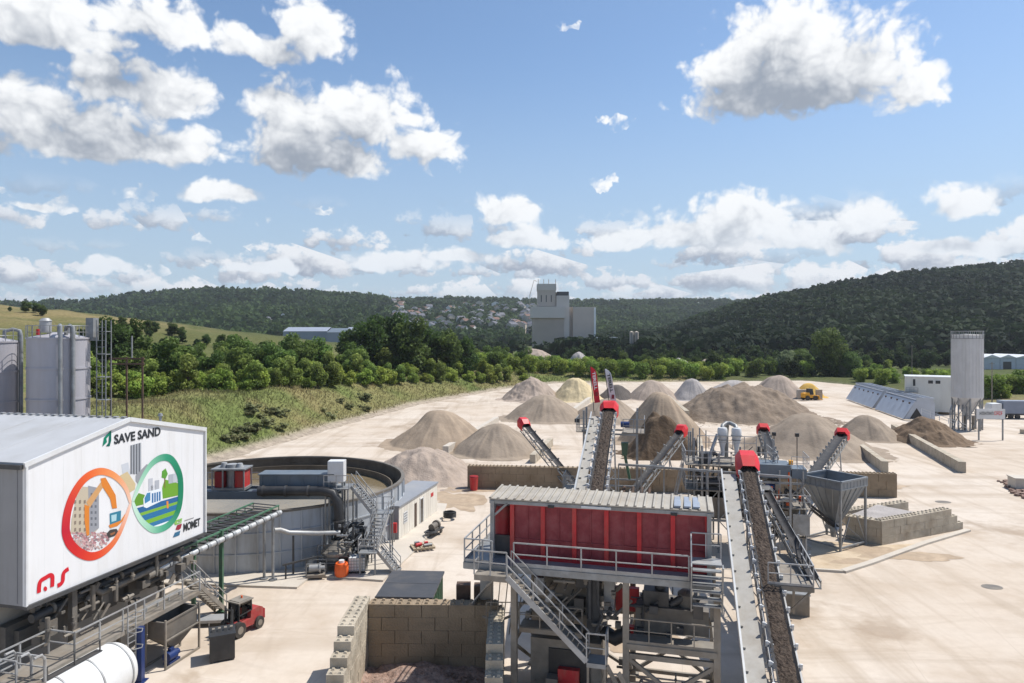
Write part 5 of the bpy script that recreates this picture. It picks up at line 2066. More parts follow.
def step_wall(name, label, x, yb, yf, h, th, steps, rise, run, seed):
    """stepped block wall running towards the camera, one course lower at each step"""
    r = random.Random(seed)
    mb = MB()
    rows = int(round(h / rise))
    for k in range(rows):
        z0, z1 = k * rise, (k + 1) * rise
        y1 = yf - (rows - 1 - k) * run if k >= rows - steps else yf - steps * run
        y = yb
        off = (k % 2) * .4
        first = True
        while y > y1 + .02:
            yy = max(y1, y - (.8 - off if first else .8))
            first = False
            o = r.uniform(-.015, .015)
            mb.box(o, yy + .01, z0 + .01, th + o, y - .01, z1)
            y = yy
        y_from = yb if k == rows - 1 else yf - (rows - 2 - k) * run
        if k >= rows - steps:
            n = max(1, int(round((y_from - y1) / .4)))
            for i in range(n):
                for j in (.25, .75):
                    cx, cy = th * j, y1 + (y_from - y1) * (i + .5) / n
                    mb.add([(cx - .09, cy - .09, z1), (cx + .09, cy - .09, z1), (cx + .09, cy + .09, z1), (cx - .09, cy + .09, z1), (cx - .05, cy - .05, z1 + .08), (cx + .05, cy - .05, z1 + .08), (cx + .05, cy + .05, z1 + .08), (cx - .05, cy + .05, z1 + .08)],
                           [(4, 5, 6, 7), (0, 1, 5, 4), (1, 2, 6, 5), (2, 3, 7, 6), (3, 0, 4, 7)])
    return solo(name, label, 'block wall', mb, M['block'], (x, 0, 0), 0, smooth=0)


step_wall('block_wall', 'stepped pale block wall with studs closing the rubble bay on the forklift side', -8.35, 36.4, 32.6, 3.42, .8, 7, .45, .66, 3)
block_wall('block_wall', 'brown stained back wall of the rubble bay before the container', (-7.53, 35.75), (-.7, 35.6), 3.4, .75, 1.4, .68, 'block_brown', True, seed=5)
step_wall('block_wall', 'stepped block wall of the rubble bay next to the wash plant legs', -1.2, 36.3, 31.7, 3.15, .8, 6, .45, .66, 4)
M['rubble_m'] = M['gravel_red']


def pile(name, label, cat, x, y, r, h, m, seed, lump=.0, group=None, rx=1.0, ang=0.0, z=0.0, flat_top=.17, n=100, rough=.14, kind=None, cut=None):
    """heap at its angle of repose: smooth cone with a blunt crest, ridges and lumps"""
    RR = r * max(rx, 1) * 1.15
    g = np.linspace(-RR, RR, n)
    X, Y = np.meshgrid(g, g)
    ca, sa = math.cos(ang), math.sin(ang)
    u, v = (X * ca + Y * sa) / rx, -X * sa + Y * ca
    u = np.sign(u) * np.maximum(0, np.abs(u)) if rx <= 1 else u
    d = np.hypot(u, v) / r
    d = d * (1 + .16 * fbm(np.arctan2(v, u) * 1.2 + seed * 3.7, d * 1.5 + seed, 2))
    H_ = 1 - d
    H_ = np.where(H_ > 1 - flat_top * 2, 1 - flat_top * 2 + (1 - np.exp(-(H_ - 1 + flat_top * 2) / flat_top)) * flat_top, H_)
    Z = h * H_ * (1 / (1 - flat_top * 1.2))
    th_ = np.arctan2(v, u)
    Z = Z + h * .10 * (fbm(np.cos(th_) * 7 + seed, np.sin(th_) * 7 + d * .6, 3)) * np.clip(d * 2.2, 0, 1)      # run-off gullies
    Z = Z + h * .24 * fbm(X / (.55 * r) + seed * 2.3, Y / (.55 * r) + seed, 2) * np.clip(H_ * 3, 0, 1)      # slumps
    Z = Z + .05 * r ** .5 * np.maximum(0, fbm(X / .5 + seed, Y / .5, 2)) * np.clip((d - .55) * 3, 0, 1) * (d < 1.12)      # coarse stones rolled to the foot
    Z = np.where(d > .9, np.maximum(Z, .16 - .5 * (d - .9) / .25 * .3 + .35 * fbm(X * .35 + seed, Y * .35, 3)), Z)      # spilled skirt
    if cut:       # face dug away by the loader: steeper and rough
        cd_ = (X * math.cos(cut[0]) + Y * math.sin(cut[0])) / r
        Z = np.where(cd_ > cut[1], np.minimum(Z, np.maximum(h * (1.0 - (cd_ - cut[1]) * cut[2]), -.2)), Z)
    Z = Z + lump * (fbm(X / (.22 * r) + seed * 5, Y / (.22 * r) + seed, 4) + .12 * np.abs(fbm(X / (.07 * r) + seed, Y / (.07 * r), 3))) * np.clip(H_ * 6, 0, 1)
    Z = Z + rough * fbm(X * 1.1 + seed, Y * 1.1, 4)
    Z = np.maximum(Z, -.12)
    co = np.stack([X, Y, Z], -1).reshape(-1, 3)
    i = np.arange(n - 1)[:, None] * n + np.arange(n - 1)[None]
    q = np.stack([i, i + 1, i + 1 + n, i + n], -1).reshape(-1, 4)
    keep = (co[q][:, :, 2] > -.119).any(1)
    me = bpy.data.meshes.new(name)
    me.from_pydata(co.tolist(), [], q[keep].tolist())
    me.polygons.foreach_set('use_smooth', [True] * len(me.polygons))
    me.materials.append(m)
    me.update()
    return solo(name, label, cat, me, None, (x, y, z), 0, group, kind)


def sand(name, c, c2, bump=.5, bs=3.0, sc=.5):
    return mat(name, c, .95, 0, .16, sc, c2, .55, .35, bump, bs, spec=.15)


M['sand_beige'] = sand('beige_sand', (.335, .262, .192), (.25, .19, .138))
M['sand_grey'] = sand('grey_brown_sand', (.295, .238, .182), (.36, .295, .23))
M['sand_pink'] = sand('pinkish_gravel', (.37, .3, .245), (.3, .245, .2), .8, 5)
M['sand_yellow'] = sand('pale_yellow_sand', (.55, .45, .28), (.46, .37, .22))
M['gravel_grey'] = sand('light_grey_gravel', (.38, .35, .33), (.3, .275, .255), .9, 6)
M['gravel_dark'] = sand('dark_grey_gravel', (.12, .105, .095), (.17, .15, .13), 1.0, 6)
M['earth_brown'] = sand('damp_brown_earth', (.17, .12, .08), (.27, .2, .14), 1.0, 2.5)
M['earth_dark'] = sand('wet_dark_earth', (.115, .08, .052), (.2, .15, .105), 1.0, 2.5)
M['sand_gold'] = sand('golden_yellow_sand', (.6, .38, .1), (.5, .31, .09))

# rubble in the bay: heap plus loose bricks
pile('rubble', 'reddish crushed brick rubble heaped on the floor of the block bay', 'rubble', -4.6, 34.6, 2.5, .6, M['gravel_red'], 7, .4, rx=1.25, n=60, rough=.3, kind='stuff')
r_ = random.Random(9)
mb = MB()
for k in range(420):
    a, d = r_.uniform(0, 6.28), math.sqrt(r_.random())
    x, y = -4.6 + 3.0 * d * math.cos(a), 34.3 + 1.7 * d * math.sin(a)
    z = max(.02, .5 * (1 - d)) + r_.uniform(0, .06)
    s = r_.uniform(.05, .19)
    mb.cbox((x, y, z), (s, s * r_.uniform(.5, 1), s * r_.uniform(.4, .8)), r_.uniform(0, 3))
solo('loose_rubble', 'loose broken bricks scattered over the rubble heap', 'rubble', mb, M['gravel_red'], kind='stuff', smooth=0)

# ------------------------------------------------------------------ red screening plant on legs
WP = Vector((-2.3, 32.6, 0))
WA = R(-14)
wp = T('wash_plant', 'red screening plant under a ribbed metal roof on tall grey legs', 'wash plant', WP, WA)
ZD, ZRF = 6.66, 9.55
SR = 11.4
M['roof_dust'] = mat('dusty_ribbed_roof', (.38, .35, .3), .7, .05, .16, .8, (.29, .24, .18), .65, .9)
M['roof_blue'] = mat('blue_roof_sheet', (.27, .31, .37), .55, .05, .15, 1.5, (.38, .36, .33), .7, 1.2)
# main decks
mb = MB()
mb.box(2.4, 0, ZD - .05, SR, 1.1, ZD)
mb.box(0, .1, ZD - .05, 2.4, 5.2, ZD)
mb.bar((0, .05, ZD - .16), (0, 5.2, ZD - .16), .1, .3)
mb.bar((0, .05, ZD - .16), (2.4, .05, ZD - .16), .1, .3)
mb.bar((2.4, 0, ZD - .16), (SR, 0, ZD - .16), .1, .3)
mb.bar((2.4, 1.1, ZD - .16), (SR, 1.1, ZD - .16), .12, .3)
for k in range(9):
    s = 2.4 + k * 1.1
    mb.bar((s, 0, ZD - .2), (s, 5, ZD - .2), .1, .2)
wp.part('deck', mb, M['galv'])
wp.part('handrail', MB().rail([(2.45, 0, ZD), (10.4, 0, ZD)], 1.1, 1.5, .06, kick=.18), M['galv_pale'])
wp.part('handrail', MB().rail([(1.4, 0, ZD), (0.9, .1, ZD), (.0, .1, ZD), (0, 5.2, ZD), (2.4, 5.2, ZD)], 1.1, 1.25, .06, kick=.15), M['galv_pale'])
# stair top platform, a step lower
mb = MB().box(.75, -.75, ZD - .3, 2.45, .05, ZD - .25)
mb.bar((.75, -.75, ZD - .38), (2.45, -.75, ZD - .38), .08, .26)
wp.part('stair_platform', mb, M['galv_dusty'])
wp.part('handrail', MB().rail([(.75, .0, ZD - .25), (.75, -.75, ZD - .25), (2.3, -.75, ZD - .25)], 1.1, 1.0, .06), M['galv_pale'])
# screen boxes
mb = MB()
for k in range(6):
    s0 = 2.1 + k * 1.52
    pn = MB().box(s0 + .1, 1.22, ZD + .12, s0 + 1.44, 1.3, ZRF - .32)
    pn.bar((s0 + .1, 1.2, ZD + .95), (s0 + 1.44, 1.2, ZD + .95), .05, .06)
    pn.bar((s0 + .77, 1.2, ZD + .12), (s0 + .77, 1.2, ZRF - .32), .05, .05)
    wp.part('screen_panel', pn, M['red_mesh'])
for k in range(7):
    s0 = 2.1 + k * 1.52
    wp.part('red_post', MB().box(s0 - .1, 1.08, ZD, s0 + .1, 1.34, ZRF - .2), M['red'])
mb = MB()
mb.box(2.0, 1.1, ZRF - .3, SR - .1, 1.3, ZRF - .14)
mb.box(2.0, 1.1, ZD, SR - .1, 1.28, ZD + .12)
wp.part('red_beam', mb, M['red'])
wp.part('screen_box', MB().box(2.2, 1.5, ZD + .02, SR - .3, 3.2, ZRF - .4), M['red_dark'])
wp.part('drive_motor', MB().tube((1.45, 1.9, ZD + .5), (1.45, 1.9, ZRF - .5), .42, n=16).box(1.1, 1.5, ZD, 1.8, 2.4, ZD + .5), M['red_dark'])
wp.part('drive_guard', MB().box(.9, 1.4, ZD, 2.0, 1.5, ZD + 1.0), M['steel_dark'])
# roof
rb = MB()
W_ = 2.35
z0, z1 = ZRF, ZRF + .12
rb.add([(1.0, .95, z0), (SR + .1, .95, z0), (SR + .1, .95 + W_, z1), (1.0, .95 + W_, z1), (1.0, .95, z0 - .06), (SR + .1, .95, z0 - .06), (SR + .1, .95 + W_, z1 - .06), (1.0, .95 + W_, z1 - .06)],
       [(0, 1, 2, 3), (7, 6, 5, 4), (0, 4, 5, 1), (1, 5, 6, 2), (2, 6, 7, 3), (3, 7, 4, 0)])
for k in range(26):
    s = 1.05 + k * .41
    rb.bar((s, .94, z0 + .03), (s, .96 + W_, z1 + .03), .09, .08)
roof = wp.part('roof', rb, M['roof_dust'])
mb = MB()
for k in range(26):
    s = 1.05 + k * .41 - .07
    mb.bar((s, .945, z0 + .012), (s, .955 + W_, z1 + .012), .06, .012)
wp.part('roof_seam', mb, M['steel_mud'], roof)
mb = MB()
for s0 in (2.3, 3.9, 8.6, 9.45, 10.3):
    pass
for s0 in (9.75, 10.2, 10.6):
    mb.box(s0, 1.1, z0 + .045, s0 + .3, 1.1 + 1.9, z0 + .13)
wp.part('skylight', mb, M['roof_blue'], roof)
mb = MB()
mb.bar((1.0, 1.0, ZRF - .16), (SR + .1, 1.0, ZRF - .16), .1, .16)
mb.bar((1.0, 3.2, ZRF - .12), (SR + .1, 3.2, ZRF - .12), .1, .16)
for s in (1.15, SR - .1):
    for v in (1.0, 3.2):
        mb.bar((s, v, ZD), (s, v, ZRF - .1), .2)
mb.bar((1.15, 1.0, ZRF - .9), (1.9, 1.0, ZRF - .2), .1)
mb.bar((1.15, 1.0, ZRF - .9), (1.15, 1.9, ZRF - .2), .1)
wp.part('roof_frame', mb, M['galv'])
mb = MB().box(5.5, .9, ZRF - .2, 6.9, .95, ZRF - .1)
wp.part('lamp', mb, M['white_paint'])
for s in (3.9, 9.6):
    wp.part('lamp', MB().box(s, .88, ZRF - .28, s + .3, .95, ZRF - .17), M['black'])
# legs, bracing, lower steelwork
for s in (2.45, 7.65, 11.6):
    for v in (.12, 4.6):
        wp.part('leg', MB().box(s - .14, v - .14, 0, s + .14, v + .14, ZD - .3).box(s - .3, v - .3, 0, s + .3, v + .3, .05), M['galv_dusty'])
mb = MB()
for v in (.12, 4.6):
    mb.bar((7.65, v, 3.0), (11.6, v, .2), .16)
    mb.bar((7.65, v, .2), (11.6, v, 3.0), .16)
    mb.bar((7.65, v, 3.05), (11.6, v, 3.05), .18, .22)
    mb.bar((7.65, v, .3), (11.6, v, .3), .14, .18)
mb.bar((2.45, 4.6, 3.0), (7.65, 4.6, .2), .14)
mb.bar((2.45, 4.6, 3.2), (11.6, 4.6, 3.2), .16, .2)
for s in (2.45, 7.65, 11.6):
    mb.bar((s, .12, 3.1), (s, 4.6, 3.1), .14, .2)
    mb.bar((s, .12, 3.0), (s, 4.6, .2), .12)
wp.part('brace', mb, M['galv_dusty'])
# lower walkway on the conveyor side
mb = MB().box(7.7, -.02, 3.6, 11.6, 1.0, 3.66)
mb.bar((7.7, -.02, 3.5), (11.6, -.02, 3.5), .08, .26)
mb.box(2.6, .5, 3.6, 5.6, 1.4, 3.66)
mb.bar((2.6, .5, 3.52), (5.6, .5, 3.52), .08, .22)
wp.part('lower_deck', mb, M['galv_dusty'])
wp.part('lower_handrail', MB().rail([(7.7, 0, 3.66), (11.6, 0, 3.66)], 1.1, 1.0, .05, kick=.12), M['galv_dusty'])
wp.part('lower_handrail', MB().rail([(2.6, .5, 3.66), (5.6, .5, 3.66)], 1.1, 1.0, .05), M['galv_dusty'])
wp.part('rear_handrail', MB().rail([(7.7, 4.4, 4.4), (11.6, 4.4, 4.4)], 1.1, .9, .05).box(7.7, 3.4, 4.3, 11.6, 4.4, 4.36), M['steel_dark'])
# pump tank behind the lower handrail, dark machinery
mb = MB().box(8.0, 1.3, 3.66, 11.3, 3.0, 4.85)
mb.lathe([(.02, 0), (.5, 0), (.5, .55), (.3, .7), (.02, .7)], (10.4, 2.0, 4.85), 16)
wp.part('sump_tank', mb, M['steel_mud'])
mb = MB().box(8.35, 1.4, 4.86, 9.5, 2.4, 5.55)
mb.tube((9.1, 1.9, 5.5), (9.1, 1.9, 6.0), .25, .22, 14)
mb.tube((9.1, 1.9, 6.0), (9.2, 1.9, 6.4), .22, .3, 14)
mb.path([(9.6, 1.7, 4.9), (9.9, 1.7, 5.1), (10.4, 1.8, 5.45), (10.9, 1.8, 5.2)], .18, 10)
wp.part('pump', mb, M['steel_dark'])
mb = MB()
mb.prism([(7.9, 3.6), (9.6, 3.6), (9.1, 2.9), (8.5, 2.9)], 1.2, 2.6)
wp.part('chute', mb, M['steel_mud'])
wp.part('red_guard', MB().box(7.0, 2.2, 4.2, 8.1, 2.5, 5.3), M['red'])
wp.part('red_guard', MB().box(7.4, 2.2, 2.9, 8.3, 2.5, 3.45), M['red'])
# underbelly on the stair side
mb = MB().box(2.9, 1.9, 3.3, 6.3, 4.2, 6.3)
for k in range(3):
    mb.box(2.9, 1.84, 3.9 + k * .8, 6.3, 1.9, 3.98 + k * .8)
wp.part('chute_housing', mb, M['galv_dusty'])
mb = MB().box(5.75, 1.0, 3.4, 6.35, 1.8, 6.3)
mb.tube((5.9, .9, 4.2), (5.9, .9, 6.2), .12, n=10)
mb.path([(6.3, .8, 6.2), (6.3, .8, 5.0), (6.5, .8, 4.4), (6.2, .7, 3.6)], .08, 8)
mb.box(5.2, 1.2, 5.5, 5.9, 1.8, 6.2)
wp.part('control_gear', mb, M['steel_dark'])
mb = MB().box(3.0, 1.2, .0, 6.4, 4.2, 2.9)
wp.part('lower_cabinet', mb, M['galv_dusty'])
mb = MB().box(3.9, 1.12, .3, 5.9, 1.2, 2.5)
wn = wp.part('painted_opening', mb, M['black'])  # black panel painted for the shade inside; the cabinet behind is solid
wp.part('red_motor', MB().box(4.4, .8, .4, 5.4, 1.12, 1.7), M['red'], wn)
wp.part('white_chute', MB().box(6.5, 1.5, 4.3, 7.0, 2.2, 6.2).box(6.45, 1.4, 4.3, 7.05, 1.5, 4.4), M['galv_pale'])
wp.part('valve_block', MB().box(3.3, .6, 5.2, 3.75, 1.0, 6.0).tube((3.9, .7, 4.9), (4.2, .7, 5.4), .12, n=8), M['galv_pale'])
mb = MB().path([(6.4, 2, 3.2), (7.0, 1.8, 3.0), (7.6, 1.8, 3.4)], .35, 14)
wp.part('discharge_pipe', mb, M['black'])
clutter(wp, 'small_equipment', (2.8, .6, 3.8, 7.4, 1.9, 6.2), 40, 14, M['steel_mud'], .55, (.12, .5))
clutter(wp, 'pale_fittings', (2.8, .5, 3.4, 7.2, 1.8, 6.2), 22, 15, M['galv_dusty'], .7, (.1, .35))
clutter(wp, 'pump_fittings', (7.9, 1.0, 3.7, 11.4, 2.6, 5.6), 26, 16, M['steel_dark'], .6, (.12, .45))
clutter(wp, 'floor_fittings', (3.0, .4, .1, 11, 4.2, 1.2), 50, 17, M['steel_mud'], .6, (.15, .6))
# stair
st, tr, hr = MB(), MB(), MB()
stairs(st, tr, hr, (2.35, -.85, ZD - .25), (6.0, -.85, 3.0), (0, .78, 0), 15, .08, .26)
mb = MB().box(6.0, -.9, 2.92, 6.85, -.02, 2.98)
mb.bar((6.0, -.9, 2.88), (6.85, -.9, 2.88), .06, .2)
wp.part('stair_stringer', st, M['galv_pale'])
wp.part('stair_tread', tr, M['galv_dusty'])
wp.part('stair_handrail', hr, M['galv_pale'])
wp.part('stair_landing', mb, M['galv'])
wp.part('landing_rail', MB().rail([(6.0, -.9, 2.98), (6.85, -.9, 2.98), (6.85, -.02, 2.98)], 1.3, .9, .055), M['galv_pale'])
st, tr, hr = MB(), MB(), MB()
stairs(st, tr, hr, (6.9, -.85, 2.9), (8.0, .3, .1), (.55, -.5, 0), 9, .05, .2)
wp.part('lower_stair', st, M['galv_dusty'])
for s in (6.05, 6.8):
    wp.part('landing_post', MB().bar((s, -.8, 0), (s, -.8, 2.9), .1), M['galv_dusty'])
# stair between deck and conveyor walk
mb = MB()
for k in range(6):
    mb.box(10.55, -.5 - .05 * k, ZD - .9 + k * .32, 11.75, -.2 - .05 * k, ZD - .84 + k * .32)
mb.bar((10.5, -.1, ZD - 1.2), (10.5, -.8, ZD + 1.0), .06, .28)
mb.bar((11.8, -.1, ZD - 1.2), (11.8, -.8, ZD + 1.0), .06, .28)
wp.part('crossing_steps', mb, M['galv'])
mb = MB().box(10.5, .0, ZD + .75, 11.8, .9, ZD + .8)
mb.rail([(10.5, .0, ZD + .8), (10.5, .9, ZD + .8), (11.8, .9, ZD + .8)], 1.1, .8, .055)
mb.bar((10.5, -.7, ZD + 1.0), (10.5, 0.1, ZD + 1.95), .055)
wp.part('crossing_platform', mb, M['galv_pale'])
# chute plates at the bay end
ch = T('discharge_chute', 'tilted grey chute plates between rubble bay and screening plant', 'chute', (-1.5, 35.2, 0))
ch.part('column', MB().box(-1.5, 1.5, 0, -.75, 2.1, 4.05), M['rust'])
ch.part('column', MB().box(-.55, 1.5, 0, .1, 2.1, 4.0), M['rust'])
mb = MB()
mb.add([(-.6, .3, 3.6), (.15, .3, 4.5), (.5, 1.3, 4.4), (-.3, 1.3, 3.45), (-.6, .3, 3.52), (.15, .3, 4.42), (.5, 1.3, 4.32), (-.3, 1.3, 3.37)], [(0, 1, 2, 3), (7, 6, 5, 4), (0, 4, 5, 1), (1, 5, 6, 2), (2, 6, 7, 3), (3, 7, 4, 0)])
ch.part('plate', mb, M['galv_pale'])
mb = MB()
for k in range(5):
    mb.bar((.3 + k * .35, -.3, 2.2), (.5 + k * .4, .1, 4.9), .05)
mb.path([(0, -.5, 3.2), (.8, -.6, 3.0), (1.6, -.5, 3.3), (2.3, -.5, 4.2)], .07, 8)
mb.rail([(.2, -.7, 2.9), (2.6, -.7, 2.9)], 1.1, .8, .045)
ch.part('steelwork', mb, M['galv_dusty'])
ch.part('column', MB().box(-.2, 1.2, 0, .5, 1.9, 6.2), M['beige_wall'])


# ------------------------------------------------------------------ belt conveyors
def conveyor(name, label, tail, head, w, hood, group=None, walk=None, truss=.55, legs=(), loaded=True, white_edge=True, walk_w=1.0, load_label=None, pitch=1.25, idler_parts=True, hood_mat='red_hood', brk=None):
    tail, head = Vector(tail), Vector(head)
    dx, dy = head.x - tail.x, head.y - tail.y
    Lh = math.hypot(dx, dy)
    ang = math.atan2(dy, dx)
    t = T(name, label, 'conveyor', (tail.x, tail.y, 0), ang, group)
    z0, z1 = tail.z, head.z
    zz = lambda x: z0 + (z1 - z0) * x / Lh
    P = lambda x, y, d=0.0: Vector((x, y, zz(x) + d))
    hw = w / 2
    # troughed belt
    prof = [(-hw * 1.12, .2), (-hw * .75, .06), (-hw * .4, 0), (hw * .4, 0), (hw * .75, .06), (hw * 1.12, .2)]
    n = max(8, int(Lh / 1.0))
    vs, fs = [], []
    for i in range(n + 1):
        x = Lh * i / n
        vs += [P(x, y, .1 + d) for y, d in prof]
    m = len(prof)
    for i in range(n):
        for j in range(m - 1):
            a = i * m + j
            fs.append((a, a + m, a + m + 1, a + 1))
    t.part('belt', MB().add(vs, fs), M['rubber'])
    # frame
    mb = MB()
    for s in (-1, 1):
        y = s * (hw * 1.12 + .1)
        mb.bar(P(0, y, .02), P(Lh, y, .02), .08, .16)
        mb.bar(P(0, y, -truss), P(Lh, y, -truss), .08, .1)
        k = max(4, int(Lh / 1.3))
        for i in range(k):
            xa, xb = Lh * i / k, Lh * (i + 1) / k
            mb.bar(P(xa, y, -truss), P(xa, y, 0), .05)
            mb.bar(P(xa, y, -truss if i % 2 else 0), P(xb, y, 0 if i % 2 else -truss), .05)
    k = max(3, int(Lh / 2.6))
    for i in range(k + 1):
        x = Lh * i / k
        mb.bar(P(x, -hw * 1.12 - .1, -truss), P(x, hw * 1.12 + .1, -truss), .06)
    t.part('frame', mb, M['galv_pale'] if white_edge else M['galv'])
    # idlers
    im = MB()
    for s in (-1, 1):
        y = s * (hw * 1.12 + .17)
        im.bar((0, y, -.02), (0, y * 1.0, .3), .07, .12)
        im.bar((.0, y, .28), (0, s * hw * .75, .1), .05)
        im.tube((0, y * 1.07, .2), (0, y * .84, .14), .065, n=8)
    im.tube((0, -hw, .0), (0, hw, .0), .06, n=8)
    ime = im.mesh('idler', M['white_paint'] if white_edge else M['galv'])
    k = int(Lh / pitch)
    for i in range(1, k):
        x = Lh * i / k
        o = t.part('idler', ime, None)
        o.location = (x, 0, zz(x) + .04)
        o.rotation_euler = (0, -math.atan2(z1 - z0, Lh), 0)
    # lead-in drum and red hood
    hl, hh = hood
    mb = MB().tube(P(Lh, -hw * 1.1, -.05), P(Lh, hw * 1.1, -.05), .28, n=16)
    t.part('head_drum', mb, M['steel_dark'])
    ow = hw * 1.12 + .3
    outer = [(-ow, -.35), (-ow, hh * .45), (-ow * .62, hh), (ow * .62, hh), (ow, hh * .45), (ow, -.35)]
    inn = [(-ow * .84, -.35), (-ow * .84, hh * .28), (-ow * .5, hh * .62), (ow * .5, hh * .62), (ow * .84, hh * .28), (ow * .84, -.35)]
    xa, xb, xc = Lh - hl * .75, Lh - hl * .25, Lh + hl * .5
    vs = []
    for (xx, pr, sc_h) in ((xa, inn, 1), (xb, outer, 1), (xc, outer, .8)):
        vs += [P(xx, y, d * (sc_h if d > 0 else 1.0)) for y, d in pr]
    vs += [P(xc - .06, y * .94, d * .75 if d > 0 else d) for y, d in outer]
    vs += [P(xb, y * .94, d * .93 if d > 0 else d) for y, d in outer]
    fs = []
    for r0 in (0, 6):
        for j in range(5):
            fs.append((r0 + j, r0 + j + 1, r0 + j + 7, r0 + j + 6))
    fs.append([12 + j for j in range(6)])
    for j in range(5):
        fs.append((18 + j, 18 + j + 1, 24 + j + 1, 24 + j))
    fs.append([18 + j for j in range(6)][::-1])
    t.part('head_hood', MB().add(vs, fs), M[hood_mat], smooth=20)
    # walkway
    if walk:
        s = walk
        y0, y1 = s * (hw * 1.12 + .35), s * (hw * 1.12 + .35 + walk_w)
        mb = MB()
        xs = 0
        vs = [P(0, y0, -.3), P(Lh * .97, y0, -.3), P(Lh * .97, y1, -.3), P(0, y1, -.3)]
        vs += [v - Vector((0, 0, .05)) for v in vs]
        mb.add(vs, [(0, 1, 2, 3), (7, 6, 5, 4), (0, 4, 5, 1), (1, 5, 6, 2), (2, 6, 7, 3), (3, 7, 4, 0)])
        k = int(Lh / 1.5)
        for i in range(k):
            x = Lh * .97 * (i + .5) / k
            mb.bar(P(x, y1 - s * .02, -.24), P(x, y1 - s * .22, -.24), .08, .08)
        t.part('walkway', mb, M['walk_plate'])
        mb = MB()
        mb.bar(P(0, y1, -.1), P(Lh * .97, y1, -.1), .1, .42)
        t.part('edge_beam', mb, M['galv_edge'])
    for x, kind in legs:
        zt = zz(x) - truss
        mb = MB()
        sp = hw * 1.12 + .1
        if kind == 'A':
            for s in (-1, 1):
                mb.bar((x, s * sp, zt), (x, s * sp * 1.5, 0), .12)
            q_ = max(1, int(zt / 1.6))
            for i in range(q_):
                za, zb = zt * i / q_, zt * (i + 1) / q_
                wa, wb = sp * (1.5 - .5 * i / q_), sp * (1.5 - .5 * (i + 1) / q_)
                mb.bar((x, -wa, za), (x, wb, zb), .06)
                mb.bar((x, wa, za), (x, -wb, zb), .06)
        elif kind == 'T':      # splayed trestle on a concrete pad
            for s in (-1, 1):
                for e in (-.9, .9):
                    mb.bar((x, s * sp, zt), (x + e, s * sp * 1.6, .5), .1)
                mb.bar((x - .5, s * sp * 1.3, zt * .45), (x + .5, s * sp * 1.3, zt * .45), .06)
                mb.bar((x - .9, s * sp * 1.6, .55), (x + .45, s * sp * 1.25, zt * .5), .06)
                mb.bar((x + .9, s * sp * 1.6, .55), (x - .45, s * sp * 1.25, zt * .5), .06)
            mb.bar((x - .9, -sp * 1.6, .55), (x - .9, sp * 1.6, .55), .08)
            mb.bar((x + .9, -sp * 1.6, .55), (x + .9, sp * 1.6, .55), .08)
            t.part('foot_block', MB().box(x - 1.3, -sp * 2, 0, x + 1.3, sp * 2, .5), M['concrete'])
        t.part('support_leg', mb, M['galv_pale'])
    if loaded:
        r = np.random.RandomState(int(Lh * 100) % 97)
        nx, ny = max(20, int(Lh / .11)), 9
        g = np.linspace(-1, 1, ny)
        vs = []
        jit = r.normal(size=(nx + 1, ny)) * .03
        bulk = .75 + .35 * (fbm(np.arange(nx + 1) * .13, np.full(nx + 1, 3.3), 3) + .2)
        for i in range(nx + 1):
            x = Lh * .985 * i / nx
            for j in range(ny):
                e = 1 - abs(g[j]) ** 2
                vs.append(P(x + jit[i, j], g[j] * hw * .92, .12 + .08 * abs(g[j]) + e * .17 * bulk[i] + jit[i, j] * 1.1))
        fs = [(i * ny + j, (i + 1) * ny + j, (i + 1) * ny + j + 1, i * ny + j + 1) for i in range(nx) for j in range(ny - 1)]
        mb = MB().add([t.mat @ v - Vector((tail.x, tail.y, 0)) for v in vs], fs)
        solo('aggregate', load_label, 'aggregate', mb, M['load'], (tail.x, tail.y, 0), 0, kind='stuff', smooth=0)
    return t


# near main belt
M['walk_plate'] = mat('dusty_walkway_plate', (.36, .345, .315), .75, .05, .12, .8, (.25, .22, .18), .7, .6)
cT = Vector((11.85, 28.2, .75))
cH = Vector((17.3, 50.2, 7.85))
cv = conveyor('feed_conveyor', 'long nearest conveyor of brown aggregate with pale walkway and big red hood', cT, cH, .92, (1.6, 1.0), None, 1, .75, [(7, 'A'), (14, 'A'), (20.5, 'A')], load_label='wet brown aggregate riding up the long nearest belt')
# middle belt
mT, mH = Vector((4.3, 38.0, 5.9)), Vector((8.25, 58.0, 11.1))
mv = conveyor('feed_conveyor', 'middle conveyor rising behind the ribbed roof to a red hood under two flags', mT, mH, .86, (1.1, .8), None, 1, .6, [(9, 'A'), (17, 'A')], walk_w=.62, load_label='brown aggregate riding up the belt behind the ribbed roof')
# head platform of the middle belt
ph = T('head_platform', 'galvanised head platform with tall posts round the middle conveyor', 'platform', (8.1, 57.0, 0), mv.e.rotation_euler.z - R(90))
mb = MB()
for x in (-2.0, 2.3):
    for y in (-1.2, 1.4):
        mb.bar((x, y, 0), (x, y, 11.3), .16)
    mb.bar((x, -1.2, .3), (x, 1.4, 6), .09)
    mb.bar((x, -1.2, 9.4), (x, 1.4, 9.4), .12)
for y in (-1.2, 1.4):
    mb.bar((-2.0, y, 9.4), (2.3, y, 9.4), .14)
    mb.bar((-2.0, y, 5.2), (2.3, y, 5.2), .12)
ph.part('frame', mb, M['galv'])
ph.part('deck', MB().box(-2.6, -1.3, 9.5, -1.2, 1.5, 9.56).box(1.1, -1.3, 9.5, 2.9, 1.5, 9.56).box(-3.6, -2.2, 4.9, -1.2, .0, 4.96), M['galv_dusty'])
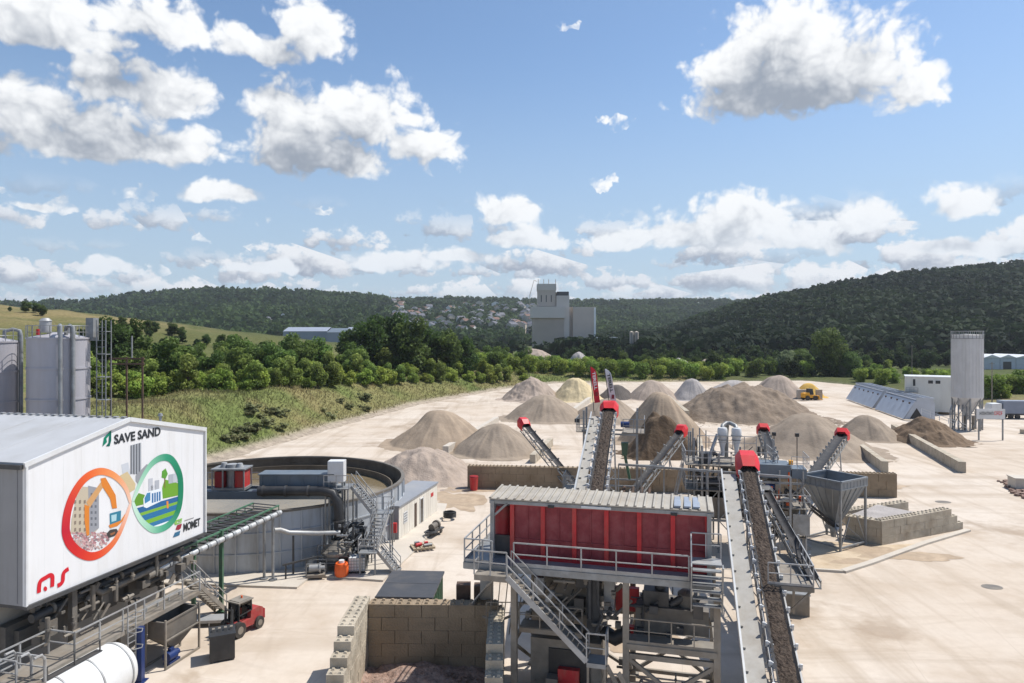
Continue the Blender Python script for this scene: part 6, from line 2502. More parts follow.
ph.part('handrail', MB().rail([(-1.2, -1.3, 9.56), (-2.6, -1.3, 9.56), (-2.6, 1.5, 9.56)], 1.1, 1.0, .05).rail([(1.2, -1.3, 9.56), (2.9, -1.3, 9.56), (2.9, 1.5, 9.56)], 1.1, 1.0, .05).rail([(-1.2, -2.2, 4.96), (-3.6, -2.2, 4.96), (-3.6, 0, 4.96)], 1.1, .6, .05), M['galv'])
ph.part('green_chute', MB().prism([(1.0, 8.6), (1.6, 8.6), (1.5, 7.6), (1.1, 7.6)], -.6, .2).tube((1.3, -.2, 7.6), (1.7, -.2, 5.6), .12, n=12), M['green_dark'])
ph.part('blue_motor', MB().tube((1.0, -1.0, 10.2), (1.7, -1.0, 10.2), .24, n=12), M['blue'])
ph.part('lamp', MB().box(-2.75, -1.3, 10.3, -2.35, -1.1, 10.6), M['black'])
mb = MB()
for x in (1.2, 1.9, 2.6, 3.2):
    mb.path([(x, -2.5, 0), (x, -2.5, 4.6), (x + .1, -1.5, 5.2)], .14, 8)
ph.part('down_pipe', mb, M['rust'])
ph.part('side_frame', MB().rail([(.9, -3, 0), (4.4, -3, 0)], 7.3, 1.75, .09).bar((.9, -3, 7.3), (13.5, -4.0, 7.0), .16).bar((13.5, -4, 0), (13.5, -4, 7.0), .14), M['galv'])


# flags
def flag(label, base, top, wid, mcol, ink, txt, mark):
    b, tp = Vector(base), Vector(top)
    t = T('flag', label, 'flag', (b.x, b.y, b.z), 0, 'banner flags on the middle conveyor')
    t.part('pole', MB().tube(b - Vector((.04, 0, .8)), tp, .035, n=8), M['steel_dark'], world=True)
    d = tp - b
    n = 14
    vs, L_, R_ = [], [], []
    up = d.normalized()
    side = Vector((1, 0, 0)) - up * up.x
    for i in range(n + 1):
        f = i / n
        c = b + d * f
        wv = .1 * math.sin(f * 7) + .05 * math.sin(f * 15)
        ww = wid * (1 - .0 if f < .82 else 1 - ((f - .82) / .18) ** 2 * .75)
        for j in range(5):
            vs.append(c + side * ww * j / 4 + Vector((0, wv * (j / 4) * .6 - .02, 0)))
    fs = [(i * 5 + j, i * 5 + j + 1, (i + 1) * 5 + j + 1, (i + 1) * 5 + j) for i in range(n) for j in range(4)]
    m2 = MB().add(vs, fs)
    m2.add([v + Vector((0, .02, 0)) for v in vs], [q[::-1] for q in fs])
    cl = t.part('cloth', m2, mcol, world=True)
    tm = text_mb(txt, 1.0, .03)
    w0 = max(v[0] for v in tm.v)
    h0 = max(v[1] for v in tm.v)
    x_ = side.normalized()
    tm.v = [tuple(b + d * (.86 - .5 * v[0] / w0) + x_ * (wid * .25 + v[1] / h0 * wid * .5) + Vector((0, -.13 - .02, 0))) for v in tm.v]
    t.part('lettering', tm, ink, cl, world=True, smooth=0)
    mb = MB()
    c = b + d * .24 + x_ * wid * .5 + Vector((0, -.12, 0))
    s = wid * .3
    mb.add([c + x_ * -s - up * s, c + x_ * s * .6 - up * s * 1.3, c + x_ * s + up * s, c - x_ * s * .4 + up * s * 1.3], [(0, 1, 2, 3)])
    t.part('emblem', mb, mark, cl, world=True, smooth=0)


M['flag_red'] = mat('red_flag_cloth', (.6, .02, .035), .7, 0, .06, 1)
M['flag_white'] = mat('white_flag_cloth', (.68, .66, .65), .7, 0, .05, 1)
M['white_ink'] = mat('white_print', (.8, .78, .76), .5, 0, .02)
M['maroon'] = mat('maroon_print', (.2, .02, .03), .5, 0, .05)
flag('red feather flag with white vertical lettering above the middle conveyor', at(594.5, 403, 59.2), at(590, 367, 59.2), .5, M['flag_red'], M['white_ink'], 'TERELL', M['red_dark'])
flag('white feather flag with dark vertical lettering above the middle conveyor', at(611.5, 406, 59.4), at(604.5, 369, 59.4), .5, M['flag_white'], M['ink'], 'TERELL', M['maroon'])

# stackers
GS = 'radial stacker conveyors throwing onto the piles'
conveyor('stacker_conveyor', 'dark stacker conveyor leaning over the beige piles with its red head up beside the flags', at(580, 492, 73.5), at(524, 425, 86), .75, (1.0, .9), GS, None, .7, [(6.0, 'T')], False, False, pitch=1.8)
conveyor('stacker_conveyor', 'grey stacker conveyor with red head in front of the dug dark earth pile', at(634, 492, 71), at(681, 432, 83), .75, (1.0, .9), GS, None, .7, [(9.0, 'T')], False, False, pitch=1.8)
conveyor('stacker_conveyor', 'short stacker conveyor with red head beside the white cyclones', at(773, 458, 70), at(763, 431, 83), .8, (1.1, 1.0), GS, None, .6, [(9, 'A')], False, False, pitch=1.8)
conveyor('stacker_conveyor', 'grey stacker conveyor with red head rising behind the big grey hopper', at(815, 474, 62), at(842, 436, 78), .85, (1.1, 1.0), GS, None, .6, [(12.5, 'A')], False, False, pitch=1.8)

# ------------------------------------------------------------------ cyclone tower
cy = T('cyclone_tower', 'galvanised tower frame carrying two white cyclones behind the red hood', 'cyclone plant', (17.9, 56.5, 0), R(-10))
mb = MB()
XS, YS = (-2.9, -1.0, 1.2, 3.2), (-1.8, 1.8)
for x in XS:
    for y in YS:
        mb.bar((x, y, 0), (x, y, 8.0 if abs(x) < 2 else 9.2), .14)
for z in (2.6, 5.0, 7.0):
    for y in YS:
        mb.bar((XS[0], y, z), (XS[-1], y, z), .12, .18)
    for x in XS:
        mb.bar((x, YS[0], z), (x, YS[1], z), .1, .16)
for i in range(3):
    mb.bar((XS[i], YS[0], 2.6), (XS[i + 1], YS[0], 5.0), .07)
    mb.bar((XS[i + 1], YS[0], .2), (XS[i], YS[0], 2.6), .07)
cy.part('frame', mb, M['galv'])
mb = MB()
for z in (5.05, 7.05):
    mb.box(-3.6, -2.3, z, 3.4, 2.0, z + .05)
cy.part('deck', mb, M['galv_dusty'])
mb = MB()
for z in (5.1, 7.1):
    mb.rail([(-3.6, 2.0, z), (-3.6, -2.3, z), (3.4, -2.3, z), (3.4, 2.0, z)], 1.1, .9, .05)
mb.rail([(-2.6, -1.2, 8.2), (2.0, -1.2, 8.2)], 1.1, .9, .05)
cy.part('handrail', mb, M['galv_pale'])
for x in (-.55, .55):
    mb = MB().lathe([(.02, 9.95), (.34, 9.9), (.4, 9.75), (.4, 9.25), (.34, 9.1), (.34, 8.9), (.16, 8.2), (.16, 7.6)], (x, -.6, 0), 24)
    c_ = cy.part('cyclone', mb, M['white_paint'])
    cy.part('clamp_ring', MB().lathe([(.4, 9.25), (.44, 9.25), (.44, 9.33), (.4, 9.33)], (x, -.6, 0), 24).lathe([(.34, 8.9), (.38, 8.9), (.38, 8.97), (.34, 8.97)], (x, -.6, 0), 24), M['galv'], c_)
cy.part('overflow_pipe', MB().path([(-.55, -.55, 9.85), (-.5, -.35, 10.05), (-.15, .1, 10.2), (.15, .1, 10.2), (.5, -.35, 10.05), (.55, -.55, 9.85)], .17, 12).path([(0, .1, 10.2), (0, .6, 10.1), (0, 1.2, 9.2), (0, 1.3, 5)], .17, 10), M['galv'])
cy.part('pump', MB().tube((-2.2, -1.6, 5.6), (-1.0, -1.6, 5.6), .35, n=14).box(-2.4, -2.0, 5.1, -.8, -1.2, 5.3).tube((.3, -1.4, 3.2), (1.6, -1.4, 3.2), .4, n=14).box(-2.4, -1.6, 7.1, -1.5, -.4, 7.9), M['steel_dark'])
clutter(cy, 'small_equipment', (-2.8, -1.7, 5.2, 3.0, 1.4, 6.9), 60, 8, M['galv_dusty'], .55, (.15, .6))
clutter(cy, 'dark_fittings', (-2.8, -1.8, 2.8, 3.0, 1.6, 8.2), 50, 9, M['steel_dark'], .6, (.12, .5))
cy.part('side_stair', MB().bar((-3.7, -1.5, 7.0), (-4.6, -1.5, 3.0), .08, .25).bar((-3.7, -.8, 7.0), (-4.6, -.8, 3.0), .08, .25).rail([(-4.6, -1.5, 3.0), (-3.7, -1.5, 7.0)], 1.0, .8, .05).bar((-4.2, -1.5, 0), (-4.2, -1.5, 4.5), .1), M['galv_pale'])
cy.part('tall_post', MB().bar((-3.3, -1.2, 0), (-3.3, -1.2, 9.6), .1).bar((-2.9, -.6, 5), (-2.9, -.6, 9.8), .12).bar((-2.4, -1.0, 5), (-2.4, -1.0, 9.9), .1).bar((-1.9, -1.0, 5), (-1.9, -1.0, 9.7), .08), M['galv'])
cy.part('sump', MB().box(-2.6, -1.6, 2.7, 2.8, 1.6, 4.4).box(-2.7, -1.7, 4.3, 2.9, 1.7, 4.4), M['galv_dusty'])
cy.part('vertical_pipe', MB().path([(-1.9, -1.9, .4), (-1.9, -1.9, 6.5), (-1.5, -1.5, 8.2), (-1.0, -1.0, 9.4)], .13, 10).path([(-2.3, -2.0, .4), (-2.3, -2.0, 8.6)], .1, 8), M['galv_pale'])

# dewatering plant between cyclones and hopper
dw = T('dewatering_plant', 'galvanised dewatering screen plant with blue grey boxes near the big hopper', 'screen plant', (20.9, 53.8, 0), R(-14))
dw.e.scale = (.7, .85, .93)
mb = MB()
for x in (-2.2, 0, 2.4):
    for y in (-1.6, 1.6):
        mb.bar((x, y, 0), (x, y, 7.6), .14)
for z in (2.2, 4.6, 6.6):
    for y in (-1.6, 1.6):
        mb.bar((-2.2, y, z), (2.4, y, z), .12, .18)
    for x in (-2.2, 0, 2.4):
        mb.bar((x, -1.6, z), (x, 1.6, z), .1, .16)
mb.bar((-2.2, -1.6, .2), (0, -1.6, 2.2), .07)
mb.bar((2.4, -1.6, .2), (0, -1.6, 2.2), .07)
mb.bar((0, -1.6, 4.6), (2.4, -1.6, 6.6), .07)
dw.part('frame', mb, M['galv'])
dw.part('screen_box', MB().box(-2.3, -1.2, 6.9, 1.2, 1.4, 8.0).box(1.35, -1.0, 6.9, 2.9, 1.2, 7.7), M['slate_steel'])
dw.part('deck', MB().box(-2.6, -2.4, 4.65, 3.0, 1.8, 4.7).box(-2.2, -2.2, 2.25, 2.6, -1.4, 2.3), M['galv_dusty'])
dw.part('handrail', MB().rail([(-2.6, -2.4, 4.7), (3.0, -2.4, 4.7), (3.0, 1.8, 4.7)], 1.1, .9, .05).rail([(-2.2, -2.2, 2.3), (2.6, -2.2, 2.3)], 1.1, .8, .05).rail([(1.2, -1.6, 7.7), (3.0, -1.6, 7.7), (3.0, 1.6, 7.7)], 1.1, .7, .05), M['galv_pale'])
dw.part('vibrator', MB().tube((-1.4, -1.35, 6.2), (-.3, -1.35, 6.2), .34, n=14), M['blue'])
dw.part('vibrator', MB().tube((-1.2, -1.9, 5.3), (-.4, -1.9, 5.3), .22, n=12), M['orange'])
dw.part('vibrator', MB().box(1.1, -.9, 8.02, 1.5, -.4, 8.35), M['yellow'])
dw.part('chute', MB().prism([(-.8, 4.6), (2.2, 4.6), (1.4, 2.6), (.2, 2.6)], -1.2, 1.2), M['galv_dusty'])
dw.part('pipe', MB().path([(2.6, -1.9, .3), (2.6, -1.9, 4.2), (2.2, -1.8, 6.4)], .13, 8).path([(-.5, -2, 5), (.5, -2.1, 5.4), (1.6, -2.1, 5.3)], .16, 10), M['galv'])
clutter(dw, 'small_equipment', (-2.4, -2.2, 2.4, 2.8, 1.4, 6.6), 70, 10, M['galv_dusty'], .55, (.15, .6))
clutter(dw, 'dark_fittings', (-2.4, -2.2, 1.0, 2.8, 1.4, 6.4), 40, 12, M['steel_dark'], .6, (.12, .5))
clutter(dw, 'orange_guard', (-2.0, -2.0, 4.8, 2.4, -1.2, 6.9), 5, 13, M['orange'], .4, (.2, .45))
dw.part('side_plate', MB().box(1.2, -2.5, 2.6, 2.9, -2.44, 4.3), M['galv'])

# side platform right of the main belt with its dark return belt
sp = T('side_platform', 'railed side platform hanging along the outer edge of the nearest conveyor', 'platform', (15.45, 39.5, .4), R(-14))
mb = MB().box(-.9, -2.6, 3.5, 1.4, 3.0, 3.56)
mb.bar((-.9, -2.6, 3.4), (1.4, -2.6, 3.4), .1, .26)
mb.bar((1.4, -2.6, 3.4), (1.4, 3.0, 3.4), .1, .26)
sp.part('deck', mb, M['galv_dusty'])
sp.part('handrail', MB().rail([(-.9, -2.6, 3.56), (1.4, -2.6, 3.56), (1.4, 3.0, 3.56)], 1.15, 1.2, .06, kick=.12), M['galv_pale'])
mb = MB()
mb.bar((1.3, -2.5, 3.3), (-.6, -2.5, 1.2), .1)
for x in (-.7, 1.2):
    for y in (-2.4, 2.8):
        if not (x > 0 and y < 0):
            mb.bar((x, y, 0), (x, y, 3.4), .14)
sp.part('strut', mb, M['galv_dusty'])
conveyor('return_conveyor', 'narrow dark return conveyor slanting past the side platform', (16.6, 37.6, 3.9), (18.3, 49.5, 6.2), .5, (.6, .4), None, None, .35, [], False, False, pitch=2.2, hood_mat='steel_dark')
t = T('junction_box', 'grey steel box on the concrete beside the side platform', 'box', (17.9, 43.0, 0), R(-14))
t.part('body', MB().box(-.7, -.5, 0, .7, .5, 1.3), M['galv_dusty'])
t.part('lid', MB().box(-.75, -.55, 1.3, .75, .55, 1.38), M['galv'])

# ------------------------------------------------------------------ big grey hopper
hp = T('feed_hopper', 'big grey tapered steel hopper on braced legs', 'hopper', (27.1, 57.6, 0), math.atan2(.53, .85))
mb = MB()
a_ = 1.85
rim, top2, bot = 5.6, 4.95, 1.75
v = [(-a_, -a_, rim), (a_, -a_, rim), (a_, a_, rim), (-a_, a_, rim), (-a_, -a_, top2), (a_, -a_, top2), (a_, a_, top2), (-a_, a_, top2), (-.4, -.4, bot), (.4, -.4, bot), (.4, .4, bot), (-.4, .4, bot)]
fs = [(0, 4, 5, 1), (1, 5, 6, 2), (2, 6, 7, 3), (3, 7, 4, 0), (4, 8, 9, 5), (5, 9, 10, 6), (6, 10, 11, 7), (7, 11, 8, 4)]
mb.add(v, [f[::-1] for f in fs])
mb.add([(p[0] * .97, p[1] * .97, p[2] + .02) for p in v], fs)
hp.part('bin', mb, M['hopper'], smooth=0)
mb = MB()
for i in range(4):
    p, q = v[i], v[(i + 1) % 4]
    mb.bar(p, q, .16, .14)
    mb.bar(v[4 + i], v[4 + (i + 1) % 4], .1, .08)
    for k in range(8):
        f = k / 8
        A1 = Vector(p).lerp(Vector(q), f)
        B1 = Vector(v[4 + i]).lerp(Vector(v[4 + (i + 1) % 4]), f)
        mb.bar(A1, B1, .1, .05)
    if i in (0, 1, 2, 3):
        for f in (.2, .4, .6, .8):
            A1 = Vector(v[4 + i]).lerp(Vector(v[4 + (i + 1) % 4]), f)
            B1 = Vector(v[8 + i]).lerp(Vector(v[8 + (i + 1) % 4]), f)
            mb.bar(A1, A1.lerp(B1, .72), .09, .12)
hp.part('rib', mb, M['hopper'])
mb = MB()
for x in (-1, 1):
    for y in (-1, 1):
        mb.bar((x * 1.75, y * 1.75, 0), (x * 1.75, y * 1.75, 4.95), .16)
        mb.bar((x * 1.75, y * 1.75, 0.2), (x * .5, y * 1.75, 2.6), .08)
    mb.bar((x * 1.75, -1.75, .25), (x * 1.75, 1.75, .25), .12)
    mb.bar((-1.75, x * 1.75, .25), (1.75, x * 1.75, .25), .12)
    mb.bar((x * 1.75, -1.75, .2), (x * .45, -.45, 1.8), .08)
hp.part('leg', mb, M['galv'])
hp.part('outlet', MB().box(-.45, -.45, 1.2, .45, .45, 1.75).tube((0, 0, 1.2), (0, 0, .5), .3, .2, 12).tube((-.8, -.5, 1.3), (-.1, -.5, 1.3), .2, n=12), M['galv_pale'])
mb = MB()
c2, s2 = math.cos(0), math.sin(0)
mb.bar((-4.3, 1.2, 4.6), (.2, -.4, 1.0), .5, .12)
for s in (-.3, .3):
    mb.bar((-4.3, 1.2 + s, 4.75), (.2, -.4 + s, 1.15), .07, .2)
hp.part('feeder_belt', mb, M['rubber'])

# ------------------------------------------------------------------ block walls and gravel beds of the yard
GW = 'block walls of the stock bays'
block_wall('block_wall', 'long low block wall running behind the screening plant and the hopper', (-5.1, 78), (41.4, 73.4), 2.55, .8, 1.6, .85, 'block_brown', True, GW, seed=11)
block_wall('block_wall', 'short block wall of the gravel bed facing the hopper legs', (28.6, 58.6), (30.7, 56.85), 2.0, .8, 1.6, .67, 'block', True, GW, seed=12)
block_wall('block_wall', 'stepped block wall of the gravel bed beside the hopper', (30.75, 56.8), (40.6, 61.5), 2.0, .8, 1.6, .67, 'block', True, GW, steps=2, seed=13)
block_wall('block_wall', 'brown block wall end behind the gravel bed, parallel to the hopper', (30.0, 62.5), (38.5, 66.3), 1.3, .8, 1.6, .65, 'block', True, GW, seed=15)


def bed(name, label, poly, z0, zf, m, seed):
    r = np.random.RandomState(seed)
    (ax, ay), (bx, by), (cx, cy_), (dx, dy) = poly
    n = 30
    mb = MB()
    vs = []
    for i in range(n + 1):
        for j in range(n + 1):
            u, v = i / n, j / n
            x = (ax * (1 - u) + bx * u) * (1 - v) + (dx * (1 - u) + cx * u) * v
            y = (ay * (1 - u) + by * u) * (1 - v) + (dy * (1 - u) + cy_ * u) * v
            vs.append((x, y, zf(u, v) + .12 * float(fbm(np.array([x * .9]), np.array([y * .9]), 3)[0])))
    fs = [(i * (n + 1) + j, (i + 1) * (n + 1) + j, (i + 1) * (n + 1) + j + 1, i * (n + 1) + j + 1) for i in range(n) for j in range(n)]
    return solo(name, label, 'gravel', mb.add(vs, fs), m, kind='stuff')


bed('gravel', 'grey gravel filling the bed behind the stepped block wall', [(29.3, 59.2), (30.9, 57.8), (40.0, 62.2), (37.4, 65.4)][0:1] + [(31.0, 57.6), (39.6, 61.8), (37.2, 65.8)], 0, lambda u, v: 1.75 * (1 - .75 * max(0, v - .55) / .45) + .15, M['gravel_grey'], 3)
block_wall('block_wall', 'pale bay divider wall ending just behind the hopper', (47.9, 86.9), (53.0, 104.5), 1.4, .8, 1.6, .7, 'block', False, GW, seed=16)
block_wall('block_wall', 'long pale bay divider wall between grey sand and brown earth piles', (57.6, 86.6), (69.2, 123), 1.4, .85, 1.6, .7, 'block', False, GW, seed=17)
block_wall('block_wall', 'bay divider wall beside the dug dark earth pile', (25.6, 91), (30, 108), 1.4, .8, 1.6, .7, 'block', False, GW, seed=18)
block_wall('block_wall', 'bay divider wall with grey end behind the dug dark earth pile', (35.3, 136), (39.5, 172), 2.4, .9, 1.6, .8, 'block', False, GW, seed=19)
block_wall('block_wall', 'pale divider wall between the two smooth beige piles', (-9.3, 100), (-2.6, 136), 1.2, .9, 1.6, .6, 'concrete', False, GW, seed=20)
block_wall('block_wall', 'pale divider wall running to the dark gravel pile', (11.0, 139), (22, 184), 1.2, .9, 1.6, .6, 'concrete', False, GW, seed=21)
block_wall('block_wall', 'low dark divider stub at the foot of the near beige pile', (3.2, 93), (6.5, 108), 1.2, .8, 1.6, .6, 'block', False, GW, seed=22)
t = T('waste_bin', 'red bin standing against the end of the long low block wall', 'bin', (-4.3, 77.0, 0))
t.e.scale = (.8, .8, 1)
t.part('body', MB().lathe([(.02, 0), (.5, 0), (.6, 1.5), (.02, 1.5)], n=14), M['red'])
t.part('lid', MB().lathe([(.65, 1.5), (.6, 1.62), (.02, 1.68)], n=14), M['red_dark'])

# kerb strip and pit slab right of the hopper
pts = [gnd(806, 571), gnd(846, 572), gnd(880, 560), gnd(925, 546), gnd(965, 534), gnd(962, 530), gnd(905, 545), gnd(855, 556)]
pts2 = [gnd(843, 572.5), gnd(870, 564), gnd(925, 544), gnd(968, 531)]
mb = MB()
for i in range(3):
    a, b = pts2[i], pts2[i + 1]
    mb.bar((a.x, a.y, .07), (b.x, b.y, .07), .5, .2)
a, b = gnd(804, 570), gnd(843, 572.5)
mb.bar((a.x, a.y, .07), (b.x, b.y, .07), .25, .2)
solo('kerb', 'low concrete kerb beside the hopper slab', None, mb, M['concrete'], kind='structure')
mb = MB().slab([(p.x, p.y) for p in (gnd(810, 568), gnd(842, 571), gnd(869, 563), gnd(924, 543), gnd(890, 545), gnd(850, 543), gnd(812, 540))], -.02, .008)
solo('ground', 'silty damp slab in front of the hopper', None, mb, mat('damp_silty_slab', (.5, .4, .28), .8, 0, .15, .5, (.3, .2, .11), .8, .35), kind='structure')
M['silt'] = mat('damp_silt_film', (.40, .305, .21), .8, 0, .25, .6, (.28, .2, .13), .8, .45)
_r = random.Random(8)
for k, (x, y, wx, wy) in enumerate([(452, 500, 2.6, 5.0), (470, 487, 3.0, 3.0), (905, 556, 3.2, 1.1), (868, 548, 2.0, 1.3), (852, 561, 1.6, .7), (880, 486, 3, 1.5), (705, 470, 3, 4), (780, 548, 2.0, 1.4), (640, 640, 2.2, 1.5)]):
    p = gnd(x, y)
    n_ = 48
    off = _r.uniform(0, 50)
    pts_ = []
    for i in range(n_):
        a_ = 2 * math.pi * i / n_
        rr_ = 1 + 1.5 * float(fbm(np.array([math.cos(a_) * 1.6 + off]), np.array([math.sin(a_) * 1.6]), 4)[0])
        pts_.append((wx * rr_ * math.cos(a_), wy * rr_ * math.sin(a_)))
    zt_ = .012 + .0006 * k
    mb = MB().add([(px_, py_, zt_) for px_, py_ in pts_], [list(range(n_))])
    solo('ground', 'damp silt stain on the yard concrete', None, mb, M['silt'], (p.x, p.y, 0), _r.uniform(-.3, .3), kind='structure')
for k, (x, y, w, col_) in enumerate([(992, 587, .7, 0), (943, 502, .8, 0)]):  # dark puddle stains on the concrete, drawn as thin slabs
    p = gnd(x, y)
    mb = MB().slab([(w * math.cos(i * .5236), w * .75 * math.sin(i * .5236)) for i in range(12)], 0, .012)
    solo('puddle_stain', 'dark round puddle stain on the pale yard, ' + ['nearer the long conveyor', 'beside the stepped block wall'][k], 'puddle stain', mb, M['steel_mud'], (p.x, p.y, 0), 0, 'puddle stains in the yard')

# ------------------------------------------------------------------ stockpiles
M['earth_mid'] = sand('grey_brown_earth', (.235, .185, .14), (.15, .11, .075), 1.0, 2.5)
GP = 'stockpiles of sand and gravel'


def heap(label, xl, xr, yf, yp, m, seed, **k):
    Yf = CAMH * FOC / (yf - HY)
    w = (xr - xl) / 2 / FOC
    r = w * Yf / (1 - w)
    Yc = Yf + r
    X = ((xl + xr) / 2 - CX) / FOC * Yc
    h = CAMH - (yp - HY) / FOC * Yc
    return pile('stockpile', label, 'stockpile', X, Yc, r * 1.1, h, M[m], seed, group=GP, **k)


heap('smooth beige sand pile, farther of the two beside the grass bank', 394, 488, 451, 412, 'sand_beige', 1)
heap('smooth beige sand pile under the dark stacker conveyor', 455, 537, 459, 423, 'sand_grey', 2)
heap('low lumpy beige heap just behind the round tank', 372, 474, 488, 449, 'sand_pink', 3, lump=1.0, rough=.35, flat_top=.25)
heap('rough pinkish gravel pile at the far yard edge nearest the bank', 503, 560, 402, 380, 'sand_pink', 4, lump=1.6, rough=.3)
heap('pale yellow sand pile at the far yard edge', 552, 602, 402, 379, 'sand_yellow', 5, lump=.8, rough=.2, flat_top=.2)
heap('smooth grey brown pile before the pale yellow sand', 508, 583, 423, 396, 'sand_grey', 6)
heap('smooth grey brown pile directly behind the flags', 572, 642, 424, 398, 'sand_grey', 8)
heap('small dark grey gravel pile behind the flags', 598, 634, 400, 385, 'gravel_dark', 9, flat_top=.2)
heap('rounded pinkish pile at the far edge beyond the dug earth', 628, 676, 401, 381, 'sand_pink', 10, flat_top=.2)
heap('tall smooth beige cone behind the dug dark earth', 622, 704, 448, 394, 'sand_beige', 11)
heap('dark wet earth pile dug open by a loader behind the grey stacker', 626, 698, 462, 414, 'earth_dark', 12, lump=1.2, rough=.4, cut=(R(-90), .2, 1.9), flat_top=.2)
heap('light grey gravel pile between two divider walls at the back', 672, 712, 401, 379, 'gravel_grey', 13)
heap('large brown earth pile with a rough crumbled face', 686, 800, 424, 386, 'earth_mid', 14, lump=2.4, rough=.7, rx=1.15, flat_top=.28)
heap('small pale grey heap peeking over the large brown pile', 708, 760, 396, 380, 'gravel_grey', 15, flat_top=.2)
heap('pinkish grey gravel pile next to the yellow sand bay', 752, 806, 399, 377, 'sand_pink', 16, flat_top=.2)
heap('wide smooth brown sand pile behind the white cyclones', 748, 868, 460, 415, 'sand_grey', 17)
heap('smooth grey brown pile between hopper and mixing plant', 836, 898, 442, 416, 'sand_grey', 18)
heap('brown earth pile with a ragged crest before the mixer tower', 893, 960, 446, 418, 'earth_brown', 19, lump=1.0, rough=.35)
heap('golden yellow sand heap in a small walled bay at the back', 794, 822, 398, 382.5, 'sand_gold', 20)
p = at(812, 398, 185)
for k, (x0, x1) in enumerate(((796, 806), (815, 821))):
    a = at(x0, 0, 187)
    b = at(x1, 0, 187)
    block_wall('block_wall', ['pale block front of the yellow sand bay', 'dark block end of the yellow sand bay'][k], (a.x, 186), (b.x, 186), 2.6, .8, 1.6, .87, 'concrete' if k == 0 else 'block', False, GW, seed=30 + k)
t = T('loader', 'small dark wheel loader parked in front of the yellow sand bay', 'wheel loader', (at(811, 0, 183).x, 183.5, 0), R(10))
t.part('body', MB().prism([(-2.2, .7), (-2.2, 1.9), (-.8, 2.1), (-.6, 1.4), (1.2, 1.2), (1.2, .7)], -.9, .9), M['yellow'])
t.part('cab', MB().prism([(-.8, 1.5), (-.7, 3.1), (.3, 3.1), (.6, 1.5)], -.7, .7), M['black'])
t.part('bucket', MB().prism([(1.8, .2), (2.9, .1), (2.9, .3), (2.1, .5), (1.9, 1.3), (1.7, 1.2)], -1.2, 1.2).bar((.9, -.5, 1.3), (1.9, -.5, .7), .2).bar((.9, .5, 1.3), (1.9, .5, .7), .2), M['yellow'])
for x in (-1.4, .9):
    for s in (-.95, .95):
        t.part('wheel', MB().tube((x, s - .2, .65), (x, s + .2, .65), .65, n=16), M['tyre'])
# small spotlights on posts standing in the big brown pile bay
for k, (x, y) in enumerate(((774, 434), (797, 435))):
    q = at(x, y, 80)
    t = T('signal_lamp', ['black lamp post before the wide brown pile, nearer the short stacker', 'black lamp post before the wide brown pile, nearer the hopper'][k], 'lamp post', (q.x, q.y, 0), 0, 'lamp posts before the brown pile')
    t.part('post', MB().bar((0, 0, 0), (0, 0, q.z), .1), M['galv_dusty'])
    t.part('lamp', MB().box(-.2, -.15, q.z - .2, .2, .15, q.z + .2), M['black'])

# white bins past the brown earth pile
# ------------------------------------------------------------------ concrete mixing plant
mx = T('mixer_tower', 'pale grey cube shaped mixer tower with two small square windows', 'building', (92.7, 151.5, 0), R(-28))
mx.e.scale = (1.16, 1, .885)
mb = MB().box(-4.0, 0, .6, 4.0, 6.5, 9.15)
for k in range(1, 8):
    mb.box(-4.0 + k - .02, -.03, .6, -4.0 + k + .02, 0, 9.1)
mx.part('wall', mb, M['mix_panel'])
mx.part('roof', MB().box(-4.15, -.15, 9.15, 4.15, 6.6, 9.35), M['white_paint'])
for x in (.1, 1.3):
    w_ = mx.part('window', MB().box(x - .4, -.06, 7.6, x + .4, -.032, 8.4), M['glass'])
    mx.part('window_frame', MB().box(x - .48, -.07, 7.52, x - .4, -.031, 8.48).box(x + .4, -.07, 7.52, x + .48, -.031, 8.48).box(x - .4, -.07, 8.4, x + .4, -.031, 8.48).box(x - .4, -.07, 7.52, x + .4, -.031, 7.6), M['white_paint'], w_)
mx.part('door', MB().box(-2.8, -.05, 6.9, -2.4, -.032, 8.6), M['black'])
mb = MB()
for x in (-3.6, -1.2, 1.2, 3.6):
    for y in (.4, 6.1):
        mb.bar((x, y, 0), (x, y, .6), .35)
mx.part('column', mb, M['galv'])
mx.part('side_stair', MB().bar((4.1, -.6, 6.5), (6.6, -.6, 4.2), .1, .3).bar((4.1, -1.4, 6.5), (6.6, -1.4, 4.2), .1, .3).rail([(4.1, -.6, 6.6), (6.6, -.6, 4.3)], 1.0, 1.0, .07), M['galv'])
mx.part('gallery', MB().rail([(-4, -.9, 5.4), (-2.0, -.9, 5.4)], 1.1, .7, .07).box(-4.4, -.9, 5.3, -2.0, 0, 5.4), M['galv'])

sl = T('cement_silo', 'tall pale ribbed cement silo on steel legs beside the mixer tower', 'silo', (84.3, 126.5, -.4))
sl.e.scale = (.95, .95, 1)
mb = MB().lathe([(2.65, 6.4), (2.65, 17.9), (2.5, 18.0), (.02, 18.1)], n=56)
for k in range(28):
    a = 2 * math.pi * k / 28
    mb.bar((2.66 * math.cos(a), 2.66 * math.sin(a), 6.5), (2.66 * math.cos(a), 2.66 * math.sin(a), 17.2), .07, .07)
sl.part('shell', mb, M['silo_pale'])
sl.part('cone', MB().lathe([(2.65, 6.4), (.5, 3.0), (.5, 2.4)], n=32), M['silo_pale'])
mb = MB()
for k in range(24):
    a = 2 * math.pi * k / 24
    mb.bar((2.7 * math.cos(a), 2.7 * math.sin(a), 17.2), (2.7 * math.cos(a), 2.7 * math.sin(a), 18.6), .07)
for z in (17.25, 18.0, 18.6):
    mb.path([(2.7 * math.cos(2 * math.pi * k / 40), 2.7 * math.sin(2 * math.pi * k / 40), z) for k in range(41)], .05, 5)
